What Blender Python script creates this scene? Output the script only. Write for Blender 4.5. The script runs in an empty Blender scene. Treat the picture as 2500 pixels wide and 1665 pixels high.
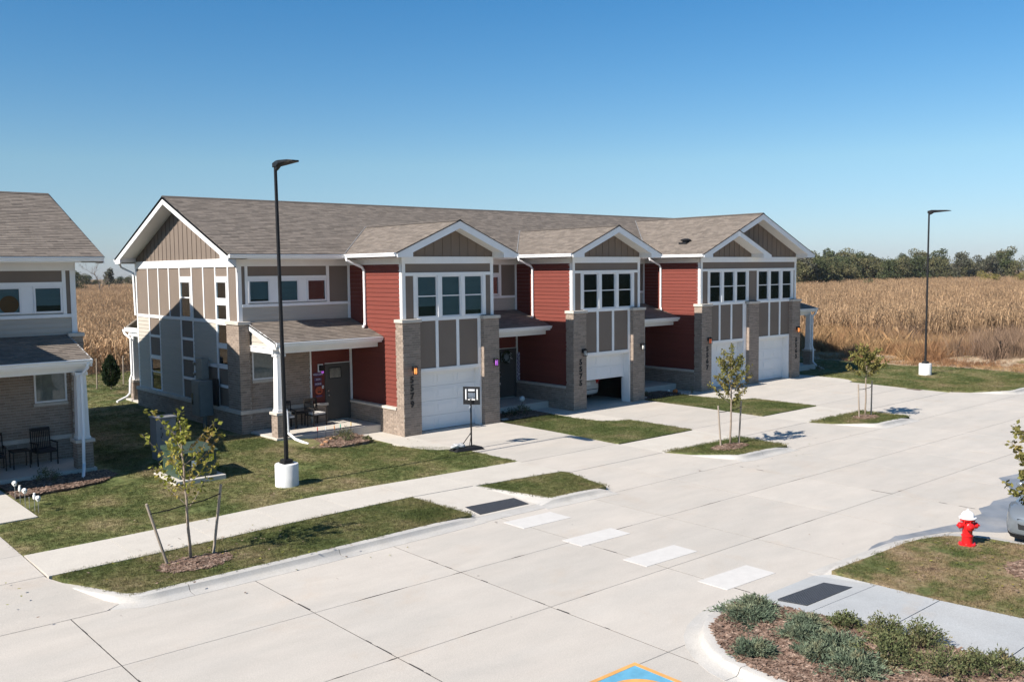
import bpy, bmesh, math, random
from mathutils import Vector, Matrix
from math import radians, sin, cos, pi, sqrt, hypot

random.seed(7)
SC = bpy.context.scene
COL = SC.collection

# ------------------------------------------------------------------ camera
CAMP = Vector((-17.7044, -25.797, 5.6))
YAW, PITCH, ROLL, FPX = 0.7185, -0.0765, -0.0108, 2272.94
def cam_axes():
    cy, sy, cp, sp = cos(YAW), sin(YAW), cos(PITCH), sin(PITCH)
    f = Vector((sy*cp, cy*cp, sp)); r = Vector((cy, -sy, 0)); u = r.cross(f)
    cr, sr = cos(ROLL), sin(ROLL)
    return (cr*r+sr*u), (-sr*r+cr*u), f
_r, _u, _f = cam_axes()
cam = bpy.data.cameras.new('camera'); co = bpy.data.objects.new('camera', cam); COL.objects.link(co)
m = Matrix.Identity(4)
for i in range(3):
    m[i][0] = _r[i]; m[i][1] = _u[i]; m[i][2] = -_f[i]; m[i][3] = CAMP[i]
co.matrix_world = m
cam.sensor_width = 36; cam.lens = FPX/2500*36; cam.clip_end = 3000; cam.clip_start = .2
SC.camera = co

# ------------------------------------------------------------------ sky, sun, exposure
SUN_EL = 38.6
w = bpy.data.worlds.new("World"); SC.world = w; w.use_nodes = True
nt = w.node_tree
sky = nt.nodes.new('ShaderNodeTexSky'); sky.sky_type = 'NISHITA'; sky.sun_disc = False
sky.sun_elevation = radians(SUN_EL); sky.sun_rotation = radians(270.3)
sky.air_density = 1.0; sky.dust_density = 0.15; sky.ozone_density = 2.5; sky.altitude = 300
bg = nt.nodes['Background']; bg.inputs[1].default_value = 0.060
wb = nt.nodes.new('ShaderNodeMix'); wb.data_type = 'RGBA'; wb.blend_type = 'MULTIPLY'; wb.inputs[0].default_value = 1; wb.inputs[7].default_value = (.82, .93, 1.17, 1)
hsv = nt.nodes.new('ShaderNodeHueSaturation'); hsv.inputs['Saturation'].default_value = 1.06
nt.links.new(sky.outputs[0], wb.inputs[6])
tc = nt.nodes.new('ShaderNodeTexCoord'); sx = nt.nodes.new('ShaderNodeSeparateXYZ'); rp = nt.nodes.new('ShaderNodeValToRGB'); dbl = nt.nodes.new('ShaderNodeVectorMath'); dbl.operation = 'SCALE'; dbl.inputs['Scale'].default_value = 2
nt.links.new(tc.outputs['Generated'], sx.inputs[0]); nt.links.new(sx.outputs[2], rp.inputs[0])
el = rp.color_ramp.elements; el[0].position = .0; el[0].color = (.375, .385, .46, 1); el[1].position = .30; el[1].color = (.27, .53, .525, 1)
for po, cc in ((.035, (.44, .455, .465, 1)), (.11, (.54, .56, .465, 1)), (.20, (.40, .55, .50, 1))):
    e_ = el.new(po); e_.color = cc
wb2 = nt.nodes.new('ShaderNodeMix'); wb2.data_type = 'RGBA'; wb2.blend_type = 'MULTIPLY'; wb2.inputs[0].default_value = 1
nt.links.new(rp.outputs[0], dbl.inputs[0]); nt.links.new(wb.outputs[2], hsv.inputs['Color']); nt.links.new(hsv.outputs[0], wb2.inputs[6]); nt.links.new(dbl.outputs[0], wb2.inputs[7]); nt.links.new(wb2.outputs[2], bg.inputs[0])
sl = bpy.data.lights.new('sun', 'SUN'); sl.energy = 5.0; sl.angle = radians(.5); sl.color = (1, .93, .845)
so = bpy.data.objects.new('sun', sl); COL.objects.link(so)
sd = Vector((1, -0.004, -math.tan(radians(SUN_EL)))).normalized()
so.rotation_euler = sd.to_track_quat('-Z', 'Y').to_euler(); so.location = (-30, 0, 30)
vs = SC.view_settings; vs.view_transform = 'Standard'; vs.look = 'None'; vs.exposure = 0.78; vs.gamma = 1
vs.use_curve_mapping = False

# ------------------------------------------------------------------ materials
MATS = {}
def mat(name, col, rough=.85, var=.06, scale=3., bump=0., bscale=40., spec=.3, metal=0., isl=0., stretch=None, col2=None, mixs=None, emit=None, estr=0., specks=0):
    if name in MATS: return MATS[name]
    m = bpy.data.materials.new(name); m.use_nodes = True; n = m.node_tree.nodes; l = m.node_tree.links
    b = n['Principled BSDF']; b.inputs['Roughness'].default_value = rough; b.inputs['Metallic'].default_value = metal
    b.inputs['Specular IOR Level'].default_value = spec
    geo = n.new('ShaderNodeNewGeometry'); pos = geo.outputs['Position']
    if stretch:
        mp = n.new('ShaderNodeVectorMath'); mp.operation = 'MULTIPLY'; mp.inputs[1].default_value = stretch
        l.new(pos, mp.inputs[0]); pos = mp.outputs[0]
    no = n.new('ShaderNodeTexNoise'); no.inputs['Scale'].default_value = scale; no.inputs['Detail'].default_value = 6; no.inputs['Roughness'].default_value = .65
    l.new(pos, no.inputs['Vector'])
    base = n.new('ShaderNodeRGB'); base.outputs[0].default_value = (*col, 1); c = base.outputs[0]
    if col2:
        n2 = n.new('ShaderNodeTexNoise'); n2.inputs['Scale'].default_value = mixs or scale*.3; n2.inputs['Detail'].default_value = 5
        l.new(pos, n2.inputs['Vector'])
        cr = n.new('ShaderNodeValToRGB'); cr.color_ramp.elements[0].position = .42; cr.color_ramp.elements[1].position = .6
        cr.color_ramp.elements[0].color = (*col, 1); cr.color_ramp.elements[1].color = (*col2, 1)
        l.new(n2.outputs['Fac'], cr.inputs[0]); c = cr.outputs[0]
    if specks:      # rusty stains, fine grit and scattered tar spots
        gp = geo.outputs['Position']
        n4 = n.new('ShaderNodeTexNoise'); n4.inputs['Scale'].default_value = .55; n4.inputs['Detail'].default_value = 8; n4.inputs['Roughness'].default_value = .7; n4.inputs['Distortion'].default_value = .6; l.new(gp, n4.inputs['Vector'])
        r4 = n.new('ShaderNodeMapRange'); r4.inputs['From Min'].default_value = .56; r4.inputs['From Max'].default_value = .74; r4.inputs['To Max'].default_value = .42; l.new(n4.outputs['Fac'], r4.inputs['Value'])
        x4 = n.new('ShaderNodeMix'); x4.data_type = 'RGBA'; x4.inputs[7].default_value = (.44, .355, .275, 1); l.new(r4.outputs[0], x4.inputs[0]); l.new(c, x4.inputs[6])
        n5 = n.new('ShaderNodeTexNoise'); n5.inputs['Scale'].default_value = 55; n5.inputs['Detail'].default_value = 3; l.new(gp, n5.inputs['Vector'])
        r5 = n.new('ShaderNodeMapRange'); r5.inputs['From Min'].default_value = .35; r5.inputs['From Max'].default_value = .65; r5.inputs['To Min'].default_value = .90; r5.inputs['To Max'].default_value = 1.08; l.new(n5.outputs['Fac'], r5.inputs['Value'])
        h5 = n.new('ShaderNodeHueSaturation'); l.new(r5.outputs[0], h5.inputs['Value']); l.new(x4.outputs[2], h5.inputs['Color'])
        vo = n.new('ShaderNodeTexVoronoi'); vo.inputs['Scale'].default_value = 1.3; l.new(gp, vo.inputs['Vector'])
        sc_ = n.new('ShaderNodeSeparateColor'); l.new(vo.outputs['Color'], sc_.inputs[0])
        th = n.new('ShaderNodeMath'); th.operation = 'MULTIPLY'; th.inputs[1].default_value = .055; l.new(sc_.outputs[0], th.inputs[0])
        sb = n.new('ShaderNodeMath'); sb.operation = 'SUBTRACT'; sb.inputs[1].default_value = .022; l.new(th.outputs[0], sb.inputs[0])
        lt_ = n.new('ShaderNodeMath'); lt_.operation = 'LESS_THAN'; l.new(vo.outputs['Distance'], lt_.inputs[0]); l.new(sb.outputs[0], lt_.inputs[1])
        ml = n.new('ShaderNodeMath'); ml.operation = 'MULTIPLY'; ml.inputs[1].default_value = .65; l.new(lt_.outputs[0], ml.inputs[0])
        x6 = n.new('ShaderNodeMix'); x6.data_type = 'RGBA'; x6.inputs[7].default_value = (.12, .10, .085, 1); l.new(ml.outputs[0], x6.inputs[0]); l.new(h5.outputs[0], x6.inputs[6]); c = x6.outputs[2]
    hs = n.new('ShaderNodeHueSaturation'); l.new(c, hs.inputs['Color'])
    mr = n.new('ShaderNodeMapRange'); mr.inputs['From Min'].default_value = .3; mr.inputs['From Max'].default_value = .7
    mr.inputs['To Min'].default_value = 1-var*2; mr.inputs['To Max'].default_value = 1+var*2
    l.new(no.outputs['Fac'], mr.inputs['Value']); v = mr.outputs[0]
    if isl:
        oi = n.new('ShaderNodeObjectInfo'); ad = n.new('ShaderNodeMath'); ad.operation = 'ADD'
        l.new(geo.outputs['Random Per Island'], ad.inputs[0]); l.new(oi.outputs['Random'], ad.inputs[1])
        fr = n.new('ShaderNodeMath'); fr.operation = 'FRACT'; l.new(ad.outputs[0], fr.inputs[0])
        m2 = n.new('ShaderNodeMapRange'); m2.inputs['To Min'].default_value = 1-isl; m2.inputs['To Max'].default_value = 1+isl
        l.new(fr.outputs[0], m2.inputs['Value'])
        mu = n.new('ShaderNodeMath'); mu.operation = 'MULTIPLY'; l.new(v, mu.inputs[0]); l.new(m2.outputs[0], mu.inputs[1]); v = mu.outputs[0]
    l.new(v, hs.inputs['Value']); l.new(hs.outputs[0], b.inputs['Base Color'])
    if bump:
        nb = n.new('ShaderNodeTexNoise'); nb.inputs['Scale'].default_value = bscale; nb.inputs['Detail'].default_value = 4
        l.new(pos, nb.inputs['Vector'])
        bp = n.new('ShaderNodeBump'); bp.inputs['Strength'].default_value = bump; bp.inputs['Distance'].default_value = .01
        l.new(nb.outputs['Fac'], bp.inputs['Height']); l.new(bp.outputs[0], b.inputs['Normal'])
    if emit:
        b.inputs['Emission Color'].default_value = (*emit, 1); b.inputs['Emission Strength'].default_value = estr
    MATS[name] = m
    return m

M_BRICK = mat('taupe brick', (.275, .218, .176), .9, .08, 12, .5, 90, isl=.17)
M_MORT = mat('mortar', (.43, .385, .33), .95, .08, 8, .4, 60)
M_STONE = mat('cast stone', (.52, .47, .41), .9, .06, 5, .3, 60)
M_WHITE = mat('white trim paint', (.78, .78, .77), .55, .02, 2, .05, 60)
M_VINYL = mat('white gutter metal', (.80, .80, .80), .4, .02, 1.5)
M_SOFF = mat('soffit white', (.74, .73, .71), .7, .02, 2)
M_TAUPE = mat('taupe fibre panel', (.178, .142, .115), .8, .03, 1.2, .08, 30)
M_TAN = mat('light tan lap siding', (.43, .395, .34), .75, .03, 2, .15, 30, stretch=(1, 1, 12), isl=.03)
M_RED = mat('barn red lap siding', (.160, .038, .027), .7, .04, 2, .2, 25, stretch=(1, 1, 10), isl=.05)
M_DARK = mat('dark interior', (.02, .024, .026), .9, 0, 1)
M_SHING = mat('weathered wood shingle', (.186, .157, .131), .95, .08, 9, .5, 150, isl=.20)
M_ROOFB = mat('roof underlay', (.10, .083, .07), .95, .08, 4)
M_CONC = mat('road concrete', (.480, .440, .388), .85, .028, .8, .3, 120, stretch=(1, 2.6, 1), col2=(.452, .420, .374), mixs=.30, isl=.03, specks=1)
M_CONC2 = mat('new kerb concrete', (.47, .445, .405), .85, .06, 2.6, .3, 120, col2=(.41, .395, .37), mixs=1.3, specks=1)
M_WALK = mat('sidewalk concrete', (.50, .465, .41), .85, .03, 1.2, .2, 120, isl=.03, specks=1)
M_WALKB = mat('bluish fresh concrete', (.40, .405, .40), .85, .05, 1.6, .2, 120, col2=(.36, .37, .37), mixs=.8, specks=1)
M_PAINT = mat('white road paint', (.535, .517, .488), .85, .025, 5, .2, 80)
M_JOINT = mat('joint sealant', (.045, .042, .04), .9, .05, 4)
M_GARAGE = mat('white garage door steel', (.74, .75, .75), .5, .01, 2, 0)
M_BLACK = mat('black powdercoat', (.010, .010, .011), .55, .05, 5, spec=.3)
M_BASE = mat('painted concrete pier', (.66, .66, .65), .85, .05, 3, .35, 40)
M_WIN = mat('window frame vinyl', (.72, .72, .72), .5, .01, 2)
M_BLIND = mat('cellular blind', (.36, .42, .43), .9, .05, 1, stretch=(.3, .3, 6))
M_DOOR = mat('dark grey door paint', (.075, .072, .065), .55, .03, 3)
M_STONER = mat('rubble orange stone', (.36, .19, .10), .9, .1, 8, .5, 40)

def glass_mat(name, tint=(.68, .76, .79)):
    m = bpy.data.materials.new(name); m.use_nodes = True; n = m.node_tree.nodes; l = m.node_tree.links
    n.remove(n['Principled BSDF']); out = n['Material Output']
    t = n.new('ShaderNodeBsdfTransparent'); t.inputs[0].default_value = (*tint, 1)
    g = n.new('ShaderNodeBsdfGlossy'); g.inputs['Roughness'].default_value = .015; g.inputs[0].default_value = (.9, .95, 1, 1)
    fz = n.new('ShaderNodeFresnel'); fz.inputs[0].default_value = 1.5
    ad = n.new('ShaderNodeMath'); ad.operation = 'ADD'; ad.inputs[1].default_value = .01; l.new(fz.outputs[0], ad.inputs[0])
    mx = n.new('ShaderNodeMixShader'); l.new(ad.outputs[0], mx.inputs[0]); l.new(t.outputs[0], mx.inputs[1]); l.new(g.outputs[0], mx.inputs[2])
    l.new(mx.outputs[0], out.inputs[0]); return m
M_GLASS = glass_mat('window glass')

def ramp_mat(name, cols, scale, rough=.95, island=.15, bump=.0, scale2=None, subs=False):
    """ground and foliage: a noise picks among several real colours"""
    m = bpy.data.materials.new(name); m.use_nodes = True; n = m.node_tree.nodes; l = m.node_tree.links
    b = n['Principled BSDF']; b.inputs['Roughness'].default_value = rough; b.inputs['Specular IOR Level'].default_value = .15
    geo = n.new('ShaderNodeNewGeometry')
    no = n.new('ShaderNodeTexNoise'); no.inputs['Scale'].default_value = scale; no.inputs['Detail'].default_value = 7; no.inputs['Roughness'].default_value = .62
    l.new(geo.outputs['Position'], no.inputs['Vector'])
    cr = n.new('ShaderNodeValToRGB'); e = cr.color_ramp.elements
    for i, (p, c) in enumerate(cols):
        if i < 2: e[i].position = p; e[i].color = (*c, 1)
        else:
            x = e.new(p); x.color = (*c, 1)
    l.new(no.outputs['Fac'], cr.inputs[0])
    hs = n.new('ShaderNodeHueSaturation'); l.new(cr.outputs[0], hs.inputs['Color'])
    n3 = n.new('ShaderNodeTexNoise'); n3.inputs['Scale'].default_value = scale2 or scale*14; n3.inputs['Detail'].default_value = 3
    l.new(geo.outputs['Position'], n3.inputs['Vector'])
    oi = n.new('ShaderNodeObjectInfo'); ad = n.new('ShaderNodeMath'); ad.operation = 'ADD'
    l.new(geo.outputs['Random Per Island'], ad.inputs[0]); l.new(oi.outputs['Random'], ad.inputs[1])
    fr = n.new('ShaderNodeMath'); fr.operation = 'FRACT'; l.new(ad.outputs[0], fr.inputs[0])
    m2 = n.new('ShaderNodeMapRange'); m2.inputs['To Min'].default_value = 1-island; m2.inputs['To Max'].default_value = 1+island; l.new(fr.outputs[0], m2.inputs['Value'])
    m3 = n.new('ShaderNodeMapRange'); m3.inputs['From Min'].default_value = .3; m3.inputs['From Max'].default_value = .7
    m3.inputs['To Min'].default_value = .66; m3.inputs['To Max'].default_value = 1.34; l.new(n3.outputs['Fac'], m3.inputs['Value'])
    mu = n.new('ShaderNodeMath'); mu.operation = 'MULTIPLY'; l.new(m2.outputs[0], mu.inputs[0]); l.new(m3.outputs[0], mu.inputs[1])
    l.new(mu.outputs[0], hs.inputs['Value']); l.new(hs.outputs[0], b.inputs['Base Color'])
    if bump:
        bp = n.new('ShaderNodeBump'); bp.inputs['Strength'].default_value = bump; bp.inputs['Distance'].default_value = .03
        l.new(n3.outputs['Fac'], bp.inputs['Height']); l.new(bp.outputs[0], b.inputs['Normal'])
    if subs:
        b.inputs['Transmission Weight'].default_value = 0
        out = n['Material Output']; tr = n.new('ShaderNodeBsdfTranslucent'); l.new(hs.outputs[0], tr.inputs[0])
        mx = n.new('ShaderNodeMixShader'); mx.inputs[0].default_value = .3; l.new(b.outputs[0], mx.inputs[1]); l.new(tr.outputs[0], mx.inputs[2]); l.new(mx.outputs[0], out.inputs[0])
    return m
GR = [(.30, (.062, .080, .026)), (.43, (.098, .116, .040)), (.51, (.145, .145, .058)), (.59, (.205, .178, .088)), (.70, (.27, .215, .13))]
GRG = [(.30, (.062, .084, .026)), (.46, (.102, .122, .042)), (.58, (.150, .150, .064)), (.70, (.215, .185, .10))]
GRD = [(.30, (.065, .088, .028)), (.42, (.115, .124, .046)), (.50, (.21, .168, .088)), (.60, (.28, .205, .125)), (.68, (.12, .082, .058))]
M_LAWN = ramp_mat('lawn soil and thatch', GR, .55, bump=.6)
M_LAWNG = ramp_mat('green lawn thatch', GRG, .7, bump=.6)
M_LAWND = ramp_mat('patchy autumn turf', GRD, .9, bump=.6)
M_BLADE = ramp_mat('grass blades', GR, .55, island=.42, subs=True)
M_BLADEG = ramp_mat('green grass blades', GRG, .7, island=.42, subs=True)
M_BLADED = ramp_mat('autumn grass blades', GRD, .9, island=.42, subs=True)
M_DIRT = ramp_mat('bare tan earth', [(.3, (.20, .145, .095)), (.45, (.30, .225, .15)), (.55, (.36, .275, .19)), (.66, (.16, .135, .06)), (.75, (.12, .115, .045))], .75, bump=.8, scale2=5, island=0)
M_FIELD = ramp_mat('stubble floor', [(.3, (.16, .11, .065)), (.5, (.24, .165, .095)), (.7, (.31, .22, .13))], .12, scale2=2)
M_CORN = ramp_mat('dry corn leaves', [(.25, (.27, .175, .10)), (.5, (.40, .27, .16)), (.75, (.33, .225, .13))], .03, island=.5, scale2=.4, subs=True)
M_WEED = ramp_mat('dry golden grass', [(.30, (.22, .115, .06)), (.42, (.30, .165, .085)), (.52, (.40, .255, .13)), (.62, (.48, .345, .19)), (.74, (.23, .125, .075))], .13, island=.42, scale2=1.2, subs=True)
M_WEEDR = ramp_mat('rusty brown weeds', [(.3, (.17, .095, .05)), (.5, (.28, .17, .085)), (.7, (.40, .27, .14))], .35, island=.4, scale2=2)
M_WEEDP = ramp_mat('purple brown weeds', [(.3, (.13, .085, .062)), (.5, (.20, .135, .092)), (.7, (.30, .20, .12))], .3, island=.35, scale2=2)
M_MULCH = ramp_mat('bark mulch', [(.3, (.08, .048, .034)), (.5, (.145, .095, .07)), (.7, (.23, .165, .125))], 4, island=.4, bump=1, scale2=30)
M_CHIP = ramp_mat('bark chips', [(.3, (.10, .06, .042)), (.5, (.19, .127, .095)), (.7, (.33, .25, .195))], 9, island=.45, scale2=40)
M_LEAFY = ramp_mat('yellow green leaves', [(.3, (.15, .17, .03)), (.5, (.24, .24, .05)), (.62, (.30, .22, .06)), (.75, (.26, .11, .04))], 1.6, island=.35, subs=True)
M_LEAFO = ramp_mat('olive leaves', [(.3, (.10, .105, .03)), (.5, (.17, .16, .05)), (.65, (.24, .19, .065)), (.8, (.27, .14, .055))], 1.8, island=.35, subs=True)
M_BARK = mat('grey tan bark', (.25, .20, .155), .9, .15, 20, .5, 60)
M_JUN = ramp_mat('blue green juniper', [(.3, (.06, .085, .055)), (.5, (.105, .135, .09)), (.64, (.16, .165, .10)), (.75, (.26, .16, .09))], 3, island=.4)
M_SHRUBG = ramp_mat('grey green shrub leaves', [(.3, (.055, .065, .03)), (.5, (.10, .115, .05)), (.7, (.17, .13, .07))], 4, island=.4)
M_CONIF = ramp_mat('dark conifer needles', [(.3, (.014, .028, .012)), (.6, (.03, .05, .02)), (.8, (.05, .07, .03))], 5, island=.35)
def crown_mat(nm, a, b, c): return ramp_mat(nm, [(.3, a), (.5, b), (.7, c)], .35, island=.35, scale2=1.5)
M_CR = [crown_mat('dark green crown', (.034, .046, .022), (.058, .070, .032), (.095, .098, .048)),
        crown_mat('olive crown', (.060, .062, .030), (.095, .094, .046), (.15, .13, .065)),
        crown_mat('grey green crown', (.06, .065, .045), (.09, .09, .062), (.13, .12, .08)),
        crown_mat('yellowing crown', (.13, .12, .035), (.19, .165, .05), (.22, .17, .07))]
M_BARE = mat('bare twigs', (.16, .13, .11), .9, .1, 3)

# ------------------------------------------------------------------ object helpers
ORG = {}
def org(o): return ORG.get(o.name, Vector((0, 0, 0))) if o else Vector((0, 0, 0))
def tag(o, label=None, cat=None, group=None, kind=None):
    if label: o['label'] = label
    if cat: o['category'] = cat
    if group: o['group'] = group
    if kind: o['kind'] = kind
    return o
def thing(name, loc, label, cat, group=None):
    o = bpy.data.objects.new(name, None); COL.objects.link(o); o.location = loc; o.empty_display_size = .2
    ORG[o.name] = Vector(loc); return tag(o, label, cat, group)
class MB:
    def __init__(s): s.v = []; s.f = []
    def add(s, vs, fs):
        k = len(s.v); s.v += [tuple(x) for x in vs]; s.f += [tuple(i+k for i in f) for f in fs]
    def box(s, x0, x1, y0, y1, z0, z1):
        x0, x1 = min(x0, x1), max(x0, x1); y0, y1 = min(y0, y1), max(y0, y1); z0, z1 = min(z0, z1), max(z0, z1)
        s.add([(x0,y0,z0),(x1,y0,z0),(x1,y1,z0),(x0,y1,z0),(x0,y0,z1),(x1,y0,z1),(x1,y1,z1),(x0,y1,z1)],
              [(0,3,2,1),(4,5,6,7),(0,1,5,4),(1,2,6,5),(2,3,7,6),(3,0,4,7)])
        return s
    def prism(s, top, bot):      # top, bot: same length lists of 3d points
        n = len(top); s.add(list(top)+list(bot), [tuple(range(n)), tuple(range(2*n-1, n-1, -1))]+[(i, i+n, (i+1) % n+n, (i+1) % n) for i in range(n)])
        return s
    def ext(s, pts, d):          # extrude polygon by vector d
        d = Vector(d); return s.prism([Vector(p) for p in pts], [Vector(p)+d for p in pts])
    def tube(s, pts, r, n=8, cap=True):
        pts = [Vector(p) for p in pts]; k = len(pts); rr = r if isinstance(r, (list, tuple)) else [r]*k
        t0 = (pts[1]-pts[0]).normalized(); a = t0.orthogonal().normalized(); rings = []
        for i in range(k):
            t = (pts[min(i+1, k-1)]-pts[max(i-1, 0)]).normalized()
            a = (a-t*a.dot(t))
            a = a.normalized() if a.length > 1e-6 else t.orthogonal().normalized()
            b = t.cross(a)
            rings.append([pts[i]+(a*cos(2*pi*j/n)+b*sin(2*pi*j/n))*rr[i] for j in range(n)])
        vs = [p for q in rings for p in q]
        fs = [(i*n+j, i*n+(j+1) % n, (i+1)*n+(j+1) % n, (i+1)*n+j) for i in range(k-1) for j in range(n)]
        if cap: fs += [tuple(range(n-1, -1, -1)), tuple(range((k-1)*n, k*n))]
        s.add(vs, fs); return s
    def lathe(s, c, prof, n=24, axis=None):     # prof: (r, h)
        c = Vector(c); ax = (axis or Vector((0, 0, 1))).normalized(); a = ax.orthogonal().normalized(); b = ax.cross(a)
        vs = [c+ax*h+(a*cos(2*pi*j/n)+b*sin(2*pi*j/n))*r for r, h in prof for j in range(n)]
        k = len(prof); fs = [(i*n+j, i*n+(j+1) % n, (i+1)*n+(j+1) % n, (i+1)*n+j) for i in range(k-1) for j in range(n)]
        fs += [tuple(range(n-1, -1, -1)), tuple(range((k-1)*n, k*n))]; s.add(vs, fs); return s
    def build(s, name, m, parent=None, smooth=False, kind=None, bevel=0., flip=False):
        me = bpy.data.meshes.new(name); o0 = org(parent)
        me.from_pydata([(x-o0[0], y-o0[1], z-o0[2]) for x, y, z in s.v], [], s.f)
        me.materials.append(m)
        if smooth: me.shade_smooth()
        o = bpy.data.objects.new(name, me); COL.objects.link(o)
        if parent: o.parent = parent
        ORG[o.name] = o0.copy()
        if kind: o['kind'] = kind
        if bevel:
            md = o.modifiers.new('bevel', 'BEVEL'); md.width = bevel; md.segments = 2; md.limit_method = 'ANGLE'
        if smooth == 'auto':
            me.shade_smooth(); md = o.modifiers.new('es', 'EDGE_SPLIT'); md.split_angle = radians(35)
        return o
def boxo(name, m, parent, x0, x1, y0, y1, z0, z1, **k): return MB().box(x0, x1, y0, y1, z0, z1).build(name, m, parent, **k)

_cube = {}
def cube_mesh(name, m):
    if (name, m.name) not in _cube:
        b = MB().box(0, 1, 0, 1, 0, 1); me = bpy.data.meshes.new(name); me.from_pydata(b.v, [], b.f); me.materials.append(m)
        _cube[(name, m.name)] = me
    return _cube[(name, m.name)]
class Fr:
    """surface frame: origin, across, up, outward"""
    def __init__(s, o, u, v, n): s.o = Vector(o); s.u = Vector(u).normalized(); s.v = Vector(v).normalized(); s.n = Vector(n).normalized()
    def p(s, a, b, d=0): return s.o+s.u*a+s.v*b+s.n*d
def intervals(poly, v):
    xs = []
    n = len(poly)
    for i in range(n):
        (a, b), (c, d) = poly[i], poly[(i+1) % n]
        if (b <= v) != (d <= v): xs.append(a+(v-b)/(d-b)*(c-a))
    xs.sort(); return [(xs[i], xs[i+1]) for i in range(0, len(xs)-1, 2)]
def minus(iv, holes, v0, v1):
    for (a, b, c, d) in holes:
        if min(d, v1)-max(c, v0) > .3*(v1-v0):
            out = []
            for (p, q) in iv:
                if a > p: out.append((p, min(q, a)))
                if b < q: out.append((max(p, b), q))
            iv = [(p, q) for p, q in out if q-p > .015]
    return iv
def courses(fr, poly, dv, length, gap, d1, holes=(), bond=.5, d0=0., jit=0., v_start=None):
    """cut a polygon into running-bond pieces -> list of (fr, u0,u1,v0,v1,d0,d1)"""
    out = []; vmin = min(p[1] for p in poly); vmax = max(p[1] for p in poly); v = vmin if v_start is None else v_start; k = 0
    while v < vmax-.01:
        v1 = min(v+dv, vmax)
        for (a, b) in minus(intervals(poly, (v+v1)/2), holes, v, v1):
            if not length: out.append((fr, a, b, v, v1-gap, d0, d1)); continue
            off = (k*bond % 1)*length+(random.random()*jit*length if jit else 0)
            u = math.floor((a-off)/length)*length+off
            while u < b-.02:
                p, q = max(u, a), min(u+length-gap, b)
                if q-p > .03: out.append((fr, p, q, v, v1-gap, d0, d1+(random.random()*.003 if jit else 0)))
                u += length
        v += dv; k += 1
    return out
def emit(pieces, name, m, parent, limit=300, stuffname=None, wedge=0.):
    """nearest pieces as parts that share one unit mesh, the rest joined as one stuff part"""
    def key(p):
        f = p[0]; return (f.p((p[1]+p[2])/2, (p[3]+p[4])/2)-CAMP).length
    pieces = sorted(pieces, key=key); o0 = org(parent); me = None
    for i, (f, a, b, c, d, e, g) in enumerate(pieces[:limit]):
        if wedge:
            key2 = (name+'_wedge', m.name)
            if key2 not in _cube:
                mm = bpy.data.meshes.new(name); mm.from_pydata([(0,0,0),(1,0,0),(1,1,0),(0,1,0),(0,0,1),(1,0,1),(1,1,.25),(0,1,.25)], [], [(0,3,2,1),(4,5,6,7),(0,1,5,4),(1,2,6,5),(3,0,4,7)]); mm.materials.append(m); _cube[key2] = mm
            me = _cube[key2]
        else: me = cube_mesh(name, m)
        o = bpy.data.objects.new(name, me); COL.objects.link(o); o.parent = parent
        O = f.p(a, c, e)-o0; mt = Matrix.Identity(4)
        U = f.u*(b-a); V = f.v*(d-c); N = f.n*(g-e)
        for r in range(3): mt[r][0] = U[r]; mt[r][1] = V[r]; mt[r][2] = N[r]; mt[r][3] = O[r]
        o.matrix_local = mt
    rest = pieces[limit:]
    if rest:
        b_ = MB()
        for (f, a, b, c, d, e, g) in rest:
            h = e+(g-e)*.25 if wedge else g
            b_.add([f.p(a,c,e), f.p(b,c,e), f.p(b,d,e), f.p(a,d,e), f.p(a,c,g), f.p(b,c,g), f.p(b,d,h), f.p(a,d,h)],
                   [(4,5,6,7),(0,1,5,4),(1,2,6,5),(3,0,4,7)]+([] if wedge else [(2,3,7,6)]))
        b_.build(stuffname or name, m, parent, kind='stuff')

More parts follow.
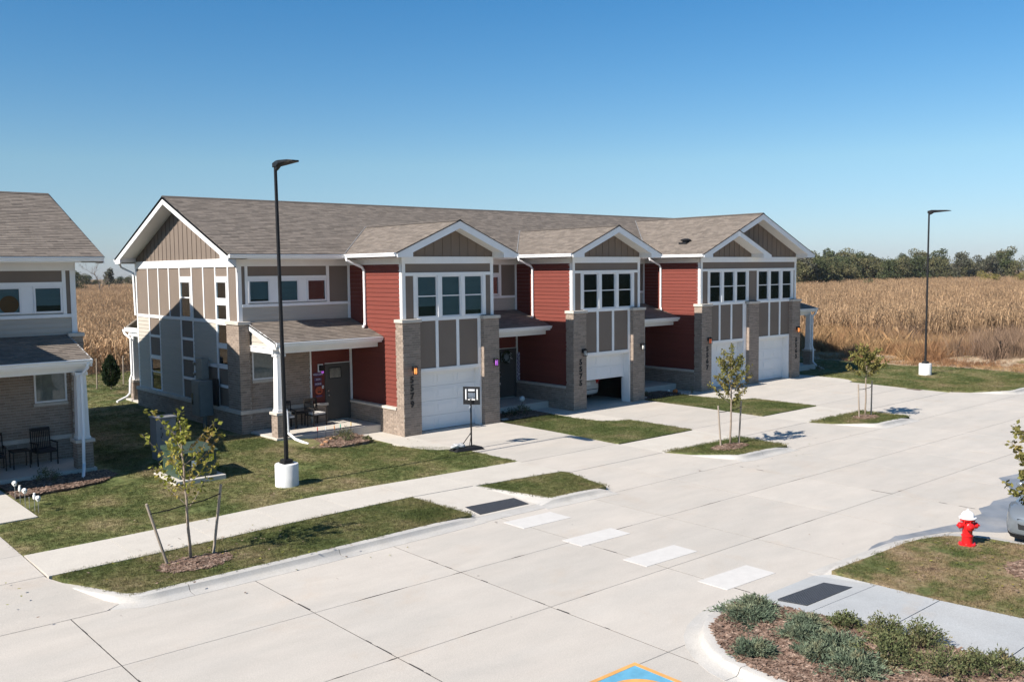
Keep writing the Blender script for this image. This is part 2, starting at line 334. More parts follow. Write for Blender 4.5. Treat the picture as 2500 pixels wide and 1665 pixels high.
def scatter(name, pts, srcs, label=None, parent=None, cat=None, m=None):
    """stuff made of instances: pts = (x,y,z,rot,scale[,index]); srcs = meshes"""
    me = bpy.data.meshes.new(name); me.from_pydata([p[:3] for p in pts], [], [])
    for an, k in (('rz', 3), ('sc', 4)):
        at = me.attributes.new(an, 'FLOAT', 'POINT'); at.data.foreach_set('value', [p[k] for p in pts])
    o = bpy.data.objects.new(name, me); COL.objects.link(o)
    c = bpy.data.collections.new(name+' pieces')
    for s in srcs: c.objects.link(bpy.data.objects.new(s.name, s))
    ng = bpy.data.node_groups.new(name, 'GeometryNodeTree')
    ng.interface.new_socket('Geometry', in_out='INPUT', socket_type='NodeSocketGeometry'); ng.interface.new_socket('Geometry', in_out='OUTPUT', socket_type='NodeSocketGeometry')
    N = ng.nodes; L = ng.links; gi = N.new('NodeGroupInput'); go = N.new('NodeGroupOutput'); ip = N.new('GeometryNodeInstanceOnPoints')
    ci = N.new('GeometryNodeCollectionInfo'); ci.inputs['Collection'].default_value = c; ci.inputs['Separate Children'].default_value = True; ci.inputs['Reset Children'].default_value = True
    ip.inputs['Pick Instance'].default_value = True
    rd = N.new('FunctionNodeRandomValue'); rd.data_type = 'INT'; rd.inputs[4].default_value = 0; rd.inputs[5].default_value = max(0, len(srcs)-1); L.new(rd.outputs[2], ip.inputs['Instance Index'])
    a1 = N.new('GeometryNodeInputNamedAttribute'); a1.data_type = 'FLOAT'; a1.inputs[0].default_value = 'rz'
    a2 = N.new('GeometryNodeInputNamedAttribute'); a2.data_type = 'FLOAT'; a2.inputs[0].default_value = 'sc'
    cx = N.new('ShaderNodeCombineXYZ'); L.new(a1.outputs[0], cx.inputs[2]); L.new(cx.outputs[0], ip.inputs['Rotation'])
    c2 = N.new('ShaderNodeCombineXYZ')
    for i in range(3): L.new(a2.outputs[0], c2.inputs[i])
    L.new(c2.outputs[0], ip.inputs['Scale']); L.new(gi.outputs[0], ip.inputs['Points']); L.new(ci.outputs[0], ip.inputs['Instance']); L.new(ip.outputs[0], go.inputs[0])
    md = o.modifiers.new('scatter', 'NODES'); md.node_group = ng
    tag(o, label, cat, kind='stuff')
    if parent: o.parent = parent
    return o
def inpoly(x, y, poly):
    c = False; n = len(poly)
    for i in range(n):
        (a, b), (p, q) = poly[i], poly[(i+1) % n]
        if (b > y) != (q > y) and x < (p-a)*(y-b)/(q-b)+a: c = not c
    return c
def sstep(a, b, x):
    t = max(0, min(1, (x-a)/(b-a))); return t*t*(3-2*t)

# ================================================================== GROUND AND STREET
ZR = -.13
def H(x, y):   # height of the yard
    a = .20*sstep(-1.6, -3.6, x)*sstep(-2.2, 1.6, y)
    a *= 1-.8*sstep(-8.3, -9.6, x)
    return a
def grid(name, xs, ys, zf, m, **k):
    b = MB(); nx, ny = len(xs), len(ys)
    b.add([(x, y, zf(x, y)) for y in ys for x in xs], [(j*nx+i, j*nx+i+1, (j+1)*nx+i+1, (j+1)*nx+i) for j in range(ny-1) for i in range(nx-1)])
    o = b.build(name, m, None, smooth=True); o['kind'] = 'structure'; return o
def frange(a, b, s):
    n = max(1, int(round((b-a)/s))); return [a+(b-a)*i/n for i in range(n+1)]
def hmound(x, y):
    z = 1.0*math.exp(-(((x-44)/4.5)**2+((y+5.5)/3.0)**2))
    z += .10*sin(x*.7+y*.3)*sstep(33, 37, x)*sstep(60, 45, x)
    return z
def hfar(x, y):
    d = sstep(30, 36, x+max(0, -12-y)*.6) if y < 31 else 1
    if y > 27: d = max(d, sstep(27, 29, y))
    return -.45+.44*d+hmound(x, y)*d
gx = [-950, -400, -150, -60, -40]+frange(-30, 62, 1.0)+[70, 85, 110, 150, 220, 320, 500, 950]
gy_ = [-950, -300, -120, -60, -40]+frange(-34, 40, 1.0)+[50, 70, 100, 150, 230, 350, 500, 950]
grid('ground', gx, gy_, hfar, M_DIRT)
# field soil under the corn (4 mm or more above the ground sheet)
b = MB(); b.add([(-120, 28.2, .04), (62, 28.2, .04), (47, 3, .06), (50, -9, .06), (900, -130, .06), (940, 940, .06), (-700, 940, .04)], [(0, 1, 2, 3, 4, 5, 6)])
fieldo = b.build('field', M_FIELD); fieldo['kind'] = 'structure'
b = MB(); b.add([(-950, -950, .10), (950, -950, .10), (950, -62, .10), (-950, -62, .10)], [(0, 1, 2, 3)]); o = b.build('field', M_CONIF); o['kind'] = 'structure'  # unseen dark sheet added to the south to darken the window reflections

# lawns
YB = lambda x: -5.62+(.32*math.exp(-((x+6.2)/3.6)**2))       # lawn edge along the sidewalk
def xr(y):
    if y < -2.9: return .13
    t = sstep(-2.9, -.9, y); return .13-1.25*t
LAWN_KEEP = []
b = MB(); rows = [None]+frange(-5.0, -.7, .3); cols = frange(0, 1, .02); vv = []
for r, y in enumerate(rows):
    for c in cols:
        if y is None:
            x = -18+(xr(-5)+18)*c; vv.append((x, YB(x), 0))
        else:
            x = -18+(xr(y)+18)*c; vv.append((x, y, H(x, y)))
n = len(cols); b.add(vv, [(j*n+i, j*n+i+1, (j+1)*n+i+1, (j+1)*n+i) for j in range(len(rows)-1) for i in range(n-1)])
b.add([(-18+(xr(-5)+18)*c, YB(-18+(xr(-5)+18)*c), z) for z in (-.3, 0) for c in cols], [(i, i+1, n+i+1, n+i) for i in range(n-1)])
edge = [(xr(y), y) for y in rows[1:]]; k = len(edge); b.add([(x, y, z) for z in (-.3, 0) for x, y in edge], [(i, i+1, k+i+1, k+i) for i in range(k-1)])
o = b.build('lawn', M_LAWN, None, smooth='auto'); o['kind'] = 'structure'
o = grid('lawn', frange(-34, 33, 1.0), frange(-.7, 29, .6), H, M_LAWN)
def slab_poly(name, pts, m, kind='structure', zb=-.4, **k):     # pts (x,y,z) top
    b = MB().prism([p for p in pts], [(p[0], p[1], zb) for p in pts]); o = b.build(name, m, **k)
    if kind: o['kind'] = kind
    return o
def wob(pts, s=.25, amp=.025):        # ragged outline for turf
    out = []; n = len(pts)
    for i in range(n):
        a, c = Vector(pts[i]), Vector(pts[(i+1) % n]); k = max(1, int((c-a).length/s)); d = (c-a).normalized() if (c-a).length else Vector((1, 0, 0)); nn = Vector((-d.y, d.x, 0))
        for j in range(k):
            p = a+(c-a)*j/k
            if j: p += nn*random.uniform(-amp, amp)
            out.append(p)
    return out
STRIP = [(-13.02, -7.32, 0), (-8.06, -7.08, 0), (-4.72, -6.98, 0), (-4.62, -7.15, 0), (-4.50, -9.22, -.03), (-7.0, -9.38, 0), (-12.30, -9.40, 0)]
ISL1 = [(-2.74, -7.21, 0), (.05, -7.49, 0), (.16, -7.72, 0), (-.27, -9.50, -.02), (-2.22, -9.40, 0)]
ISL2 = [(4.38, -7.60, -.04), (8.14, -7.69, -.03), (8.00, -9.58, -.02), (5.49, -9.52, 0)]
ISL3 = [(12.42, -7.67, -.04), (16.21, -7.65, -.03), (16.15, -9.60, -.02), (13.64, -9.58, 0)]
LW12 = [(4.32, .07, 0), (6.94, .10, 0), (6.97, -1.69, 0), (7.14, -2.35, 0), (7.55, -2.66, 0), (8.12, -2.72, 0), (8.06, -5.78, 0), (4.34, -5.76, 0)]
LW23 = [(12.38, .03, 0), (15.02, .05, 0), (15.06, -1.8, 0), (15.27, -2.50, 0), (15.6, -2.72, 0), (16.03, -2.78, 0), (16.05, -5.80, 0), (12.37, -5.78, 0)]
LWR = [(25.45, -.58, 0), (25.40, -2.5, 0), (24.9, -2.86, 0), (24.09, -2.90, 0), (23.90, -5.90, -.02), (24.11, -7.61, -.03), (25.85, -9.42, 0), (60, -9.25, 0), (60, -9.0, 0), (33.6, -7.2, 0), (33.9, -3.4, 0), (32.6, -.2, 0), (31.5, .6, 0), (30, -.6, 0)]
HISL = [(-2.22, -16.99, 0), (-1.15, -17.04, 0), (-.40, -17.06, 0), (.40, -17.08, 0), (.85, -17.15, 0), (1.25, -17.28, 0), (1.6, -17.5, 0), (1.85, -17.8, 0), (1.98, -18.2, 0), (2.02, -18.8, 0), (2.0, -25, 0), (-1.7, -25, 0), (-2.16, -20.28, 0), (-2.35, -19.03, 0)]
for pl, mm in ((STRIP, M_LAWN), (ISL1, M_LAWN), (ISL2, M_LAWN), (ISL3, M_LAWN), (LW12, M_LAWNG), (LW23, M_LAWNG), (LWR, M_LAWN), (HISL, M_LAWND)):
    b = MB().prism([Vector(p) for p in pl], [(p[0], p[1], -.4) for p in pl]); o = b.build('lawn', mm); o['kind'] = 'structure'

# road: slabs between the sawn joints
road = thing('road', (0, -15, ZR), None, None); road['kind'] = 'structure'
boxo('joint_bed', M_JOINT, road, -60, 90, -60, -9.2, ZR-.30, ZR-.004, kind='stuff')
XJ = [-60, -32, -22.7, -19.6, -16.45, -13.32, -10.17, -7.06, -4.0, -1.13, 1.95, 4.66, 7.50, 10.2, 11.7, 14.7, 17.7, 20.7, 23.8, 26.9, 30, 33, 45, 60, 90]
YJ = [-9.52, -12.0, -14.48, -17.03, -19.6, -22.2, -24.8, -27.4, -32, -60]
def ysk(y, x): return y-.011*(max(-14, min(14, x))+14)*(1 if y > -18 else 0)
for i in range(len(XJ)-1):
    for j in range(len(YJ)-1):
        a, c = XJ[i], XJ[i+1]; g = .010
        g2 = .006; a0_, c0_ = a+.010, c-.010; top = [(a0_, ysk(YJ[j+1], a)+g2, ZR), (c0_, ysk(YJ[j+1], c)+g2, ZR), (c0_, ysk(YJ[j], c)-g2, ZR), (a0_, ysk(YJ[j], a)-g2, ZR)]
        MB().prism(top, [(p[0], p[1], ZR-.25) for p in top]).build('concrete_slab', M_CONC, road)
# wider, blotchy stretches of sealant in the joints
rs = random.Random(3); b = MB()
for i in (5, 6, 7, 8, 11):
    for j in range(0, 6):
        for t in range(2):
            y0 = ysk(YJ[j], XJ[i])-rs.uniform(.1, 2.2); L = rs.uniform(.15, .8); wd = rs.uniform(.006, .016)*(2 if i in (5, 6, 7) and rs.random() < .35 else 1)
            x0 = XJ[i]; b.prism([(x0-wd*.5, y0, ZR+.004), (x0, y0-L*.5-.03, ZR+.004), (x0+wd, y0-L*.5, ZR+.004), (x0+wd*.6, y0, ZR+.004)][::-1], [(x0-wd*.5, y0, ZR-.02), (x0, y0-L*.5-.03, ZR-.02), (x0+wd, y0-L*.5, ZR-.02), (x0+wd*.6, y0, ZR-.02)][::-1])
for j in (1, 2):
    for t in range(9):
        x0 = rs.uniform(-13, 8); L = rs.uniform(.2, .9); wd = rs.uniform(.008, .018); y0 = ysk(YJ[j], x0)
        y1 = ysk(YJ[j], x0+L)
        b.prism([(x0, y0-wd*.4, ZR+.004), (x0+L*.6, (y0+y1)/2-wd, ZR+.004), (x0+L, y1, ZR+.004), (x0+L*.4, y0+wd*.6, ZR+.004)], [(x0, y0-wd*.4, ZR-.02), (x0+L*.6, (y0+y1)/2-wd, ZR-.02), (x0+L, y1, ZR-.02), (x0+L*.4, y0+wd*.6, ZR-.02)])
b.build('sealant_smear', M_JOINT, road, kind='stuff')

# sidewalk
walk = thing('sidewalk', (-5, -6.2, 0), None, None); walk['kind'] = 'structure'
xs = [-13.08, -11.43, -9.76, -8.07, -6.36, -4.62]
YN = lambda x: -7.34+.33*sstep(-13, -5, x)
for a, c in zip(xs[:-1], xs[1:]):
    g = .005
    top = [(a+g, YN(a), .012), (c-g, YN(c), .012), (c-g, YB(c), .012), (a+g, YB(a), .012)]
    slab_poly('walk_slab', top, M_WALK, None, parent=walk)
def slab(parent, name, m, pts, **k): return slab_poly(name, pts, m, None, parent=parent, **k)
# piece between the walk and the first drive, and the ramp down to the crossing
slab(walk, 'walk_slab', M_WALK, [(-4.61, -7.02, .012), (-2.80, -7.14, .012), (-2.80, YB(-2.8), .012), (-4.61, YB(-4.6), .012)])
slab(walk, 'walk_slab', M_WALK, [(-2.79, -7.17, .010), (.12, -7.45, 0), (.12, YB(.1), 0), (-2.79, YB(-2.8), .012)])
slab(walk, 'ramp_slab', M_WALK, [(-4.60, -9.30, -.10), (-2.60, -9.36, -.10), (-2.60, -8.4, -.05), (-2.74, -7.18, .008), (-4.60, -7.04, .008)])
slab(walk, 'ramp_slab', M_CONC2, [(-4.66, -9.66, -.124), (-2.45, -9.70, -.124), (-2.59, -9.37, -.10), (-4.6, -9.31, -.10)])
slab(walk, 'ramp_flare', M_CONC2, [(-2.59, -9.40, -.10), (-2.18, -9.46, .004), (-2.70, -7.22, .004), (-2.73, -7.5, -.01), (-2.59, -8.4, -.05)])

# driveways
def drive(x0, x1, label_x, m=M_CONC, curve=True, mirror=False):
    d = thing('driveway', ((x0+x1)/2, -3, 0), None, None); d['kind'] = 'structure'
    g = .006
    slab(d, 'concrete_slab', m, [(x0+g, -2.9, .010), (x1-g, -2.9, .010), (x1-g, .55, .014), (x0+g, .55, .014)])
    slab(d, 'concrete_slab', m, [(x0+g, -5.66, -.028), (x1-g, -5.66, -.028), (x1-g, -2.91, .010), (x0+g, -2.91, .010)])
    if curve:      # narrow walk from the porch that flares into the drive
        s = -1 if not mirror else 1; e = x0 if not mirror else x1
        pts = [(e+s*.0, .45), (e, -2.88), (e+s*.45, -2.74), (e+s*.85, -2.3), (e+s*1.06, -1.7), (e+s*1.1, -.9), (e+s*1.1, 1.45), (e+s*.05, 1.45)]
        pts = [(x, y, .012) for x, y in pts]
        if s < 0: pts = pts[::-1]
        slab(d, 'path_slab', M_WALK, pts)
    return d
drive(.13, 4.30, 1); drive(8.12, 12.33, 2); d34 = drive(16.08, 20.15, 3); drive(20.17, 23.98, 4, mirror=True)
aw = thing('driveway_apron', (10, -8, -.05), None, None); aw['kind'] = 'structure'
def q(a, c, y0, y1, z0, z1, m=M_CONC, n='concrete_slab'): slab(aw, n, m, [(a, y0, z0), (c, y0, z0), (c, y1, z1), (a, y1, z1)])
q(.13, 4.34, -7.55, -5.67, -.045, -.03); q(4.35, 8.08, -7.62, -5.8, -.045, -.03, M_WALK); q(8.10, 12.36, -7.62, -5.67, -.045, -.03)
q(12.37, 16.08, -7.66, -5.8, -.045, -.03, M_WALK); q(16.10, 23.9, -7.62, -5.67, -.045, -.03)
def apr(pts, m=M_CONC): slab(aw, 'concrete_slab', m, pts)
apr([(.15, -7.56, -.05), (-.26, -9.55, -.115), (-.26, -9.80, -.124), (2.0, -9.80, -.124), (2.0, -7.56, -.05)]); apr([(2.01, -7.56, -.05), (2.01, -9.80, -.124), (5.6, -9.83, -.124), (5.46, -9.56, -.11), (4.4, -7.56, -.05)])
apr([(8.12, -7.63, -.05), (8.02, -9.60, -.115), (8.02, -9.87, -.124), (10.1, -9.87, -.124), (10.1, -7.63, -.05)]); apr([(10.11, -7.63, -.05), (10.11, -9.87, -.124), (13.7, -9.90, -.124), (13.62, -9.6, -.11), (12.44, -7.63, -.05)])
apr([(16.2, -7.63, -.05), (16.17, -9.62, -.115), (16.17, -9.92, -.124), (18, -9.92, -.124), (18, -7.63, -.05)]); apr([(18.01, -7.63, -.05), (18.01, -9.92, -.124), (21, -9.92, -.124), (21, -7.63, -.05)]); apr([(21.01, -7.63, -.05), (21.01, -9.92, -.124), (25.9, -9.87, -.124), (25.8, -9.5, -.11), (24.08, -7.63, -.05)])
# the neighbour's drive on the left
nd = thing('driveway', (-15.3, -5, 0), None, None); nd['kind'] = 'structure'
for (y0, y1, z0, z1) in ((-5.56, .4, .015, .03), (-7.20, -5.57, -.01, .015)): slab(nd, 'concrete_slab', M_CONC, [(-17.8, y0, z0), (-13.11, y0, z0), (-13.11, y1, z1), (-17.8, y1, z1)])
slab(nd, 'concrete_slab', M_CONC, [(-18.5, -9.49, -.122), (-12.75, -9.55, -.122), (-12.42, -9.35, -.10), (-13.10, -7.34, -.02), (-13.12, -7.21, -.012), (-18.5, -7.21, -.012)])
slab(nd, 'path_slab', M_WALK, [(-13.2, -2.68, .03), (-12.06, -2.62, .03), (-12.08, .9, .05), (-13.2, .9, .05)][::1])

# kerbs
def kerb(path, label=None, hs=None, m=M_CONC2, out=1):
    """path: back edge points; profile goes outward (to the right of travel when out=1)"""
    k = bpy.data.objects.new('kerb', None); COL.objects.link(k); k['kind'] = 'structure'; ORG[k.name] = Vector((0, 0, 0))
    prof = [(-.02, -.3), (-.01, .0), (.13, .002), (.155, -.010), (.19, -.085), (.225, -.112), (.44, -.1255), (.44, -.3)]
    P = [Vector((x, y, 0)) for x, y in path]; hs = hs or [1]*len(P)
    # resample
    pts = []; hh = []
    for i in range(len(P)-1):
        L = (P[i+1]-P[i]).length; n = max(1, int(L/.25))
        for j in range(n): pts.append(P[i].lerp(P[i+1], j/n)); hh.append(hs[i]+(hs[i+1]-hs[i])*j/n)
    pts.append(P[-1]); hh.append(hs[-1])
    segs = []; acc = 0; cur = [0]
    for i in range(1, len(pts)):
        acc += (pts[i]-pts[i-1]).length; cur.append(i)
        if acc > 3.0 and i < len(pts)-3: segs.append(cur); cur = [i]; acc = 0
    segs.append(cur)
    for sg in segs:
        b = MB(); vv = []
        for idx, i in enumerate(sg):
            t = (pts[min(i+1, len(pts)-1)]-pts[max(i-1, 0)]).normalized(); nn = Vector((t.y, -t.x, 0))*out
            p = pts[i].copy()
            if idx == 0 and i > 0: p = p+t*.012
            for (d, z) in prof:
                zz = z
                if z > -.2: zz = -.1255+(z+.1255)*hh[i]
                vv.append(p+nn*d+Vector((0, 0, zz)))
        n = len(prof); fs = [(j*n+i, j*n+i+1, (j+1)*n+i+1, (j+1)*n+i) for j in range(len(sg)-1) for i in range(n-1)]
        fs += [tuple(range(n)), tuple(range((len(sg)-1)*n, len(sg)*n))[::-1]]
        b.add(vv, fs); b.build('kerb_stone', m, k, smooth='auto')
    b = MB()
    for sg in segs[1:]:
        i = sg[0]; t = (pts[i+1]-pts[i-1]).normalized(); nn = Vector((t.y, -t.x, 0))*out
        vv = [pts[i]+nn*d+Vector((0, 0, (-.1255+(z+.1255)*hh[i])-.006)) for d, z in prof[1:7]]
        n = len(vv); b.add([v-t*.0 for v in vv]+[v+t*.014 for v in vv], [(q_, q_+1, n+q_+1, n+q_) for q_ in range(n-1)])
    if b.v: b.build('kerb_joint', M_JOINT, k, kind='stuff')
    return k
kerb([(-13.06, -7.25), (-12.75, -8.1), (-12.45, -9.02), (-12.33, -9.27), (-12.10, -9.40), (-9, -9.40), (-5.6, -9.34), (-4.9, -9.30), (-4.47, -9.27)], hs=[.12, .6, 1, 1, 1, 1, 1, .7, .1], out=1)
kerb([(-2.60, -9.38), (-2.22, -9.42), (-1.2, -9.46), (-.6, -9.5), (-.22, -9.55)], hs=[.1, 1, 1, .9, .05], out=1)
for (a, b_, c, d) in ((4.38, -7.6, 5.49, -9.53), (12.42, -7.67, 13.64, -9.6)):
    kerb([(a, b_), (a+(c-a)*.5, b_+(d-b_)*.5), (c-.14, d+.24), (c-.02, d+.06), (c+.20, d), (c+1.2, d-.01), (c+1.9, d-.02), (c+2.55, d-.04)], hs=[.05, .55, .95, 1, 1, 1, .8, .05], out=1)
kerb([(24.11, -7.65), (25.0, -8.6), (25.60, -9.25), (25.95, -9.44), (40, -9.35), (60, -9.3)], hs=[.05, .6, 1, 1, 1, 1], out=1)
kerb([(2.0, -25), (2.02, -18.8), (1.98, -18.2), (1.85, -17.8), (1.6, -17.5), (1.25, -17.28), (.85, -17.15), (.4, -17.08), (-1.15, -17.03), (-1.9, -17.0), (-2.3, -17.0)], hs=[1]*9+[.8, .1], out=1)
BEDO = [(-4.50, -16.86), (-4.9, -16.82), (-5.43, -16.90), (-5.85, -17.05), (-6.15, -17.23), (-6.42, -17.48), (-6.62, -17.76), (-6.78, -18.1), (-6.88, -18.6), (-6.9, -19.04), (-6.9, -26)]
kerb(BEDO, hs=[.1, .7]+[1]*9, out=1)
BED = [(x, y) for x, y in BEDO]+[(-3.4, -26), (-4.05, -20.7), (-4.42, -17.8), (-4.5, -17.2)]
bedo = MB().prism([(x, y, -.005) for x, y in BED][::-1], [(x, y, -.4) for x, y in BED][::-1]).build('mulch_bed', M_MULCH); bedo['kind'] = 'structure'
# walk on the right with its ramp
rw = thing('sidewalk', (-3.3, -20, 0), None, None); rw['kind'] = 'structure'
slab(rw, 'ramp_slab', M_WALKB, [(-4.55, -16.70, -.122), (-4.49, -17.3, -.07), (-4.41, -17.79, -.03), (-2.30, -17.9, -.02), (-2.22, -17.02, -.07), (-2.4, -16.72, -.122)])
slab(rw, 'walk_slab', M_WALKB, [(-4.41, -17.80, -.03), (-4.22, -19.03, .01), (-2.35, -19.03, .01), (-2.30, -17.91, -.02)])
slab(rw, 'walk_slab', M_WALKB, [(-4.22, -19.045, .01), (-4.04, -20.72, .01), (-2.14, -20.72, .01), (-2.35, -19.045, .01)])
slab(rw, 'walk_slab', M_WALKB, [(-4.04, -20.735, .01), (-3.8, -22.6, .01), (-1.9, -22.6, .01), (-2.14, -20.735, .01)])
slab(rw, 'walk_slab', M_WALKB, [(-3.8, -22.615, .01), (-3.4, -26, .01), (-1.6, -26, .01), (-1.9, -22.615, .01)])

# painted crossing bars
cw = thing('crosswalk', (-3.5, -13, ZR), 'four white painted crosswalk bars across the concrete street between the two ramps', 'crosswalk')
for (x0, x1, y0, y1) in ((-4.19, -2.78, -10.68, -9.98), (-4.20, -2.76, -12.49, -11.90), (-4.24, -2.75, -14.27, -13.66), (-4.19, -2.77, -16.10, -15.45)):
    MB().prism([(x0, y0, ZR+.007), (x1, y0-.06, ZR+.007), (x1, y1-.06, ZR+.007), (x0, y1, ZR+.007)], [(x0, y0, ZR-.002), (x1, y0-.06, ZR-.002), (x1, y1-.06, ZR-.002), (x0, y1, ZR-.002)]).build('painted_bar', M_PAINT, cw)
# tactile warning plates
M_TACT = mat('cast iron tactile plate', (.040, .044, .052), .55, .12, 12, .3, 60)
def tact(pts, label):
    t = thing('tactile_paving', pts[0], label, 'tactile paving')
    top = [Vector(p) for p in pts]; MB().prism([p+Vector((0, 0, .006)) for p in top], [p-Vector((0, 0, .03)) for p in top]).build('plate', M_TACT, t)
    b = MB(); nu, nv = 24, 10
    for i in range(nu):
        for j in range(nv):
            a = top[0].lerp(top[1], (i+.5)/nu); c = top[3].lerp(top[2], (i+.5)/nu); p = a.lerp(c, (j+.5)/nv)+Vector((0, 0, .006))
            b.lathe(p, [(.013, 0), (.009, .006)], 6)
    b.build('dome', M_TACT, t, kind='stuff')
tact([(-4.23, -9.20, -.088), (-2.74, -9.24, -.088), (-2.70, -8.64, -.058), (-4.14, -8.52, -.058)], 'dark studded tactile plate set in the ramp by the small grass island')
tact([(-4.06, -17.60, -.038), (-2.69, -17.66, -.038), (-2.77, -17.15, -.062), (-4.09, -17.06, -.062)], 'dark scuffed tactile plate beside the juniper bed corner')
# accessible stall marking
M_BLUE = mat('faded blue road paint', (.115, .33, .47), .8, .08, 4, .1, 60); M_ORNG = mat('faded orange road paint', (.62, .32, .10), .8, .08, 5, .1, 60)
sm = thing('stall_marking', (-8.6, -18, ZR), 'blue painted parking symbol square with orange border at the bottom edge', 'road marking')
def flat(name, pts, m, p, z): MB().prism([(x, y, z) for x, y in pts], [(x, y, z-.004) for x, y in pts]).build(name, m, p)
X0, X1, Y0, Y1 = -9.62, -7.72, -18.90, -17.02
flat('blue_square', [(X0, Y0), (X1, Y0), (X1, Y1), (X0, Y1)], M_BLUE, sm, ZR+.004)
bw = .075
for pts in ([(X0, Y1-bw), (X1, Y1-bw), (X1, Y1), (X0, Y1)], [(X1-bw, Y0), (X1, Y0), (X1, Y1-bw), (X1-bw, Y1-bw)], [(X0, Y0+bw), (X0+bw, Y0+bw), (X0+bw, Y1-bw), (X0, Y1-bw)], [(X0, Y0), (X1-bw, Y0), (X1-bw, Y0+bw), (X0, Y0+bw)]):
    flat('orange_border', pts, M_ORNG, sm, ZR+.008)
def arc(cx, cy, r0, r1, a0, a1, n=20):
    P = [(cx+r1*cos(a0+(a1-a0)*i/n), cy+r1*sin(a0+(a1-a0)*i/n)) for i in range(n+1)]; Q = [(cx+r0*cos(a0+(a1-a0)*i/n), cy+r0*sin(a0+(a1-a0)*i/n)) for i in range(n+1)]
    b = MB(); z = ZR+.008; b.add([(x, y, z) for x, y in P+Q], [(i, i+1, n+1+i+1, n+1+i) for i in range(n)]); return b
arc(-8.45, -17.78, .40, .50, radians(95), radians(300)).build('wheel_arc', M_ORNG, sm); arc(-8.45, -17.78, .40, .50, radians(-48), radians(84)).build('wheel_arc', M_ORNG, sm)
arc(-8.45, -18.62, 0, .12, 0, 2*pi).build('head_dot', M_ORNG, sm)
flat('body_stroke', [(-8.5, -18.45), (-8.4, -18.45), (-8.4, -17.9), (-8.5, -17.9)], M_ORNG, sm, ZR+.008); flat('leg_stroke', [(-8.39, -17.98), (-7.98, -18.2), (-7.95, -18.1), (-8.39, -17.9)], M_ORNG, sm, ZR+.008)
# wet film spilled along the gutter
M_WET = mat('wet concrete', (.20, .20, .205), .35, .12, 1.5, spec=.5, col2=(.27, .255, .24), mixs=1.2)
WET = [(-.32, -16.66), (.1, -16.55), (.45, -16.52), (.81, -16.57), (1.15, -16.52), (1.5, -16.64), (2.1, -16.78), (2.66, -16.90), (3.03, -17.0), (3.7, -16.93), (4.3, -17.02), (4.74, -16.77), (5.2, -16.83), (5.70, -16.72), (6.3, -16.82), (6.9, -16.76), (8.4, -15.8), (9.2, -15.95), (12, -16.4), (13, -17.6), (8, -18.2), (6, -18.9), (4.6, -18.3), (3.9, -17.9), (3.4, -18.2), (3.0, -17.9), (2.7, -17.5), (2.25, -17.14), (1.8, -16.98), (1.3, -16.87), (.5, -16.77), (-.2, -16.74)]
b = MB().prism([(x, y, ZR+.0055) for x, y in WET][::-1], [(x, y, ZR-.002) for x, y in WET][::-1]); tag(b.build('wet_patch', M_WET), 'dark wet stain spreading from the gutter behind the red hydrant', 'wet stain', kind='stuff')
# hatch covers
M_IRON = mat('rusty iron', (.12, .09, .07), .8, .15, 14, .3, 60)
def hatch(x, y, z, r, label):
    t = thing('manhole_cover', (x, y, z), label, 'manhole cover'); MB().lathe((x, y, z-.02), [(r+.06, 0), (r+.06, .024), (r, .026), (r, 0)], 32).build('rim', M_IRON, t); MB().lathe((x, y, z-.02), [(r-.01, 0), (r-.01, .025)], 32).build('lid', M_IRON, t)
hatch(16.3, -13.75, ZR, .33, 'round dark manhole cover in the street near the right edge of the picture')
t = thing('drain_grate', (24.2, -6.05, -.04), 'small rusty drain grate in the concrete by the far lawn corner', 'drain grate')
MB().box(23.55, 24.05, -6.5, -5.75, -.06, -.034).build('grate_frame', M_IRON, t)
for i in range(5): MB().box(23.60+i*.09, 23.64+i*.09, -6.45, -5.8, -.035, -.027).build('bar', M_IRON, t)
t = thing('drain_grate', (-.25, -16.78, ZR), 'small dark drain inlet against the kerb beside the wet stain', 'drain grate')
MB().box(-.42, -.08, -16.88, -16.74, ZR, ZR+.012).build('grate_frame', M_IRON, t)
for i in range(3): MB().box(-.36+i*.10, -.30+i*.10, -16.86, -16.76, ZR+.012, ZR+.018).build('bar', M_JOINT, t)

# ================================================================== BUILDINGS
COURSE, BLEN = .079, .254
class T:
    """unit frame: mirrored / shifted copy of the first unit's layout"""
    def __init__(s, ox, sgn=1, oz=0): s.ox, s.s, s.oz = ox, sgn, oz
    def x(s, a): return s.ox+s.s*a
    def box(s, b, x0, x1, y0, y1, z0, z1): b.box(s.x(x0), s.x(x1), y0, y1, z0+s.oz, z1+s.oz); return b
    def o(s, name, m, par, x0, x1, y0, y1, z0, z1, **k): return s.box(MB(), x0, x1, y0, y1, z0, z1).build(name, m, par, **k)
    def front(s, y): return Fr((s.ox, y, s.oz), (s.s, 0, 0), (0, 0, 1), (0, -1, 0))           # u = local x, v = z
    def side(s, X, sg=-1): return Fr((s.x(X), 0, s.oz), (0, 1, 0), (0, 0, 1), (sg*s.s, 0, 0))       # u = y, v = z, faces local -x
class Bld:
    def __init__(s, root): s.root = root; s.brick = []; s.board = []; s.bat = []; s.red = []; s.sh = []; s.mort = MB(); s.wall = MB(); s.rred = MB()
    def bricks(s, fr, u0, u1, v0, v1, holes=()):
        s.brick += courses(fr, [(u0, v0), (u1, v0), (u1, v1), (u0, v1)], COURSE, BLEN, .011, .0, holes, d0=-.05, jit=.12)
def trimf(T_, par, x0, x1, y, z0, z1, t=.028, name='trim_board', m=None): return T_.o(name, m or M_WHITE, par, x0, x1, y-t, y+.01, z0, z1, bevel=.004)
def trims(T_, par, X, y0, y1, z0, z1, t=.028, name='trim_board', m=None, sg=1): return T_.o(name, m or M_WHITE, par, X-t*sg, X+.01*sg, y0, y1, z0, z1, bevel=.004)
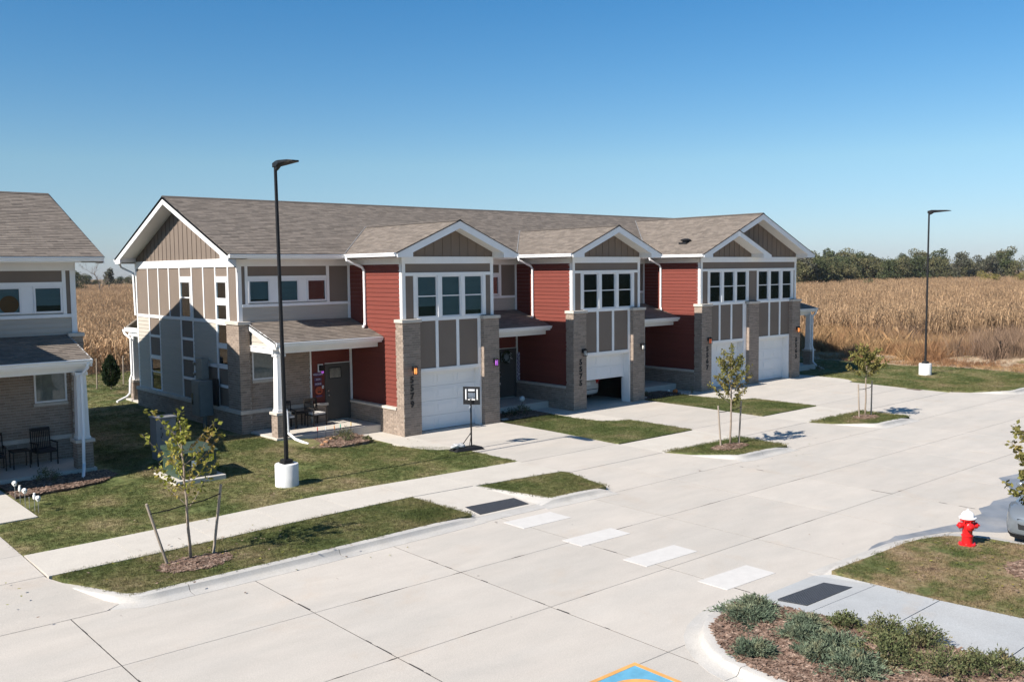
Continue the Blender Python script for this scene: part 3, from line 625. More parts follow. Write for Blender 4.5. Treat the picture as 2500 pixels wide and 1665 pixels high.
WR = random.Random(12)
def window_f(T_, par, x0, x1, y, z0, z1, rail=None, blind=M_BLIND, fw=.045, fm=None):
    """front-facing window: frame with rails, pane(s), blind"""
    b = MB(); T_.box(b, x0, x0+fw, y-.035, y+.03, z0, z1); T_.box(b, x1-fw, x1, y-.035, y+.03, z0, z1); T_.box(b, x0+fw, x1-fw, y-.035, y+.03, z1-fw, z1); T_.box(b, x0+fw, x1-fw, y-.035, y+.03, z0, z0+fw)
    if rail: T_.box(b, x0+fw, x1-fw, y-.025, y+.02, rail-.02, rail+.02)
    w_ = b.build('window', fm or M_WIN, par)
    for (a, c) in (((z0+fw, rail-.02), (rail+.02, z1-fw)) if rail else ((z0+fw, z1-fw),)):
        T_.o('pane', M_GLASS, w_, x0+fw, x1-fw, y-.004+(.008 if rail and a > z0+fw else 0), y+.002+(.008 if rail and a > z0+fw else 0), a, c)
    hh = WR.choice([0, 0, .0, .25, .5, .12, .05]) if blind in (M_BLIND, M_BLIND2) else 0
    T_.o('room_dark', M_DARK, w_, x0+fw*.4, x1-fw*.4, y+.058, y+.064, z0+fw*.4, z1-fw*.4)  # flat dark sheet, room shade put into its colour behind the blind
    T_.o('blind', blind, w_, x0+fw*.5, x1-fw*.5, y+.04, y+.052, z0+fw*.5+(z1-z0)*hh, z1-fw*.5)
    return w_
def window_s(T_, par, X, y0, y1, z0, z1, rail=None, blind=M_DARK, fw=.04):
    b = MB(); T_.box(b, X-.03, X+.03, y0, y0+fw, z0, z1); T_.box(b, X-.03, X+.03, y1-fw, y1, z0, z1); T_.box(b, X-.03, X+.03, y0+fw, y1-fw, z1-fw, z1); T_.box(b, X-.03, X+.03, y0+fw, y1-fw, z0, z0+fw)
    if rail: T_.box(b, X-.02, X+.02, y0+fw, y1-fw, rail-.02, rail+.02)
    w_ = b.build('window', M_WIN, par); T_.o('pane', M_GLASS, w_, X-.003, X+.003, y0+fw, y1-fw, z0+fw, z1-fw)
    T_.o('blind', blind, w_, X+.04, X+.055, y0+.02, y1-.02, z0+.02, z1-.02); return w_  # by default a dark sheet whose colour stands in for the unlit room
M_BLIND2 = mat('dark blind', (.10, .118, .125), .9, .05, 1)
M_PINKB = mat('dusky curtain', (.10, .065, .06), .9, .05, 2)
M_AMBER = mat('amber lamp glass', (.5, .2, .05), .4, .02, 5, emit=(1, .32, .08), estr=.7)
M_PURP = mat('purple lamp glass', (.22, .06, .3), .4, .02, 5, emit=(.6, .15, .9), estr=.3)
M_CLEAR = mat('clear lamp glass', (.55, .55, .52), .2, .02, 5)
M_REDL = mat('red orange lamp glass', (.5, .12, .06), .4, .02, 5, emit=(1, .2, .06), estr=.18)
def lantern(T_, par, x, y, z, gm):
    b = MB(); T_.box(b, x-.05, x+.05, y-.03, y, z-.02, z+.14); T_.box(b, x-.02, x+.02, y-.13, y-.03, z+.09, z+.12)
    b.lathe((T_.x(x), y-.14, z+T_.oz+.06), [(.015, .11), (.095, .05), (.09, .03), (.02, .03)][::-1], 12)
    for a in (-1, 1):
        for c in (-1, 1): T_.box(b, x+a*.055-.006, x+a*.055+.006, y-.14+c*.055-.006, y-.14+c*.055+.006, z-.12, z+.09)
    T_.box(b, x-.062, x+.062, y-.202, y-.078, z-.135, z-.118)
    l = b.build('wall_lantern', M_BLACK, par); MB().lathe((T_.x(x), y-.14, z+T_.oz-.115), [(.042, 0), (.05, .05), (.046, .2), (.02, .205)], 12).build('lamp_glass', gm, l, smooth=True)

def text(s, size, depth, m, name, par, loc, U, N, bold=.0, align='CENTER'):
    cu = bpy.data.curves.new(name, 'FONT'); cu.body = s; cu.size = size; cu.extrude = depth; cu.offset = bold; cu.align_x = align; cu.align_y = 'CENTER'; cu.resolution_u = 3
    to = bpy.data.objects.new('tmp', cu); COL.objects.link(to); dg = bpy.context.evaluated_depsgraph_get(); me = bpy.data.meshes.new_from_object(to.evaluated_get(dg)); bpy.data.objects.remove(to)
    o = bpy.data.objects.new(name, me); me.materials.clear(); me.materials.append(m); COL.objects.link(o)
    U = Vector(U).normalized(); N = Vector(N).normalized(); V = N.cross(U); mt = Matrix.Identity(4); L = Vector(loc)-org(par)
    for r in range(3): mt[r][0] = U[r]; mt[r][1] = V[r]; mt[r][2] = N[r]; mt[r][3] = L[r]
    if par: o.parent = par
    o.matrix_local = mt; return o
M_NUM = mat('dark bronze numerals', (.022, .02, .019), .6, .05, 5)

def rake_board(par, A, B, drop, tn, name='rake_board', m=None):
    """fascia along a sloping edge from A to B, hanging 'drop' below, thickness vector tn"""
    A = Vector(A); B = Vector(B); d = Vector((0, 0, -drop)); return MB().ext([A, B, B+d, A+d], tn).build(name, m or M_WHITE, par)
def roof_plane(bld, par, P, ucol, name='roof_deck', step=.145, tab=.305, th=.09):
    """P: polygon of 3d points with P[0]->P[1] along the eave; builds deck and shingle pieces"""
    P = [Vector(p) for p in P]; u = (P[1]-P[0]).normalized(); n = (P[1]-P[0]).cross(P[-1]-P[0]).normalized()
    if n.z < 0: n = -n
    v = n.cross(u).normalized()
    if v.z < 0: v = -v
    MB().prism([p for p in P], [p-n*th for p in P]).build(name, M_ROOFB, par)
    fr = Fr(P[0]+n*.002, u, v, n); poly = [((p-P[0]).dot(u), (p-P[0]).dot(v)) for p in P]
    pc = courses(fr, poly, step, tab, .004, .013, bond=.41, d0=0., jit=.5)
    return [(f, a, b, c, d+.002, e, g+random.random()*.006) for f, a, b, c, d, e, g in pc]
def gutter(par, a, b, out, m=None):
    """K gutter from a to b (top outer edge line), out = outward unit vector"""
    a = Vector(a); b = Vector(b); o = Vector(out); z = Vector((0, 0, 1))
    pr = [(0, 0), (.115, 0), (.115, -.03), (.085, -.065), (.075, -.115), (0, -.115)]
    MB().ext([a+o*p+z*q for p, q in pr], b-a).build('gutter', m or M_VINYL, par)
def batten_gable(bld, fr, poly, pitch, m_wall, par, d=.02):
    """board-and-batten triangle"""
    P = [fr.p(a, b, 0) for a, b in poly]; MB().prism(P, [p-fr.n*.05 for p in P]).build('gable_panel', m_wall, par)
    a0 = min(p[0] for p in poly); a1 = max(p[0] for p in poly); u = a0+pitch*.6
    b = 0
    while u < a1-.05:
        # vertical extent at u
        sw = [(q, p) for p, q in poly]; iv = intervals(sw, u)
        for (lo, hi) in iv:
            if hi-lo > .1: bld.bat.append((fr, u-.019, u+.019, lo, hi-.01, 0, d))
        u += pitch

def bay(B, Tq, par, no, lights, openu=False, left_col=True, right_col=True, wx=.02, lastx=4.0, blind=(M_BLIND,)*3, numx=.35, cornerL=True, cornerR=True, sideL=True, cs=0.):
    """garage bay of one unit. columns, upper windows, panels, garage door"""
    y = .2; o = Tq.oz
    fr0 = Tq.front(0)
    def col(a, c, side):
        B.bricks(fr0, a, c, -.1, 3.85)
        B.bricks(Tq.side(a, -1), 0, .43, -.1, 3.85); B.bricks(Tq.side(c, 1), 0, .43, -.1, 3.85)
        Tq.box(B.mort, a+.008, c-.008, .008, .40, -.2, 3.84)
        Tq.o('stone_cap', M_STONE, par, a-.045, c+.045, -.045, .45, 3.85, 3.96, bevel=.008)
    if left_col: col(0, .72, 1)
    if right_col: col(3.51, 4.23, 0)
    # core wall behind
    Tq.box(B.wall, .15, 3.9, .32, .42, 2.16, 6.1); Tq.box(B.wall, 3.9, 4.1, .26, .42, 0, 6.1); Tq.box(B.wall, .17, .78, .26, .42, 0, 6.1)
    # frieze, bands, corner boards
    if cornerL:
        trimf(Tq, par, .13, .27, y, 3.97, 5.83); trims(Tq, par, .16, y-.02, .33, 3.97, 5.83, t=.03)
    if cornerR: trimf(Tq, par, 4.0, 4.13, y, 3.97, 5.83)
    pn = lambda a, c, z0, z1: Tq.o('wall_panel', M_TAUPE, par, a, c, y, y+.05, z0, z1)
    W = wx
    lo, hi = .70+W, 3.75+W
    pn(.27, lo-.12, 3.96, 5.42); pn(hi-.0, lastx, 3.96, 5.42)
    trimf(Tq, par, lo-.12, lo-.002, y, 3.99, 5.42); trimf(Tq, par, hi-.12, hi, y, 3.99, 5.42)
    xs = [(lo+.03, lo+.89), (lo+1.06, lo+1.92), (lo+2.07, lo+2.92)]
    trimf(Tq, par, xs[0][1], xs[1][0], y, 3.99, 5.42, t=.05, name='mullion'); trimf(Tq, par, xs[1][1], xs[2][0], y, 3.99, 5.42, t=.05, name='mullion')
    for (a, c), bl in zip(xs, blind): window_f(Tq, par, a, c, y+.03, 3.99, 5.42, rail=4.72, blind=bl)
    for a, c in ((lo, xs[0][0]), (xs[2][1], hi-.12)): Tq.o('trim_board', M_WHITE, par, a, c, y, y+.05, 3.99, 5.42)
    trimf(Tq, par, .72 if left_col else .3, 3.51, y, 3.87, 3.987, t=.04)
    P = [(.72, 1.50), (1.62, 2.41), (2.53, 3.38)]
    for a, c in P: pn(a, c, 2.235, 3.87)
    trimf(Tq, par, 1.50, 1.62, y, 2.235, 3.87); trimf(Tq, par, 2.41, 2.53, y, 2.235, 3.87); trimf(Tq, par, 3.38, 3.51, y, 2.235, 3.87)
    trimf(Tq, par, .72, 3.51, y, 2.12, 2.233, t=.035)
    # jambs
    for a, c in ((.72, .80), (3.44, 3.51)): Tq.o('door_jamb', M_WHITE, par, a, c, .17, .60, 0, 2.118)
    Tq.o('door_jamb', M_WHITE, par, .801, 3.439, .22, .60, 2.085, 2.118)
    # garage door
    root = Tq.o('garage_door', M_GARAGE, par, .80, 3.44, .525, .54, 0 if not openu else 1.075, 2.085)
    zs = [(k*.52, k*.52+.515) for k in range(4)]
    if openu: zs = [(1.07, 1.585), (1.59, 2.085)]
    for z0, z1 in zs:
        b = MB(); Tq.box(b, .80, 3.44, .503, .525, z0+.003, z1-.003)
        s = Tq.box(b, .80, 3.44, .5, .53, z0+.004, z1-.004).build('door_section', M_GARAGE, root, bevel=.006)
        for k in range(3):
            a = .86+k*.875; c = a+.775
            f2 = MB(); q0 = .4975
            for (aa, cc, d0, d1) in ((a, c, z0+.07, z0+.085), (a, c, z1-.085, z1-.07)): Tq.box(f2, aa, cc, q0-.004, q0+.003, d0, d1)
            Tq.box(f2, a, a+.015, q0-.004, q0+.003, z0+.085, z1-.085); Tq.box(f2, c-.015, c, q0-.004, q0+.003, z0+.085, z1-.085)
            Tq.box(f2, a+.05, c-.05, q0-.010, q0+.003, z0+.13, z1-.13)
            f2.build('raised_panel', M_GARAGE, root)
    if not openu: Tq.o('bottom_seal', M_BLACK, root, .80, 3.44, .495, .53, .0, .03)
    # numerals
    x = Tq.x(numx)
    for i, ch in enumerate(no): text(ch, .30, .012, M_NUM, 'house_number', par, (x, -.012, o+1.915-i*.277), (1, 0, 0), (0, -1, 0), bold=.013)
    for lx, lz, gm in lights: lantern(Tq, par, lx, 0, lz, gm)

def bay_side(B, Tq, par, y1=3.5, sg=-1):
    """lap-sided flank of the bay with brick base"""
    fs = Tq.side(.16, -1)
    B.red += [(f, a, b, c, d, e, g) for f, a, b, c, d, e, g in courses(fs, [(.33, .96), (y1, .96), (y1, 5.82), (.33, 5.82)], .150, None, .003, .030, d0=0)]
    B.bricks(Tq.side(0, -1), .43, y1, -.05, .87); Tq.box(B.mort, .008, .15, .40, y1, -.2, .86)
    Tq.box(B.wall, .165, .26, .26, y1+.2, 0, 6.05)
    Tq.o('stone_sill', M_STONE, par, -.045, .15, .432, y1, .87, .957, bevel=.008)
    T2 = Tq; T2.o('frieze_board', M_SOFF, par, .125, .16, .33, y1, 5.82, 6.035)
def bay_right(B, Tq, par, y1=3.5):
    fs = Tq.side(4.10, 1)
    B.red += courses(fs, [(.25, .96), (y1, .96), (y1, 5.82), (.25, 5.82)], .150, None, .003, .030, d0=0)
    B.bricks(Tq.side(4.23, 1), .43, y1, -.05, .87); Tq.box(B.mort, 4.09, 4.222, .40, y1, -.2, .86); Tq.box(B.wall, 4.0, 4.095, .26, y1+.2, 0, 6.05)
    Tq.o('stone_sill', M_STONE, par, 4.08, 4.275, .432, y1, .87, .957, bevel=.008)
    Tq.o('frieze_board', M_SOFF, par, 4.10, 4.135, .25, y1, 5.82, 6.035)
def bay_roof(B, Tq, par, c, hw, zp, ys=-.47, eL=True, eR=True):
    """gabled bay roof centred at local c with half width hw and ridge height zp"""
    ze = 6.2; o = Tq.oz; k = (zp-ze)/hw; ky = .4034; yv = 2.76; yr = yv+(zp-ze)/ky
    X = Tq.x; L, R_, Cn = c-hw, c+hw, c
    for e in (L, R_):
        pts = [(X(e), ys, ze+o), (X(e), yv, ze+o), (X(Cn), yr, zp+o), (X(Cn), ys, zp+o)]
        B.sh += roof_plane(B, par, pts, None)
        MB().prism([Vector((X(e), yv, ze+o+.035)), Vector((X(e), yv+.14, ze+o+.035)), Vector((X(Cn), yr+.16, zp+o+.03)), Vector((X(Cn), yr, zp+o+.03))], [Vector((X(e), yv, ze+o-.02)), Vector((X(e), yv+.14, ze+o-.02)), Vector((X(Cn), yr+.16, zp+o-.02)), Vector((X(Cn), yr, zp+o-.02))]).build('valley_flashing', MATS['grey flashing'], par)
    # ridge caps
    MB().ext([(X(Cn)-.13, ys-.01, zp+o-.02), (X(Cn), ys-.01, zp+o+.045), (X(Cn)+.13, ys-.01, zp+o-.02)], (0, yr-ys-.2, 0)).build('ridge_cap', MATS['ridge'], par)
    # rake fascia in front, 40 mm board, with returns
    for s in (-1, 1):
        A = Vector((X(c+s*hw), ys-.005, ze+o-.015)); Bp = Vector((X(c), ys-.005, zp+o-.02))
        MB().ext([A+Vector((0, 0, 0)), Bp, Bp+Vector((0, 0, -.25)), Vector((X(c+s*(hw-.62)), ys-.005, ze+k*.62+o-.265)), Vector((X(c+s*(hw-.62)), ys-.005, 6.035+o)), Vector((X(c+s*hw), ys-.005, 6.035+o))], (0, .045, 0)).build('rake_board', M_WHITE, par)
        # dark drip edge / shingle edge
        MB().ext([A+Vector((s*Tq.s*.03, -.02, .0)), Bp+Vector((0, -.02, .025)), Bp+Vector((0, -.02, .0)), A+Vector((s*Tq.s*.03, -.02, -.02))], (0, .06, 0)).build('drip_edge', M_BLACK, par)
        # sloping soffit and level return soffit
        MB().ext([Vector((X(c+s*(hw-.62)), ys+.045, ze+k*.62+o-.20)), Vector((X(c), ys+.045, zp+o-.17)), Vector((X(c), ys+.045, zp+o-.19)), Vector((X(c+s*(hw-.62)), ys+.045, ze+k*.62+o-.22))], (0, .62, 0)).build('soffit', M_SOFF, par)
        T_ = T(Tq.x(c), Tq.s, o)
        T_.o('soffit', M_SOFF, par, s*hw, s*(hw-.60), ys+.045, 2.9, 6.035, 6.055)
        T_.o('soffit_return', M_SOFF, par, s*(hw-.62), s*(hw-.60), ys+.045, .2, 6.035, ze+k*.62-.2)
def side_gutter(Tq, par, e, ys, y1, s):
    a = (Tq.x(e), ys+.02, 6.2+Tq.oz-.012); b = (Tq.x(e), y1, 6.2+Tq.oz-.012); gutter(par, a, b, (s*Tq.s, 0, 0))
    Tq.o('fascia_board', M_WHITE, par, e, e-s*.02, ys+.04, y1, 6.035, 6.17)
def downspout(par, pts, r=.042): MB().tube(pts, r, 8).build('downspout', M_VINYL, par, smooth='auto')
mat('grey flashing', (.20, .20, .20), .5, .04, 5); mat('ridge', (.10, .085, .072), .95, .12, 12, .4, 90)

def upper_front(B, Tq, par, x0=-4.15, corner=True):
    y = 3.5; pn = lambda a, c, z0, z1: Tq.o('wall_panel', M_TAUPE, par, a, c, y, y+.05, z0, z1)
    Tq.box(B.wall, x0+.03, .2, y+.07, y+.2, 0, 6.1)
    if corner: trimf(Tq, par, -4.15, -4.03, y, 3.9, 5.80); trims(Tq, par, -4.15, 3.47, 3.58, 3.97, 5.79, t=.028)
    a0 = max(x0, -4.03)
    pn(a0, -3.91, 4.53, 5.80); pn(-3.81, -.83, 5.47, 5.80); pn(-.72, .04, 4.53, 5.80)
    trimf(Tq, par, -3.91, -3.81, y, 4.53, 5.80); trimf(Tq, par, -.83, -.72, y, 4.53, 5.80); trimf(Tq, par, .04, .13, y, 3.9, 5.80)
    trimf(Tq, par, -3.81, -.83, y, 5.345, 5.47)
    W = [(-3.80, -3.02), (-2.70, -1.93), (-1.62, -.85)]
    trimf(Tq, par, -3.02, -2.70, y, 4.57, 5.345, t=.02); trimf(Tq, par, -1.93, -1.62, y, 4.57, 5.345, t=.02)
    for (a, c), bl in zip(W, (M_BLIND, M_BLIND, M_PINKB)): window_f(Tq, par, a, c, y-.01, 4.57, 5.345, blind=bl, fw=.055)
    trimf(Tq, par, a0, .04, y, 4.43, 4.528, t=.035)
    B.board += courses(Tq.front(y+.02), [(a0, 3.85), (.04, 3.85), (.04, 4.43), (a0, 4.43)], .15, None, .003, .028)
    Tq.o('frieze_board', M_SOFF, par, x0, .16, y-.03, y+.05, 5.80, 6.035)

def porch(B, Tq, par, end=True, door_label=None):
    xe = -3.92 if end else -3.86; o = Tq.oz; X = Tq.x
    ya, za, yb, zb = 3.5, 3.92, 1.42, 3.345
    pts = [(X(xe), yb, zb+o), (X(.13), yb, zb+o), (X(.13), ya, za+o), (X(xe), ya, za+o)]
    B.sh += roof_plane(B, par, pts, None, name='porch_roof', th=.05)
    gutter(par, (X(xe), yb, zb+o-.01), (X(.10), yb, zb+o-.01), (0, -1, 0))
    Tq.o('fascia_board', M_WHITE, par, xe, .10, yb, yb+.03, 3.15, 3.30)
    Tq.o('soffit', M_SOFF, par, xe+.02, .10, yb+.03, 3.42, 3.15, 3.17)
    Tq.o('porch_beam', M_WHITE, par, xe+.05, .12, 1.72, 1.95, 2.97, 3.15)
    # door wall
    y = 3.42
    Tq.box(B.wall, -1.58, .1, y+.05, y+.2, 0, 3.8)
    fr = Tq.front(y)
    B.bricks(fr, xe+.02 if end else xe, -1.62, 0.2, 3.15, holes=[(-3.78, -2.90, 1.96, 2.96)])
    Tq.box(B.mort, xe+.03, -1.63, y+.008, y+.1, 0, 3.15)
    trimf(Tq, par, -1.62, -1.56, y, .96, 3.15)
    B.red += courses(Tq.front(y+.02), [(-1.56, .96), (0.0, .96), (0.0, 3.15), (-1.56, 3.15)], .15, None, .003, .028, holes=[(-1.04, -.02, 0, 2.34)])
    trimf(Tq, par, 0.0, .10, y+.02, .96, 3.15)
    B.bricks(Tq.front(y-.12), -1.52, -1.04, .2, .87); Tq.box(B.mort, -1.51, -1.05, y-.11, y+.05, 0, .86); Tq.o('stone_sill', M_STONE, par, -1.56, -1.0, y-.17, y+.04, .87, .957, bevel=.008)
    # stone band on the brick
    Tq.o('stone_band', M_STONE, par, xe+.0, -1.56, y-.035, y+.03, .86, .98, bevel=.006)
    # low window with reflections and sill
    window_f(Tq, par, -3.78, -2.90, y+.01, 1.98, 2.95, blind=M_BLIND2, fw=.05)
    Tq.o('stone_sill', M_STONE, par, -3.80, -2.86, y-.05, y+.05, 1.88, 1.96, bevel=.006)
    # door
    d = Tq.o('front_door', M_DOOR, par, -.97, -.08, y-.01, y+.04, .30, 2.29, bevel=.006)
    fm = MB(); Tq.box(fm, -1.04, -.97, y-.045, y+.05, .28, 2.34); Tq.box(fm, -.08, -.02, y-.045, y+.05, .28, 2.34); Tq.box(fm, -.97, -.08, y-.045, y+.05, 2.29, 2.34); fm.build('door_frame', M_DOOR, d)
    g = MB(); Tq.box(g, -.87, -.37, y-.026, y-.01, 1.78, 2.19); g.build('door_light', M_DARK, d)
    b = MB()
    for i in range(9):
        a = -.84+i*.05; b.add([(X(a), y-.028, 1.81+o), (X(a+.03), y-.034, 1.81+o), (X(a+.02), y-.034, 2.16+o), (X(a+.005), y-.028, 2.16+o)], [(0, 1, 2, 3)])
    b.build('curtain', M_BLIND if not end else mat('pale curtain', (.35, .33, .27), .9, .1, 8), d)
    b = MB().lathe((X(-.91), y-.05, 1.20+o), [(.032, 0), (.034, .012), (.02, .03)], 12, axis=Vector((0, -1, 0))); b.lathe((X(-.91), y-.02, 1.36+o), [(.03, 0), (.03, .014)], 12, axis=Vector((0, -1, 0))); b.build('handle', MATS['steel'], d, smooth='auto')
    Tq.o('head_flashing', M_WHITE, d, -1.05, -.01, y-.06, y-.044, 2.335, 2.355)
    # slab and threshold
    Tq.o('porch_slab', M_WALK, par, -3.95 if end else -3.8, 0, 1.45, 3.42, -.1, .27, bevel=.012)
    Tq.o('ceiling_wall', M_SOFF, par, -3.75, .1, 3.3, 3.5, 3.15, 3.2)
    if end:
        # open gable infill with lap siding
        fs = Tq.side(-3.80, -1)
        B.board += courses(fs, [(1.70, 3.15), (3.42, 3.15), (3.42, 3.84), (1.75, 3.33)], .15, None, .003, .028)
        MB().ext([(X(-3.79), 1.7, 3.15+o), (X(-3.79), 3.42, 3.15+o), (X(-3.79), 3.42, 3.85+o), (X(-3.79), 1.7, 3.36+o)], (Tq.s*.06, 0, 0)).build('gable_panel', M_TAN, par)
        MB().ext([Vector((X(xe), yb-.03, zb+o-.0)), Vector((X(xe), ya, za+o+.01)), Vector((X(xe), ya, za+o-.17)), Vector((X(xe), yb+.25, 3.13+o)), Vector((X(xe), yb-.03, 3.13+o))], (Tq.s*.045, 0, 0)).build('rake_board', M_WHITE, par)
        # beam on the open side
        Tq.o('porch_beam', M_WHITE, par, xe+.05, xe+.28, 1.95, 3.40, 2.97, 3.15)
        # pier and post
        px, py = -3.88, 1.50
        B.bricks(Tq.front(py), px, px+.42, 0.0, 1.0); B.bricks(Tq.side(px, -1), py, py+.42, 0, 1.0); B.bricks(Tq.side(px+.42, 1), py, py+.42, 0, 1.0)
        Tq.box(B.mort, px+.008, px+.412, py+.008, py+.41, -.1, .99)
        Tq.o('stone_cap', M_STONE, par, px-.05, px+.47, py-.05, py+.47, 1.0, 1.09, bevel=.008)
        c0 = Vector((X(px+.21), py+.21, o))
        b = MB(); a0, a1 = .155, .125
        b.prism([c0+Vector((sx*a1, sy*a1, 2.97)) for sx, sy in ((-1,-1),(1,-1),(1,1),(-1,1))], [c0+Vector((sx*a0, sy*a0, 1.09)) for sx, sy in ((-1,-1),(1,-1),(1,1),(-1,1))]); b.build('post', M_WHITE, par, bevel=.006)
        boxo('post_trim', M_WHITE, par, c0.x-.175, c0.x+.175, c0.y-.175, c0.y+.175, 1.09+o, 1.16+o, bevel=.005); boxo('post_trim', M_WHITE, par, c0.x-.165, c0.x+.165, c0.y-.165, c0.y+.165, 2.88+o, 2.97+o, bevel=.005)
        # downspout down the post
        q = Tq; dx = px+.30
        downspout(par, [(X(xe+.12), yb-.06, 3.24+o), (X(xe+.14), yb-.06, 3.10+o), (X(dx-.06), py-.02, 2.88+o), (X(dx-.06), py-.01, 1.30+o), (X(dx-.02), py-.10, 1.12+o), (X(dx), py-.11, .55+o), (X(dx), py-.12, .42+o), (X(dx+.10), py-.40, .24+o), (X(dx+.28), py-.92, .12+o)], .045)

def gable_end(B, Tq, par):
    XL = -4.15; o = Tq.oz; fs = Tq.side(XL, -1); X = Tq.x
    pn = lambda y0, y1, z0, z1: Tq.o('wall_panel', M_TAUPE, par, XL, XL+.05, y0, y1, z0, z1)
    tr = lambda y0, y1, z0, z1, t=.028: trims(Tq, par, XL, y0, y1, z0, z1, t=t)
    Tq.box(B.wall, XL+.06, XL+.2, 3.55, 12.95, 0, 6.1)
    V = [12.98, 11.62, 10.52, 9.46, 8.41, 7.29, 6.27, 5.25, 4.23, 3.58]; h = .04
    for i in range(1, 9): tr(V[i]-h, V[i]+h, 3.97, 5.79)
    tr(12.87, 12.98, 1.0, 5.79)
    tr(3.582, 12.98, 3.855, 3.968, t=.036)
    tr(3.47, 12.98, 5.79, 6.07, t=.04)
    for i in range(9):
        a, c = V[i+1]+h, V[i]-(h if i else .11)
        if i in (4, 7): pn(a, c, 5.47, 5.79)
        else: pn(a, c, 3.97, 5.79)
    def win(y0, y1, z0, z1, rail=None, bl=M_DARK):
        window_s(Tq, par, XL-.005, y0, y1, z0, z1, rail, bl)
    # upper windows
    tr(7.33, 8.37, 5.30, 5.47); Tq.o('trim_board', M_WHITE, par, XL, XL+.04, 7.33, 7.45, 3.97, 5.30); win(7.45, 8.37, 3.97, 5.30, 4.70, M_BLIND)
    tr(4.27, 5.21, 5.31, 5.47); win(4.36, 5.21, 4.69, 5.31, bl=MATS['dusky curtain']); Tq.o('trim_board', M_WHITE, par, XL, XL+.04, 4.27, 4.36, 3.97, 5.31); tr(4.27, 5.21, 4.53, 4.69); win(4.36, 5.21, 3.97, 4.53)
    # lower storey
    cols = {'A': (10.56, 11.58), 'Bc': (7.33, 8.37), 'C': (4.29, 5.21)}
    holes = [(10.48, 11.66, 1.0, 3.87), (7.25, 8.45, 1.0, 3.87), (4.2, 5.29, 2.3, 3.87), (4.2, 6.72, 1.0, 2.42)]
    B.board += courses(fs, [(4.2, 1.0), (12.87, 1.0), (12.87, 3.85), (4.2, 3.85)], .15, None, .003, .028, holes=holes)
    for a, c in ((10.48, 10.56), (11.58, 11.66), (7.25, 7.33), (8.37, 8.45), (5.21, 5.29)): tr(a, c, 1.0 if a > 5.3 else 1.0, 3.855)
    pn(10.56, 11.58, 3.19, 3.855); tr(10.56, 11.58, 3.09, 3.19); pn(10.56, 11.58, 2.38, 3.09); tr(10.56, 11.58, 2.27, 2.38); win(10.56, 11.58, 1.0, 2.27, 1.72)
    z = [3.855, 3.13, 2.41, 1.67, 1.0]
    for i in range(4):
        pn(7.33, 8.37, z[i+1]+(.1 if i < 3 else 0), z[i])
        if i < 3: tr(7.33, 8.37, z[i+1], z[i+1]+.1)
    win(4.32, 5.21, 3.14, 3.855, bl=M_BLIND); tr(4.32, 5.21, 3.04, 3.14); win(4.32, 5.21, 2.42, 3.04); tr(4.2, 6.72, 2.30, 2.415)
    tr(6.64, 6.72, 1.0, 2.30); pn(5.29, 6.64, 1.0, 2.30); pn(4.25, 5.21, 1.74, 2.30); tr(4.25, 5.21, 1.64, 1.74); pn(4.25, 5.21, 1.0, 1.64)
    # brick base, stone band
    B.bricks(Tq.side(-4.27, -1), 4.25, 13.0, .02, .86); Tq.box(B.mort, -4.262, -4.1, 4.2, 12.99, -.2, .85)
    Tq.o('stone_band', M_STONE, par, -4.31, -4.14, 4.25, 13.03, .87, 1.0, bevel=.006)
    # corner pilaster
    a, c = -4.27, -3.89
    B.bricks(Tq.front(3.3), a, c, .0, 3.86); B.bricks(Tq.side(a, -1), 3.3, 4.25, .0, 3.86); Tq.box(B.mort, a+.008, c-.008, 3.308, 4.245, -.2, 3.85)
    Tq.o('stone_cap', M_STONE, par, a-.045, c+.03, 3.255, 4.28, 3.86, 3.965, bevel=.008)
    Tq.o('stone_band', M_STONE, par, a-.04, c+.02, 3.262, 4.25, .87, .999, bevel=.006)
    # gable triangle
    zr = lambda y: 6.2+(y-2.76)*.4034-.16 if y < 8.13 else 6.2+(13.5-y)*.4034-.16
    poly = [(3.3, 6.07), (12.98, 6.07), (12.98, zr(12.98)), (8.13, zr(8.13)), (3.3, zr(3.3))]
    batten_gable(B, fs, poly, .405, M_TAUPE, par)
    # rake boards with returns
    xr_ = -4.80
    for s in (-1, 1):
        ye = 2.76 if s < 0 else 13.5; yi = ye-s*.62; k = .4034
        A = Vector((X(xr_), ye, 6.185+o)); C = Vector((X(xr_), 8.13, 8.355+o))
        MB().ext([A, C, C+Vector((0, 0, -.26)), Vector((X(xr_), yi, 6.2+.62*k-.275+o)), Vector((X(xr_), yi, 6.0+o)), Vector((X(xr_), ye, 6.0+o))], (Tq.s*.045, 0, 0)).build('rake_board', M_WHITE, par)
        MB().ext([A+Vector((-Tq.s*.02, 0, 0)), C+Vector((-Tq.s*.02, 0, .025)), C+Vector((-Tq.s*.02, 0, 0)), A+Vector((-Tq.s*.02, 0, -.02))], (Tq.s*.06, 0, 0)).build('drip_edge', M_BLACK, par)
        MB().ext([Vector((X(xr_+.045), yi, 6.2+.62*k-.22+o)), Vector((X(xr_+.045), 8.13, 8.37-.19+o)), Vector((X(xr_+.045), 8.13, 8.37-.21+o)), Vector((X(xr_+.045), yi, 6.2+.62*k-.24+o))], (Tq.s*.60, 0, 0)).build('soffit', M_SOFF, par)
        Tq.o('soffit', M_SOFF, par, xr_+.045, -4.15, ye, yi, 6.03, 6.05); Tq.o('soffit_return', M_SOFF, par, xr_+.045, -4.15, yi, yi+s*.02, 6.03, 6.2+.62*k-.22)

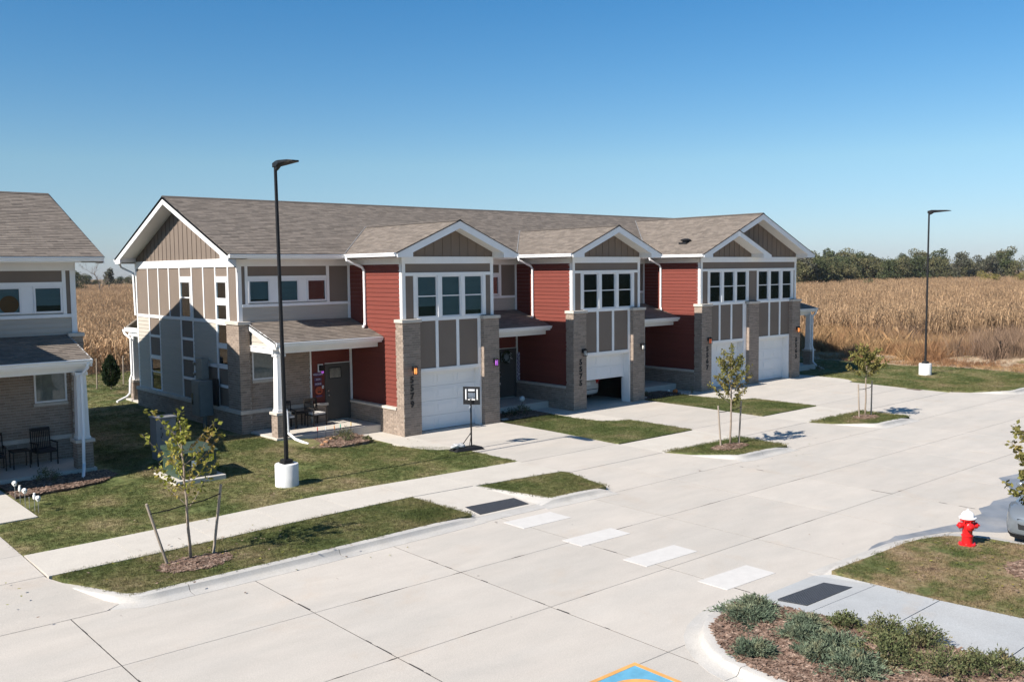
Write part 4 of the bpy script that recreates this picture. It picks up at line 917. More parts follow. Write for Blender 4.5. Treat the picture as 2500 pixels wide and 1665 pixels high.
def finish(B, par):
    emit(B.brick, 'brick', M_BRICK, par, 300, 'brickwork'); emit(B.sh, 'shingle', M_SHING, par, 300, 'shingles', wedge=1)
    emit(B.board, 'siding_board', M_TAN, par, 300, wedge=1); emit(B.red, 'red_siding_board', M_RED, par, 300, 'red_siding', wedge=1); emit(B.bat, 'batten', M_TAUPE, par, 300)
    if B.mort.v: B.mort.build('mortar', M_MORT, par, kind='stuff')
    if B.wall.v: B.wall.build('wall', M_GARIN, par)
mat('steel', (.5, .5, .5), .3, .02, 5, metal=1.)
M_GARIN = mat('garage drywall', (.72, .71, .68), .9, .03, 2)

def main_roof(B, par, x0, x1, o=0., front=True):
    B.sh += roof_plane(B, par, [(x0, 2.76, 6.2+o), (x1, 2.76, 6.2+o), (x1, 8.13, 8.367+o), (x0, 8.13, 8.367+o)], None)
    P = [Vector(p) for p in [(x0, 13.5, 6.2+o), (x1, 13.5, 6.2+o), (x1, 8.13, 8.367+o), (x0, 8.13, 8.367+o)]]
    MB().prism(P, [p-Vector((0, 0, .09)) for p in P]).build('roof_deck', MATS['weathered wood shingle'], par)
    MB().ext([(x0-.01, 8.0, 8.34+o), (x0-.01, 8.13, 8.405+o), (x0-.01, 8.26, 8.34+o)], (x1-x0+.02, 0, 0)).build('ridge_cap', MATS['ridge'], par)
    gutter(par, (x0, 13.5, 6.18+o), (x1, 13.5, 6.18+o), (0, 1, 0))

# ---------------- the row of four units
R = thing('townhouse_row', (10, 8, 0), 'long two storey townhouse row with red lap siding, brick garage columns and gabled bays', 'house')
A = Bld(R)
u1, u2, u3, u4 = T(0), T(8.06), T(16.19), T(24.23, -1)
main_roof(A, R, -4.80, 29.03)
def gpoly(c, hw, zp, a, b_):
    k = (zp-6.2)/hw; f = lambda x: 6.2+k*(hw-abs(x-c))-.21
    return [(a, 6.07), (b_, 6.07), (b_, f(b_)), (c, f(c)), (a, f(a))]
for u, no, ls, op, nx in ((u1, '5579', [(.40, 2.24, M_AMBER), (3.98, 2.26, M_PURP)], False, .33), (u2, '5575', [(.50, 2.30, M_CLEAR), (3.98, 2.32, M_CLEAR)], True, .38)):
    bay(A, u, R, no, ls, openu=op, numx=nx, blind=(M_BLIND, M_BLIND, M_BLIND)); bay_side(A, u, R); bay_right(A, u, R); bay_roof(A, u, R, 2.13, 2.60, 7.30)
    side_gutter(u, R, -.47, -.47, 2.85, -1); side_gutter(u, R, 4.73, -.47, 2.85, 1)
    batten_gable(A, u.front(.2), gpoly(2.13, 2.6, 7.30, .16, 4.10), .375, M_TAUPE, R)
    u.o('wall_panel', M_TAUPE, R, .27, 4.0, .2, .25, 5.53, 5.83); trimf(u, R, .27, 4.0, .2, 5.42, 5.53, t=.035); trimf(u, R, .13, 4.13, .2, 5.83, 6.07, t=.045)
bay(A, u3, R, '5567', [(.45, 2.30, M_REDL)], right_col=False, cornerR=False, wx=.08, lastx=4.02, numx=.40, blind=(M_BLIND,)*3); bay_side(A, u3, R)
bay(A, u4, R, '5563', [(.33, 2.44, M_AMBER)], right_col=False, cornerR=False, wx=-.21, lastx=4.02, blind=(M_BLIND2,)*3, numx=.36); bay_side(A, u4, R)
bay_roof(A, u3, R, 4.02, 4.49, 8.09); side_gutter(u3, R, 4.02-4.49, -.47, 2.85, -1); side_gutter(u3, R, 4.02+4.49, -.47, 2.85, 1)
batten_gable(A, u3.front(.2), gpoly(4.02, 4.49, 8.09, .16, 7.88), .385, M_TAUPE, R)
u3.o('wall_panel', M_TAUPE, R, .27, 7.77, .2, .25, 5.53, 5.83); trimf(u3, R, .27, 7.77, .2, 5.42, 5.53, t=.035); trimf(u3, R, .13, 7.91, .2, 5.83, 6.07, t=.045)
# shared middle column
A.bricks(u3.front(0), 3.64, 4.44, -.1, 3.85); A.bricks(u3.side(3.64, -1), 0, .2, -.1, 3.85); A.bricks(u3.side(4.44, 1), 0, .2, -.1, 3.85); u3.box(A.mort, 3.65, 4.43, .008, .25, -.2, 3.84)
u3.o('stone_cap', M_STONE, R, 3.595, 4.485, -.045, .25, 3.85, 3.96, bevel=.008)
u3.o('door_jamb', M_WHITE, R, 3.51, 3.64, .17, .30, 0, 3.86); u4.o('door_jamb', M_WHITE, R, 3.51, 3.60, .17, .30, 0, 3.86)
# nested smaller gable on the big one
nc, nh, nz = 18.32, 2.56, 7.275; ys = -.50; k = (nz-6.2)/nh
Av = Vector((nc+nh, ys, 6.185)); Cv = Vector((nc-.0, ys, nz-.02))
MB().ext([Av, Cv, Cv+Vector((0, 0, -.24)), Vector((nc+nh-.62, ys, 6.2+k*.62-.25)), Vector((nc+nh-.62, ys, 6.035)), Vector((nc+nh, ys, 6.035))], (0, .04, 0)).build('rake_board', M_WHITE, R)
Ps = [Vector((nc, ys-.01, nz)), Vector((nc+nh, ys-.01, 6.2)), Vector((nc+nh, .2, 6.2)), Vector((nc, .2, nz))]
MB().prism(Ps, [p-Vector((0, 0, .05)) for p in Ps]).build('small_gable_roof', MATS['weathered wood shingle'], R)
MB().ext([Vector((nc, ys+.04, nz-.20)), Vector((nc+nh-.62, ys+.04, 6.2+k*.62-.22)), Vector((nc+nh-.62, ys+.04, 6.2+k*.62-.24)), Vector((nc, ys+.04, nz-.22))], (0, .66, 0)).build('soffit', M_SOFF, R)
boxo('soffit_return', M_SOFF, R, nc+nh-.62, nc+nh-.02, ys+.04, .19, 6.035, 6.19); boxo('soffit_return', M_SOFF, R, nc+nh-.66, nc+nh-.60, ys+.04, .19, 6.08, 6.2+k*.6-.10)
# main eave between the bays
def eave(B, par, x0, x1, o=0):
    gutter(par, (x0, 2.76, 6.185+o), (x1, 2.76, 6.185+o), (0, -1, 0)); boxo('fascia_board', M_WHITE, par, x0, x1, 2.76, 2.785, 6.03+o, 6.16+o); boxo('soffit', M_SOFF, par, x0+.05, x1, 2.79, 3.52, 6.035+o, 6.05+o)
eave(A, R, -4.78, -.46); eave(A, R, 4.72, 7.60); eave(A, R, 12.78, 15.73); eave(A, R, 24.69, 29.0)
upper_front(A, u1, R, -4.15, True); upper_front(A, u2, R, -3.96, False); upper_front(A, u3, R, -3.90, False); upper_front(A, u4, R, -4.15, True)
porch(A, u1, R, True); porch(A, u2, R, False); porch(A, u3, R, False); porch(A, u4, R, True)
gable_end(A, u1, R); gable_end(A, u4, R)
for u in (u1, u2, u3):
    downspout(R, [(u.x(-.53), 2.62, 6.09), (u.x(-.52), 2.60, 5.98), (u.x(.02), 2.48, 5.74), (u.x(.09), 2.46, 5.62), (u.x(.09), 2.46, 3.80), (u.x(.02), 2.38, 3.68), (u.x(-.12), 2.26, 3.66)], .048)
boxo('rear_wall', M_TAN, R, -4.1, 28.3, 12.8, 12.97, 0, 6.1)
boxo('rear_fascia', M_WHITE, R, -4.8, 29.0, 13.45, 13.49, 6.0, 6.17)
# rear porch peeking out behind the gable end
P = [Vector(p) for p in [(-3.98, 15.05, 3.33), (-.2, 15.05, 3.33), (-.2, 12.98, 3.92), (-3.98, 12.98, 3.92)]]
MB().prism(P, [p-Vector((0, 0, .06)) for p in P]).build('rear_porch_roof', MATS['weathered wood shingle'], R)
gutter(R, (-3.98, 15.05, 3.32), (-.2, 15.05, 3.32), (0, 1, 0)); boxo('fascia_board', M_WHITE, R, -3.98, -3.94, 12.98, 15.05, 3.14, 3.33); boxo('porch_beam', M_WHITE, R, -3.9, -3.65, 12.98, 14.9, 2.97, 3.14)
boxo('post', M_WHITE, R, -3.86, -3.58, 14.45, 14.73, 1.09, 2.97); boxo('stone_cap', M_STONE, R, -3.98, -3.46, 14.33, 14.85, 1.0, 1.09)
A.bricks(Fr((0, 14.38, 0), (1, 0, 0), (0, 0, 1), (0, -1, 0)), -3.93, -3.51, .1, 1.0); A.bricks(Fr((-3.93, 0, 0), (0, 1, 0), (0, 0, 1), (-1, 0, 0)), 14.38, 14.80, .1, 1.0); A.mort.box(-3.922, -3.518, 14.388, 14.79, 0, .99)
boxo('porch_slab', M_WALK, R, -4.05, -.2, 12.98, 15.1, 0, .26)
downspout(R, [(-4.04, 15.1, 3.22), (-4.02, 15.0, 3.05), (-3.95, 14.5, 2.85), (-3.95, 14.5, 1.35), (-4.05, 14.45, 1.12), (-4.08, 14.45, .55), (-4.25, 14.35, .42), (-4.75, 14.1, .28)], .05)
downspout(R, [(-4.62, 13.55, 6.05), (-4.55, 13.5, 5.85), (-4.22, 13.10, 5.62), (-4.20, 13.05, 3.9)], .048)
# roof vents
for (x, y, z, lab) in ((17.05, 1.6, 6.2+(17.05-15.72)*.421, 1), (-1.6, 7.5, 8.12, 0), (16.5, 7.4, 8.09, 0)):
    b = MB(); b.lathe((x, y, z-.03), [(.16, 0), (.16, .10), (.24, .11), (.25, .16), (.12, .21), (.02, .22)], 16); b.box(x-.25, x+.25, y-.22, y+.22, z-.1, z+.01) if lab else None; b.build('roof_vent', M_BLACK, R) if lab else None
# meters on the gable end
M_METAL = mat('grey green enamel', (.17, .19, .185), .5, .05, 5); M_METD = mat('dark meter glass', (.03, .035, .04), .2, .02, 5)
mc = boxo('meter_cabinet', M_METAL, R, -4.78, -4.3, 5.45, 6.15, .62, 1.86, bevel=.015)
boxo('cabinet_door', M_METAL, mc, -4.80, -4.785, 5.50, 6.10, .68, 1.80, bevel=.008); boxo('dark_label', M_METD, mc, -4.815, -4.801, 5.98, 6.10, 1.0, 1.4)
boxo('meter_box', M_METAL, R, -4.56, -4.3, 5.75, 6.25, 1.88, 2.62, bevel=.01)
for y, z in ((6.30, 2.42), (6.30, 2.05), (6.25, 1.62), (6.25, 1.25)):
    b = MB().lathe((-4.48, y, z), [(.085, 0), (.085, .10), (.06, .14)], 14, axis=Vector((-.4, .9, 0))); b.build('meter_dial', MATS['steel'], R)
MB().tube([(-4.5, 5.75, .62), (-4.5, 5.75, .15)], .07, 10).build('conduit', M_METAL, R); boxo('utility_panel', M_BLACK, R, -4.35, -4.3, 4.95, 5.35, 1.0, 1.95)
# open garage of the second unit
boxo('garage_wall', M_GARIN, R, 8.22, 8.32, .5, 6.8, -.02, 2.8); boxo('garage_wall', M_GARIN, R, 12.06, 12.15, .5, 6.8, -.02, 2.8); boxo('garage_wall', M_GARIN, R, 8.22, 12.15, 6.8, 6.9, -.02, 2.8)
boxo('garage_ceiling', M_GARIN, R, 8.22, 12.15, .42, 6.9, 2.6, 2.68); boxo('garage_floor', M_WALK, R, 8.2, 12.15, .54, 6.9, -.1, .016)
# welcome sign, wreath, door signs (hang on the house, things of their own)
M_SIGNP = mat('lilac sign board', (.20, .16, .26), .6, .05, 5); M_SIGNW = mat('pale lettering', (.6, .58, .66), .6, .02, 5); M_SIGND = mat('violet sign board', (.10, .06, .14), .6, .05, 5)
ws = thing('hanging_sign', (8.17, 3.36, 1.0), 'tall vertical WELCOME sign hanging beside the dark door of the second unit', 'sign')
for i, ch in enumerate('WELCOME'):
    z = 2.04-i*.165; MB().lathe((8.17, 3.37, z), [(.11, 0), (.11, .02)], 8, axis=Vector((0, -1, 0))).build('letter_board', M_SIGNP, ws)
    text(ch, .19, .006, M_SIGNW, 'letter', ws, (8.17, 3.342, z), (1, 0, 0), (0, -1, 0), bold=.006)
ws2 = thing('door_sign', (-1.30, 3.37, 1.9), 'small violet three line sign on the red wall by the grey front door', 'sign')
for z, wd, tx in ((1.98, .30, 'WELCOME'), (1.80, .28, '5579'), (1.64, .28, 'HOME')):
    boxo('sign_board', M_SIGND, ws2, -1.33-wd/2, -1.33+wd/2, 3.365, 3.385, z-.06, z+.06); text(tx, .085, .003, M_SIGNW, 'lettering', ws2, (-1.33, 3.362, z), (1, 0, 0), (0, -1, 0))
M_PUMP = mat('orange pumpkin', (.50, .14, .03), .55, .05, 5); M_PUMPR = mat('red orange plaque', (.42, .085, .04), .6, .05, 5)
ps = thing('pumpkin_plaque', (-1.30, 3.37, 1.4), 'round orange jack o lantern plaque hanging on the red wall below the violet sign', 'plaque')
MB().lathe((-1.30, 3.385, 1.40), [(.145, 0), (.145, .012), (.10, .022), (.02, .024)], 20, axis=Vector((0, -1, 0))).build('disc', M_PUMPR, ps)
for pts in ([(-.07, .05), (-.02, .05), (-.045, .015)], [(.02, .05), (.07, .05), (.045, .015)], [(-.09, -.02), (.09, -.02), (.05, -.075), (0, -.055), (-.05, -.075)]):
    MB().ext([(-1.30+a, 3.357, 1.40+c) for a, c in pts], (0, -.006, 0)).build('face_cutout', M_BLACK, ps)
boxo('name_strip', M_SIGND, ps, -1.42, -1.18, 3.37, 3.385, 1.18, 1.235); boxo('stem', M_BLACK, ps, -1.31, -1.29, 3.37, 3.38, 1.54, 1.62)
db = thing('doorbell', (-1.14, 3.38, 1.5), 'small white doorbell box between the round plaque and the grey door', 'doorbell'); boxo('housing', M_WHITE, db, -1.18, -1.11, 3.36, 3.385, 1.47, 1.57, bevel=.008); boxo('button', M_METD, db, -1.16, -1.13, 3.352, 3.36, 1.50, 1.53)
lt = boxo('wall_lantern', M_WHITE, R, -1.32, -1.12, 3.37, 3.40, 2.06, 2.34); boxo('lantern_cage', M_BLACK, lt, -1.29, -1.16, 3.22, 3.36, 2.10, 2.30); MB().lathe((-1.20, 3.27, 2.02), [(.03, 0), (.05, .04), (.04, .09)], 10).build('lamp_glass', M_PURP, lt)
wr = thing('door_wreath', (7.42, 3.36, 2.0), 'dark round wreath with white berries on the second unit door', 'wreath')
b = MB(); rs = random.Random(5)
for i in range(420):
    a = rs.random()*2*pi; r = .22+rs.gauss(0, .035); p = Vector((7.45+r*cos(a), 3.35-rs.random()*.06, 1.98+r*sin(a))); d = Vector((rs.gauss(0, 1), rs.gauss(0, .5), rs.gauss(0, 1))).normalized()*.05; e = d.orthogonal().normalized()*.012
    b.add([p-d, p+e, p+d, p-e], [(0, 1, 2, 3)])
b.build('greenery', M_CONIF, wr); b = MB()
for i in range(26):
    a = rs.uniform(-1.6, 1.2); r = .22+rs.gauss(0, .04); b.lathe((7.45+r*cos(a), 3.28, 1.98+r*sin(a)), [(.004, 0), (.013, .008), (.013, .016), (.004, .024)], 6)
b.build('berries', M_WHITE, wr, kind='stuff')
finish(A, R)

# ---------------- neighbour on the left
NR = thing('townhouse', (-12, 8, 0), 'brick and taupe townhouse end unit on the left with shaded porch and grey shingle roof', 'house')
B2 = Bld(NR); nb = T(-13.42, -1, -.09)
main_roof(B2, NR, -24, -8.63, -.09); eave(B2, NR, -24, -8.65, -.09)
upper_front(B2, nb, NR, -4.15, True); porch(B2, nb, NR, True); gable_end(B2, nb, NR)
bay_side(B2, nb, NR); boxo('rear_wall', M_TAN, NR, -24, -9.4, 12.8, 12.97, 0, 6); boxo('side_wall', M_TAN, NR, -24, -23.9, 3.5, 12.8, 0, 6.1); boxo('front_wall', M_TAUPE, NR, -24, -13.7, 3.5, 3.6, 0, 6.0)
finish(B2, NR)
t = thing('window_lantern', (-10.95, 3.45, 4.6), 'orange paper pumpkin lantern behind the upper window of the left house', 'lantern')
b = MB()
for i in range(1): b.lathe((-11.03, 3.530, 4.76), [(.25, 0), (.24, .008), (.18, .016), (.08, .020), (.01, .021)], 24, axis=Vector((0, -1, 0)))
b.build('paper_globe', M_PUMP, t)

# ================================================================== STREET FURNITURE
def lamp(x, y, h, zb, rot, label, lean=(0, 0)):
    t = thing('street_lamp', (x, y, 0), label, 'street lamp', 'area lights on tall black poles')
    MB().lathe((x, y, -.1), [(.30, 0), (.305, .05), (.305, zb+.07), (.295, zb+.095), (.27, zb+.10)], 40).build('concrete_base', M_BASE, t, smooth='auto')
    boxo('anchor_plate', M_BLACK, t, x-.14, x+.14, y-.14, y+.14, zb, zb+.03)
    boxo('base_cover', M_BLACK, t, x-.125, x+.125, y-.125, y+.125, zb+.03, zb+.11, bevel=.01)
    s = .046; s2 = .034; b = MB(); lx, ly = lean
    b.prism([(x+a*s2+lx, y+c*s2+ly, h) for a, c in ((-1, -1), (1, -1), (1, 1), (-1, 1))], [(x+a*s, y+c*s, zb+.10) for a, c in ((-1, -1), (1, -1), (1, 1), (-1, 1))]); b.build('pole', M_BLACK, t, bevel=.012)
    boxo('hand_hole_cover', M_BLACK, t, x-.035, x+.035, y-.055, y-.045, zb+.45, zb+.62)
    x += lx; y += ly
    # slim LED head reaching towards the street (-y)
    b = MB(); P = lambda u, v, z: (x+v, y-u, z)
    b.prism([P(-.06, -.06, h+.05), P(.15, -.07, h+.09), P(.45, -.17, h+.075), P(.95, -.16, h+.05), P(1.07, -.09, h+.03), P(1.07, .09, h+.03), P(.95, .16, h+.05), P(.45, .17, h+.075), P(.15, .07, h+.09), P(-.06, .06, h+.05)],
            [P(-.06, -.06, h-.06), P(.15, -.07, h-.05), P(.45, -.17, h-.0), P(.95, -.16, h+.0), P(1.07, -.09, h+.0), P(1.07, .09, h+.0), P(.95, .16, h+.0), P(.45, .17, h-.0), P(.15, .07, h-.05), P(-.06, .06, h-.06)])
    b.prism([P(.03, -.05, h-.05), P(.26, -.05, h-.03), P(.26, .05, h-.03), P(.03, .05, h-.05)], [P(.03, -.04, h-.15), P(.12, -.04, h-.12), P(.12, .04, h-.12), P(.03, .04, h-.15)])
    hd = b.build('lamp_head', M_BLACK, t, bevel=.006)
    boxo('led_panel', mat('led lens', (.22, .21, .18), .3, .02, 8), hd, x-.12, x+.12, y-.92, y-.50, h-.008, h-.001)
lamp(-6.28, -3.67, 8.33, .59, 0, 'tall black street lamp on a white concrete pier in the near lawn', lean=(-.07, .0))
lamp(29.43, -4.02, 8.27, .59, 0, 'distant black street lamp on a white concrete pier by the field', lean=(.03, 0))

# hydrant
M_HRED = mat('glossy hydrant red', (.56, .012, .014), .32, .06, 6, .05, 40, spec=.6); M_HWH = mat('hydrant white', (.80, .80, .80), .35, .03, 6, .05, 40)
hy = thing('fire_hydrant', (1.2, -17.99, 0), 'red fire hydrant with a white bonnet on the grass corner', 'fire hydrant')
c = (1.2, -17.99, -.02); sC = 1.0
MB().lathe(c, [(.15, 0), (.175, .015), (.175, .045), (.15, .055), (.11, .06), (.105, .20), (.118, .21), (.118, .235), (.10, .245), (.10, .50), (.112, .52), (.112, .54), (.15, .555), (.15, .585), (.10, .59)], 40).build('barrel', M_HRED, hy, smooth='auto')
MB().lathe(c, [(.15, .586), (.170, .592), (.170, .612), (.128, .618), (.128, .65), (.118, .685), (.095, .715), (.06, .737), (.036, .745), (.036, .757), (.020, .76), (.020, .785), (.005, .785)], 40).build('bonnet', M_HWH, hy, smooth='auto')
b = MB()
for i in range(8):
    a = i*pi/4; b.lathe((1.2+.138*cos(a), -17.99+.138*sin(a), .50), [(.012, 0), (.012, .04)], 6); b.lathe((1.2+.155*cos(a), -17.99+.155*sin(a), .03), [(.012, 0), (.012, .02)], 6)
b.build('flange_bolts', M_HRED, hy, kind='stuff')
for ang, r, l in ((radians(139), .052, .10), (radians(-47), .052, .11), (radians(222), .066, .10)):
    ax = Vector((cos(ang), sin(ang), 0)); o_ = Vector((1.2, -17.99, .42))+ax*.08
    nz_ = MB().lathe(o_, [(r*.9, 0), (r*.95, l*.45), (r*1.25, l*.48), (r*1.28, l*1.0), (r*1.0, l*1.15), (r*.38, l*1.2), (r*.36, l*1.5), (r*.1, l*1.52)], 20, axis=ax).build('hose_cap', M_HRED, hy, smooth='auto')
    MB().tube([o_+ax*.09+Vector((0, 0, -.06)), o_+ax*.07+Vector((0, 0, -.12)), o_+ax*.03+Vector((.02, 0, -.10))], .006, 5).build('cap_chain', MATS['steel'], nz_)

hy.scale = (.95, .95, .95)
# basketball hoop (portable)
bh = thing('basketball_hoop', (.31, -3.21, 0), 'small portable basketball hoop with black framed backboard at the drive edge', 'basketball hoop')
M_BB = mat('clear backboard', (.62, .66, .68), .25, .02, 3); M_NET = mat('white net cord', (.7, .7, .7), .8, .02, 5)
Vh = Vector((0.26, .62, 0)).normalized()     # base runs back from the pole
b = MB(); x, y = .31, -3.21
b.prism([(x+.22, y-.25, .10), (x+.22, y+.16, .10), (x-.62, y+.22, .10), (x-.62, y-.10, .10)][::-1], [(x+.30, y-.32, .012), (x+.30, y+.22, .012), (x-.72, y+.28, .012), (x-.72, y-.16, .012)][::-1]); b.build('base', M_BLACK, bh, bevel=.02)
MB().tube([(x, y, .08), (x, y, 1.58)], .026, 10).build('pole', M_BLACK, bh, smooth='auto'); MB().tube([(x-.40, y+.05, .10), (x-.02, y, .52)], .014, 8).build('brace', M_BLACK, bh); MB().tube([(x-.14, y-.05, .10), (x, y, .46)], .010, 8).build('brace', M_BLACK, bh)
fU = Vector((.55, -.83, 0)).normalized(); fU = Vector((.60, -.80, 0)); fN = Vector((.80, .60, 0))
O = Vector((x, y, 1.50))+fN*.10
fb = Fr(O, fU, (0, 0, 1), fN)
def frb(b, a, c, d, e, t0, t1):
    P = [fb.p(q_, w_, t0) for q_, w_ in ((a, d), (c, d), (c, e), (a, e))]; Q = [fb.p(q_, w_, t1) for q_, w_ in ((a, d), (c, d), (c, e), (a, e))]; b.prism(Q, P)
b = MB(); W2, h0, h1 = .27, -.10, .46
for r in ((-W2, W2, h0, h0+.14), (-W2, W2, h1-.06, h1), (-W2, -W2+.06, h0+.14, h1-.06), (W2-.06, W2, h0+.14, h1-.06), (-.15, -.12, h0+.14, h1-.06), (.12, .15, h0+.14, h1-.06), (-.12, .12, .27, .31)): frb(b, *r, -.02, .02)
b.build('backboard_frame', M_BLACK, bh, bevel=.004)
b = MB()
for r in ((-.200, -.165, h0+.16, h1-.08), (.165, .200, h0+.16, h1-.08), (-.10, .10, .33, .375), (-.115, .115, h0+.14, h0+.17)): frb(b, *r, -.012, .012)
b.build('backboard_strip', M_NET, bh)
ring = [fb.p(.17*cos(a), .07, .20+.17*sin(a)) for a in [i*2*pi/20 for i in range(21)]]; MB().tube(ring, .009, 6, cap=False).build('rim', M_BLACK, bh)
b = MB()
for i in range(10):
    a = i*2*pi/10
    for s in (-1, 1): b.tube([fb.p(.165*cos(a), .065, .20+.165*sin(a)), fb.p(.12*cos(a+s*.3), -.05, .20+.12*sin(a+s*.3)), fb.p(.09*cos(a+s*.6), -.17, .20+.09*sin(a+s*.6))], .004, 4)
b.build('net', M_NET, bh)
b = MB(); b.tube([(x-.02, y, 1.36), (x-.05, y, 1.30), (x-.07, y-.02, 1.18)], .02, 6); b.build('height_handle', MATS['steel'], bh)
M_BAG = mat('silver sandbag plastic', (.46, .46, .45), .35, .2, 9, .8, 25)
def blob(name, m, c, sx, sy, sz, par=None, n=14, seed=1, amp=.12, smooth=True):
    rs = random.Random(seed); b = MB(); vs = []
    ph = [rs.uniform(0, 6) for _ in range(6)]
    for i in range(1, n):
        th = pi*i/n
        for j in range(n*2):
            a = pi*j/n; r = 1+amp*(sin(3*a+ph[0])*sin(2*th+ph[1])+.6*sin(5*a+ph[2])*sin(4*th+ph[3]))
            vs.append((c[0]+sx*r*sin(th)*cos(a), c[1]+sy*r*sin(th)*sin(a), c[2]+sz*r*cos(th)))
    vs += [(c[0], c[1], c[2]+sz), (c[0], c[1], c[2]-sz)]; m2 = n*2; k = len(vs)
    fs = [(i*m2+j, (i+1)*m2+j, (i+1)*m2+(j+1) % m2, i*m2+(j+1) % m2) for i in range(n-2) for j in range(m2)]
    fs += [(k-2, j, (j+1) % m2) for j in range(m2)]+[(k-1, (n-2)*m2+(j+1) % m2, (n-2)*m2+j) for j in range(m2)]
    b.add(vs, fs); return b.build(name, m, par, smooth=smooth)
o = blob('sandbag', M_BAG, (x-.50, y+.05, .16), .27, .13, .075, seed=4, amp=.2); tag(o, 'crumpled silver ballast bag lying on the base of the basketball hoop', 'sandbag')

# utility boxes on the lawn
M_CAB = mat('pale grey enamel', (.18, .185, .19), .5, .04, 4); M_TGR = mat('transformer green', (.036, .062, .043), .45, .06, 4)
uc = thing('utility_cabinet', (-7.6, 1.25, .12), 'tall pale grey utility cabinet standing in the shade behind the green transformer', 'utility cabinet')
boxo('cabinet_base', M_CAB, uc, -7.92, -7.38, 1.02, 1.48, .05, .44, bevel=.01); boxo('cabinet_body', M_CAB, uc, -7.94, -7.36, 1.0, 1.5, .44, 1.40, bevel=.012); boxo('cabinet_lid', M_CAB, uc, -7.97, -7.33, .97, 1.53, 1.40, 1.45, bevel=.012)
boxo('cabinet_door', M_CAB, uc, -7.79, -7.40, .985, 1.0, .50, 1.36, bevel=.005); boxo('handle', M_BLACK, uc, -7.78, -7.765, .965, .985, .90, 1.0)
for z_ in (.6, .85, 1.1): boxo('hinge', M_BLACK, uc, -7.82, -7.80, .975, 1.0, z_, z_+.05)
tf = thing('transformer', (-7.8, -1.0, .1), 'dark green pad mounted transformer with a yellow sticker on a concrete pad', 'transformer')
boxo('concrete_pad', M_WALK, tf, -8.50, -7.12, -1.80, -.20, -.1, .13, bevel=.012)
boxo('tank', M_TGR, tf, -8.32, -7.30, -1.62, -.42, .13, .80, bevel=.012)
MB().ext([(-8.36, -1.68, .795), (-8.36, -.38, .795), (-8.36, -.38, .90), (-8.36, -1.0, .90), (-8.36, -1.68, .83)], (1.10, 0, 0)).build('lid', M_TGR, tf, bevel=.008)
boxo('door_panel', M_TGR, tf, -8.27, -7.82, -1.635, -1.62, .18, .76, bevel=.004); boxo('door_panel', M_TGR, tf, -7.80, -7.35, -1.635, -1.62, .18, .76, bevel=.004)
boxo('warning_sticker', mat('yellow sticker', (.62, .50, .03), .6, .04, 8), tf, -7.52, -7.38, -1.641, -1.636, .55, .72); boxo('white_label', M_WHITE, tf, -8.0, -7.87, -1.641, -1.636, .44, .60)
boxo('handle', M_BLACK, tf, -7.86, -7.84, -1.66, -1.635, .42, .50)

# porch furniture
M_WICK = mat('dark woven chair', (.025, .021, .018), .7, .1, 30, .4, 80); M_CUSH = mat('pale seat cushion', (.55, .53, .50), .9, .04, 6, .2, 40); M_CUSHD = mat('dark seat cushion', (.03, .03, .035), .9, .05, 6)
def chair(x, y, z, rot, label, group, cush=M_CUSH, high=.92):
    t = thing('patio_chair', (x, y, z), label, 'chair', group); cr, sr = cos(rot), sin(rot)
    def P(a, c, h): return (x+a*cr-c*sr, y+a*sr+c*cr, z+h)
    def bx(n, m, a0, a1, c0, c1, h0, h1, par=t, tilt=0.):
        b = MB(); b.prism([P(a0, c0+tilt, h1), P(a1, c0+tilt, h1), P(a1, c1+tilt, h1), P(a0, c1+tilt, h1)], [P(a0, c0, h0), P(a1, c0, h0), P(a1, c1, h0), P(a0, c1, h0)]); return b.build(n, m, par)
    for a in (-.27, .27):
        bx('leg', M_WICK, a-.015, a+.015, -.27, -.24, 0, .62); bx('leg', M_WICK, a-.015, a+.015, .24, .27, 0, .45, tilt=-.03); bx('armrest', M_WICK, a-.025, a+.025, -.28, .26, .62, .645)
    bx('seat', M_WICK, -.27, .27, -.26, .26, .36, .40); bx('cushion', cush, -.24, .24, -.25, .22, .40, .46)
    bk = bx('backrest', M_WICK, -.27, .27, .24, .27, high-.08, high, tilt=.05); bx('back_frame', M_WICK, -.27, -.24, .22, .25, .40, high-.08, tilt=.04); bx('back_frame', M_WICK, .24, .27, .22, .25, .40, high-.08, tilt=.04)
    b = MB()
    for i in range(9):
        a = -.20+i*.05; b.prism([P(a-.01, .26, high-.08), P(a+.01, .26, high-.08), P(a+.01, .28, high-.08), P(a-.01, .28, high-.08)], [P(a-.01, .23, .42), P(a+.01, .23, .42), P(a+.01, .24, .42), P(a-.01, .24, .42)])
    b.build('back_slats', M_WICK, t)
chair(-1.72, 2.92, .27, .15, 'dark porch chair with a pale cushion nearest the grey front door', 'pale cushioned chairs on the sunny porch'); chair(-2.85, 2.95, .27, -.2, 'dark chair with a pale cushion behind the white porch post', 'pale cushioned chairs on the sunny porch')
def side_table(x, y, z, label, m):
    t = thing('side_table', (x, y, z), label, 'side table'); boxo('table_top', m, t, x-.24, x+.24, y-.24, y+.24, z+.47, z+.50)
    for a in (-.21, .21):
        for c in (-.21, .21): boxo('leg', m, t, x+a-.014, x+a+.014, y+c-.014, y+c+.014, z, z+.47)
side_table(-2.28, 3.05, .27, 'low dark table between the two porch chairs by the white post', M_WICK)
chair(-10.45, 2.95, .18, .1, 'black high backed chair under the window of the shaded left porch', 'black chairs on the shaded left porch', M_CUSHD, 1.02); chair(-11.75, 2.95, .18, -.1, 'black chair at the left picture edge of the shaded porch', 'black chairs on the shaded left porch', M_CUSHD, 1.0)
side_table(-11.1, 2.9, .18, 'small dark table between the black chairs of the left house', M_WICK)
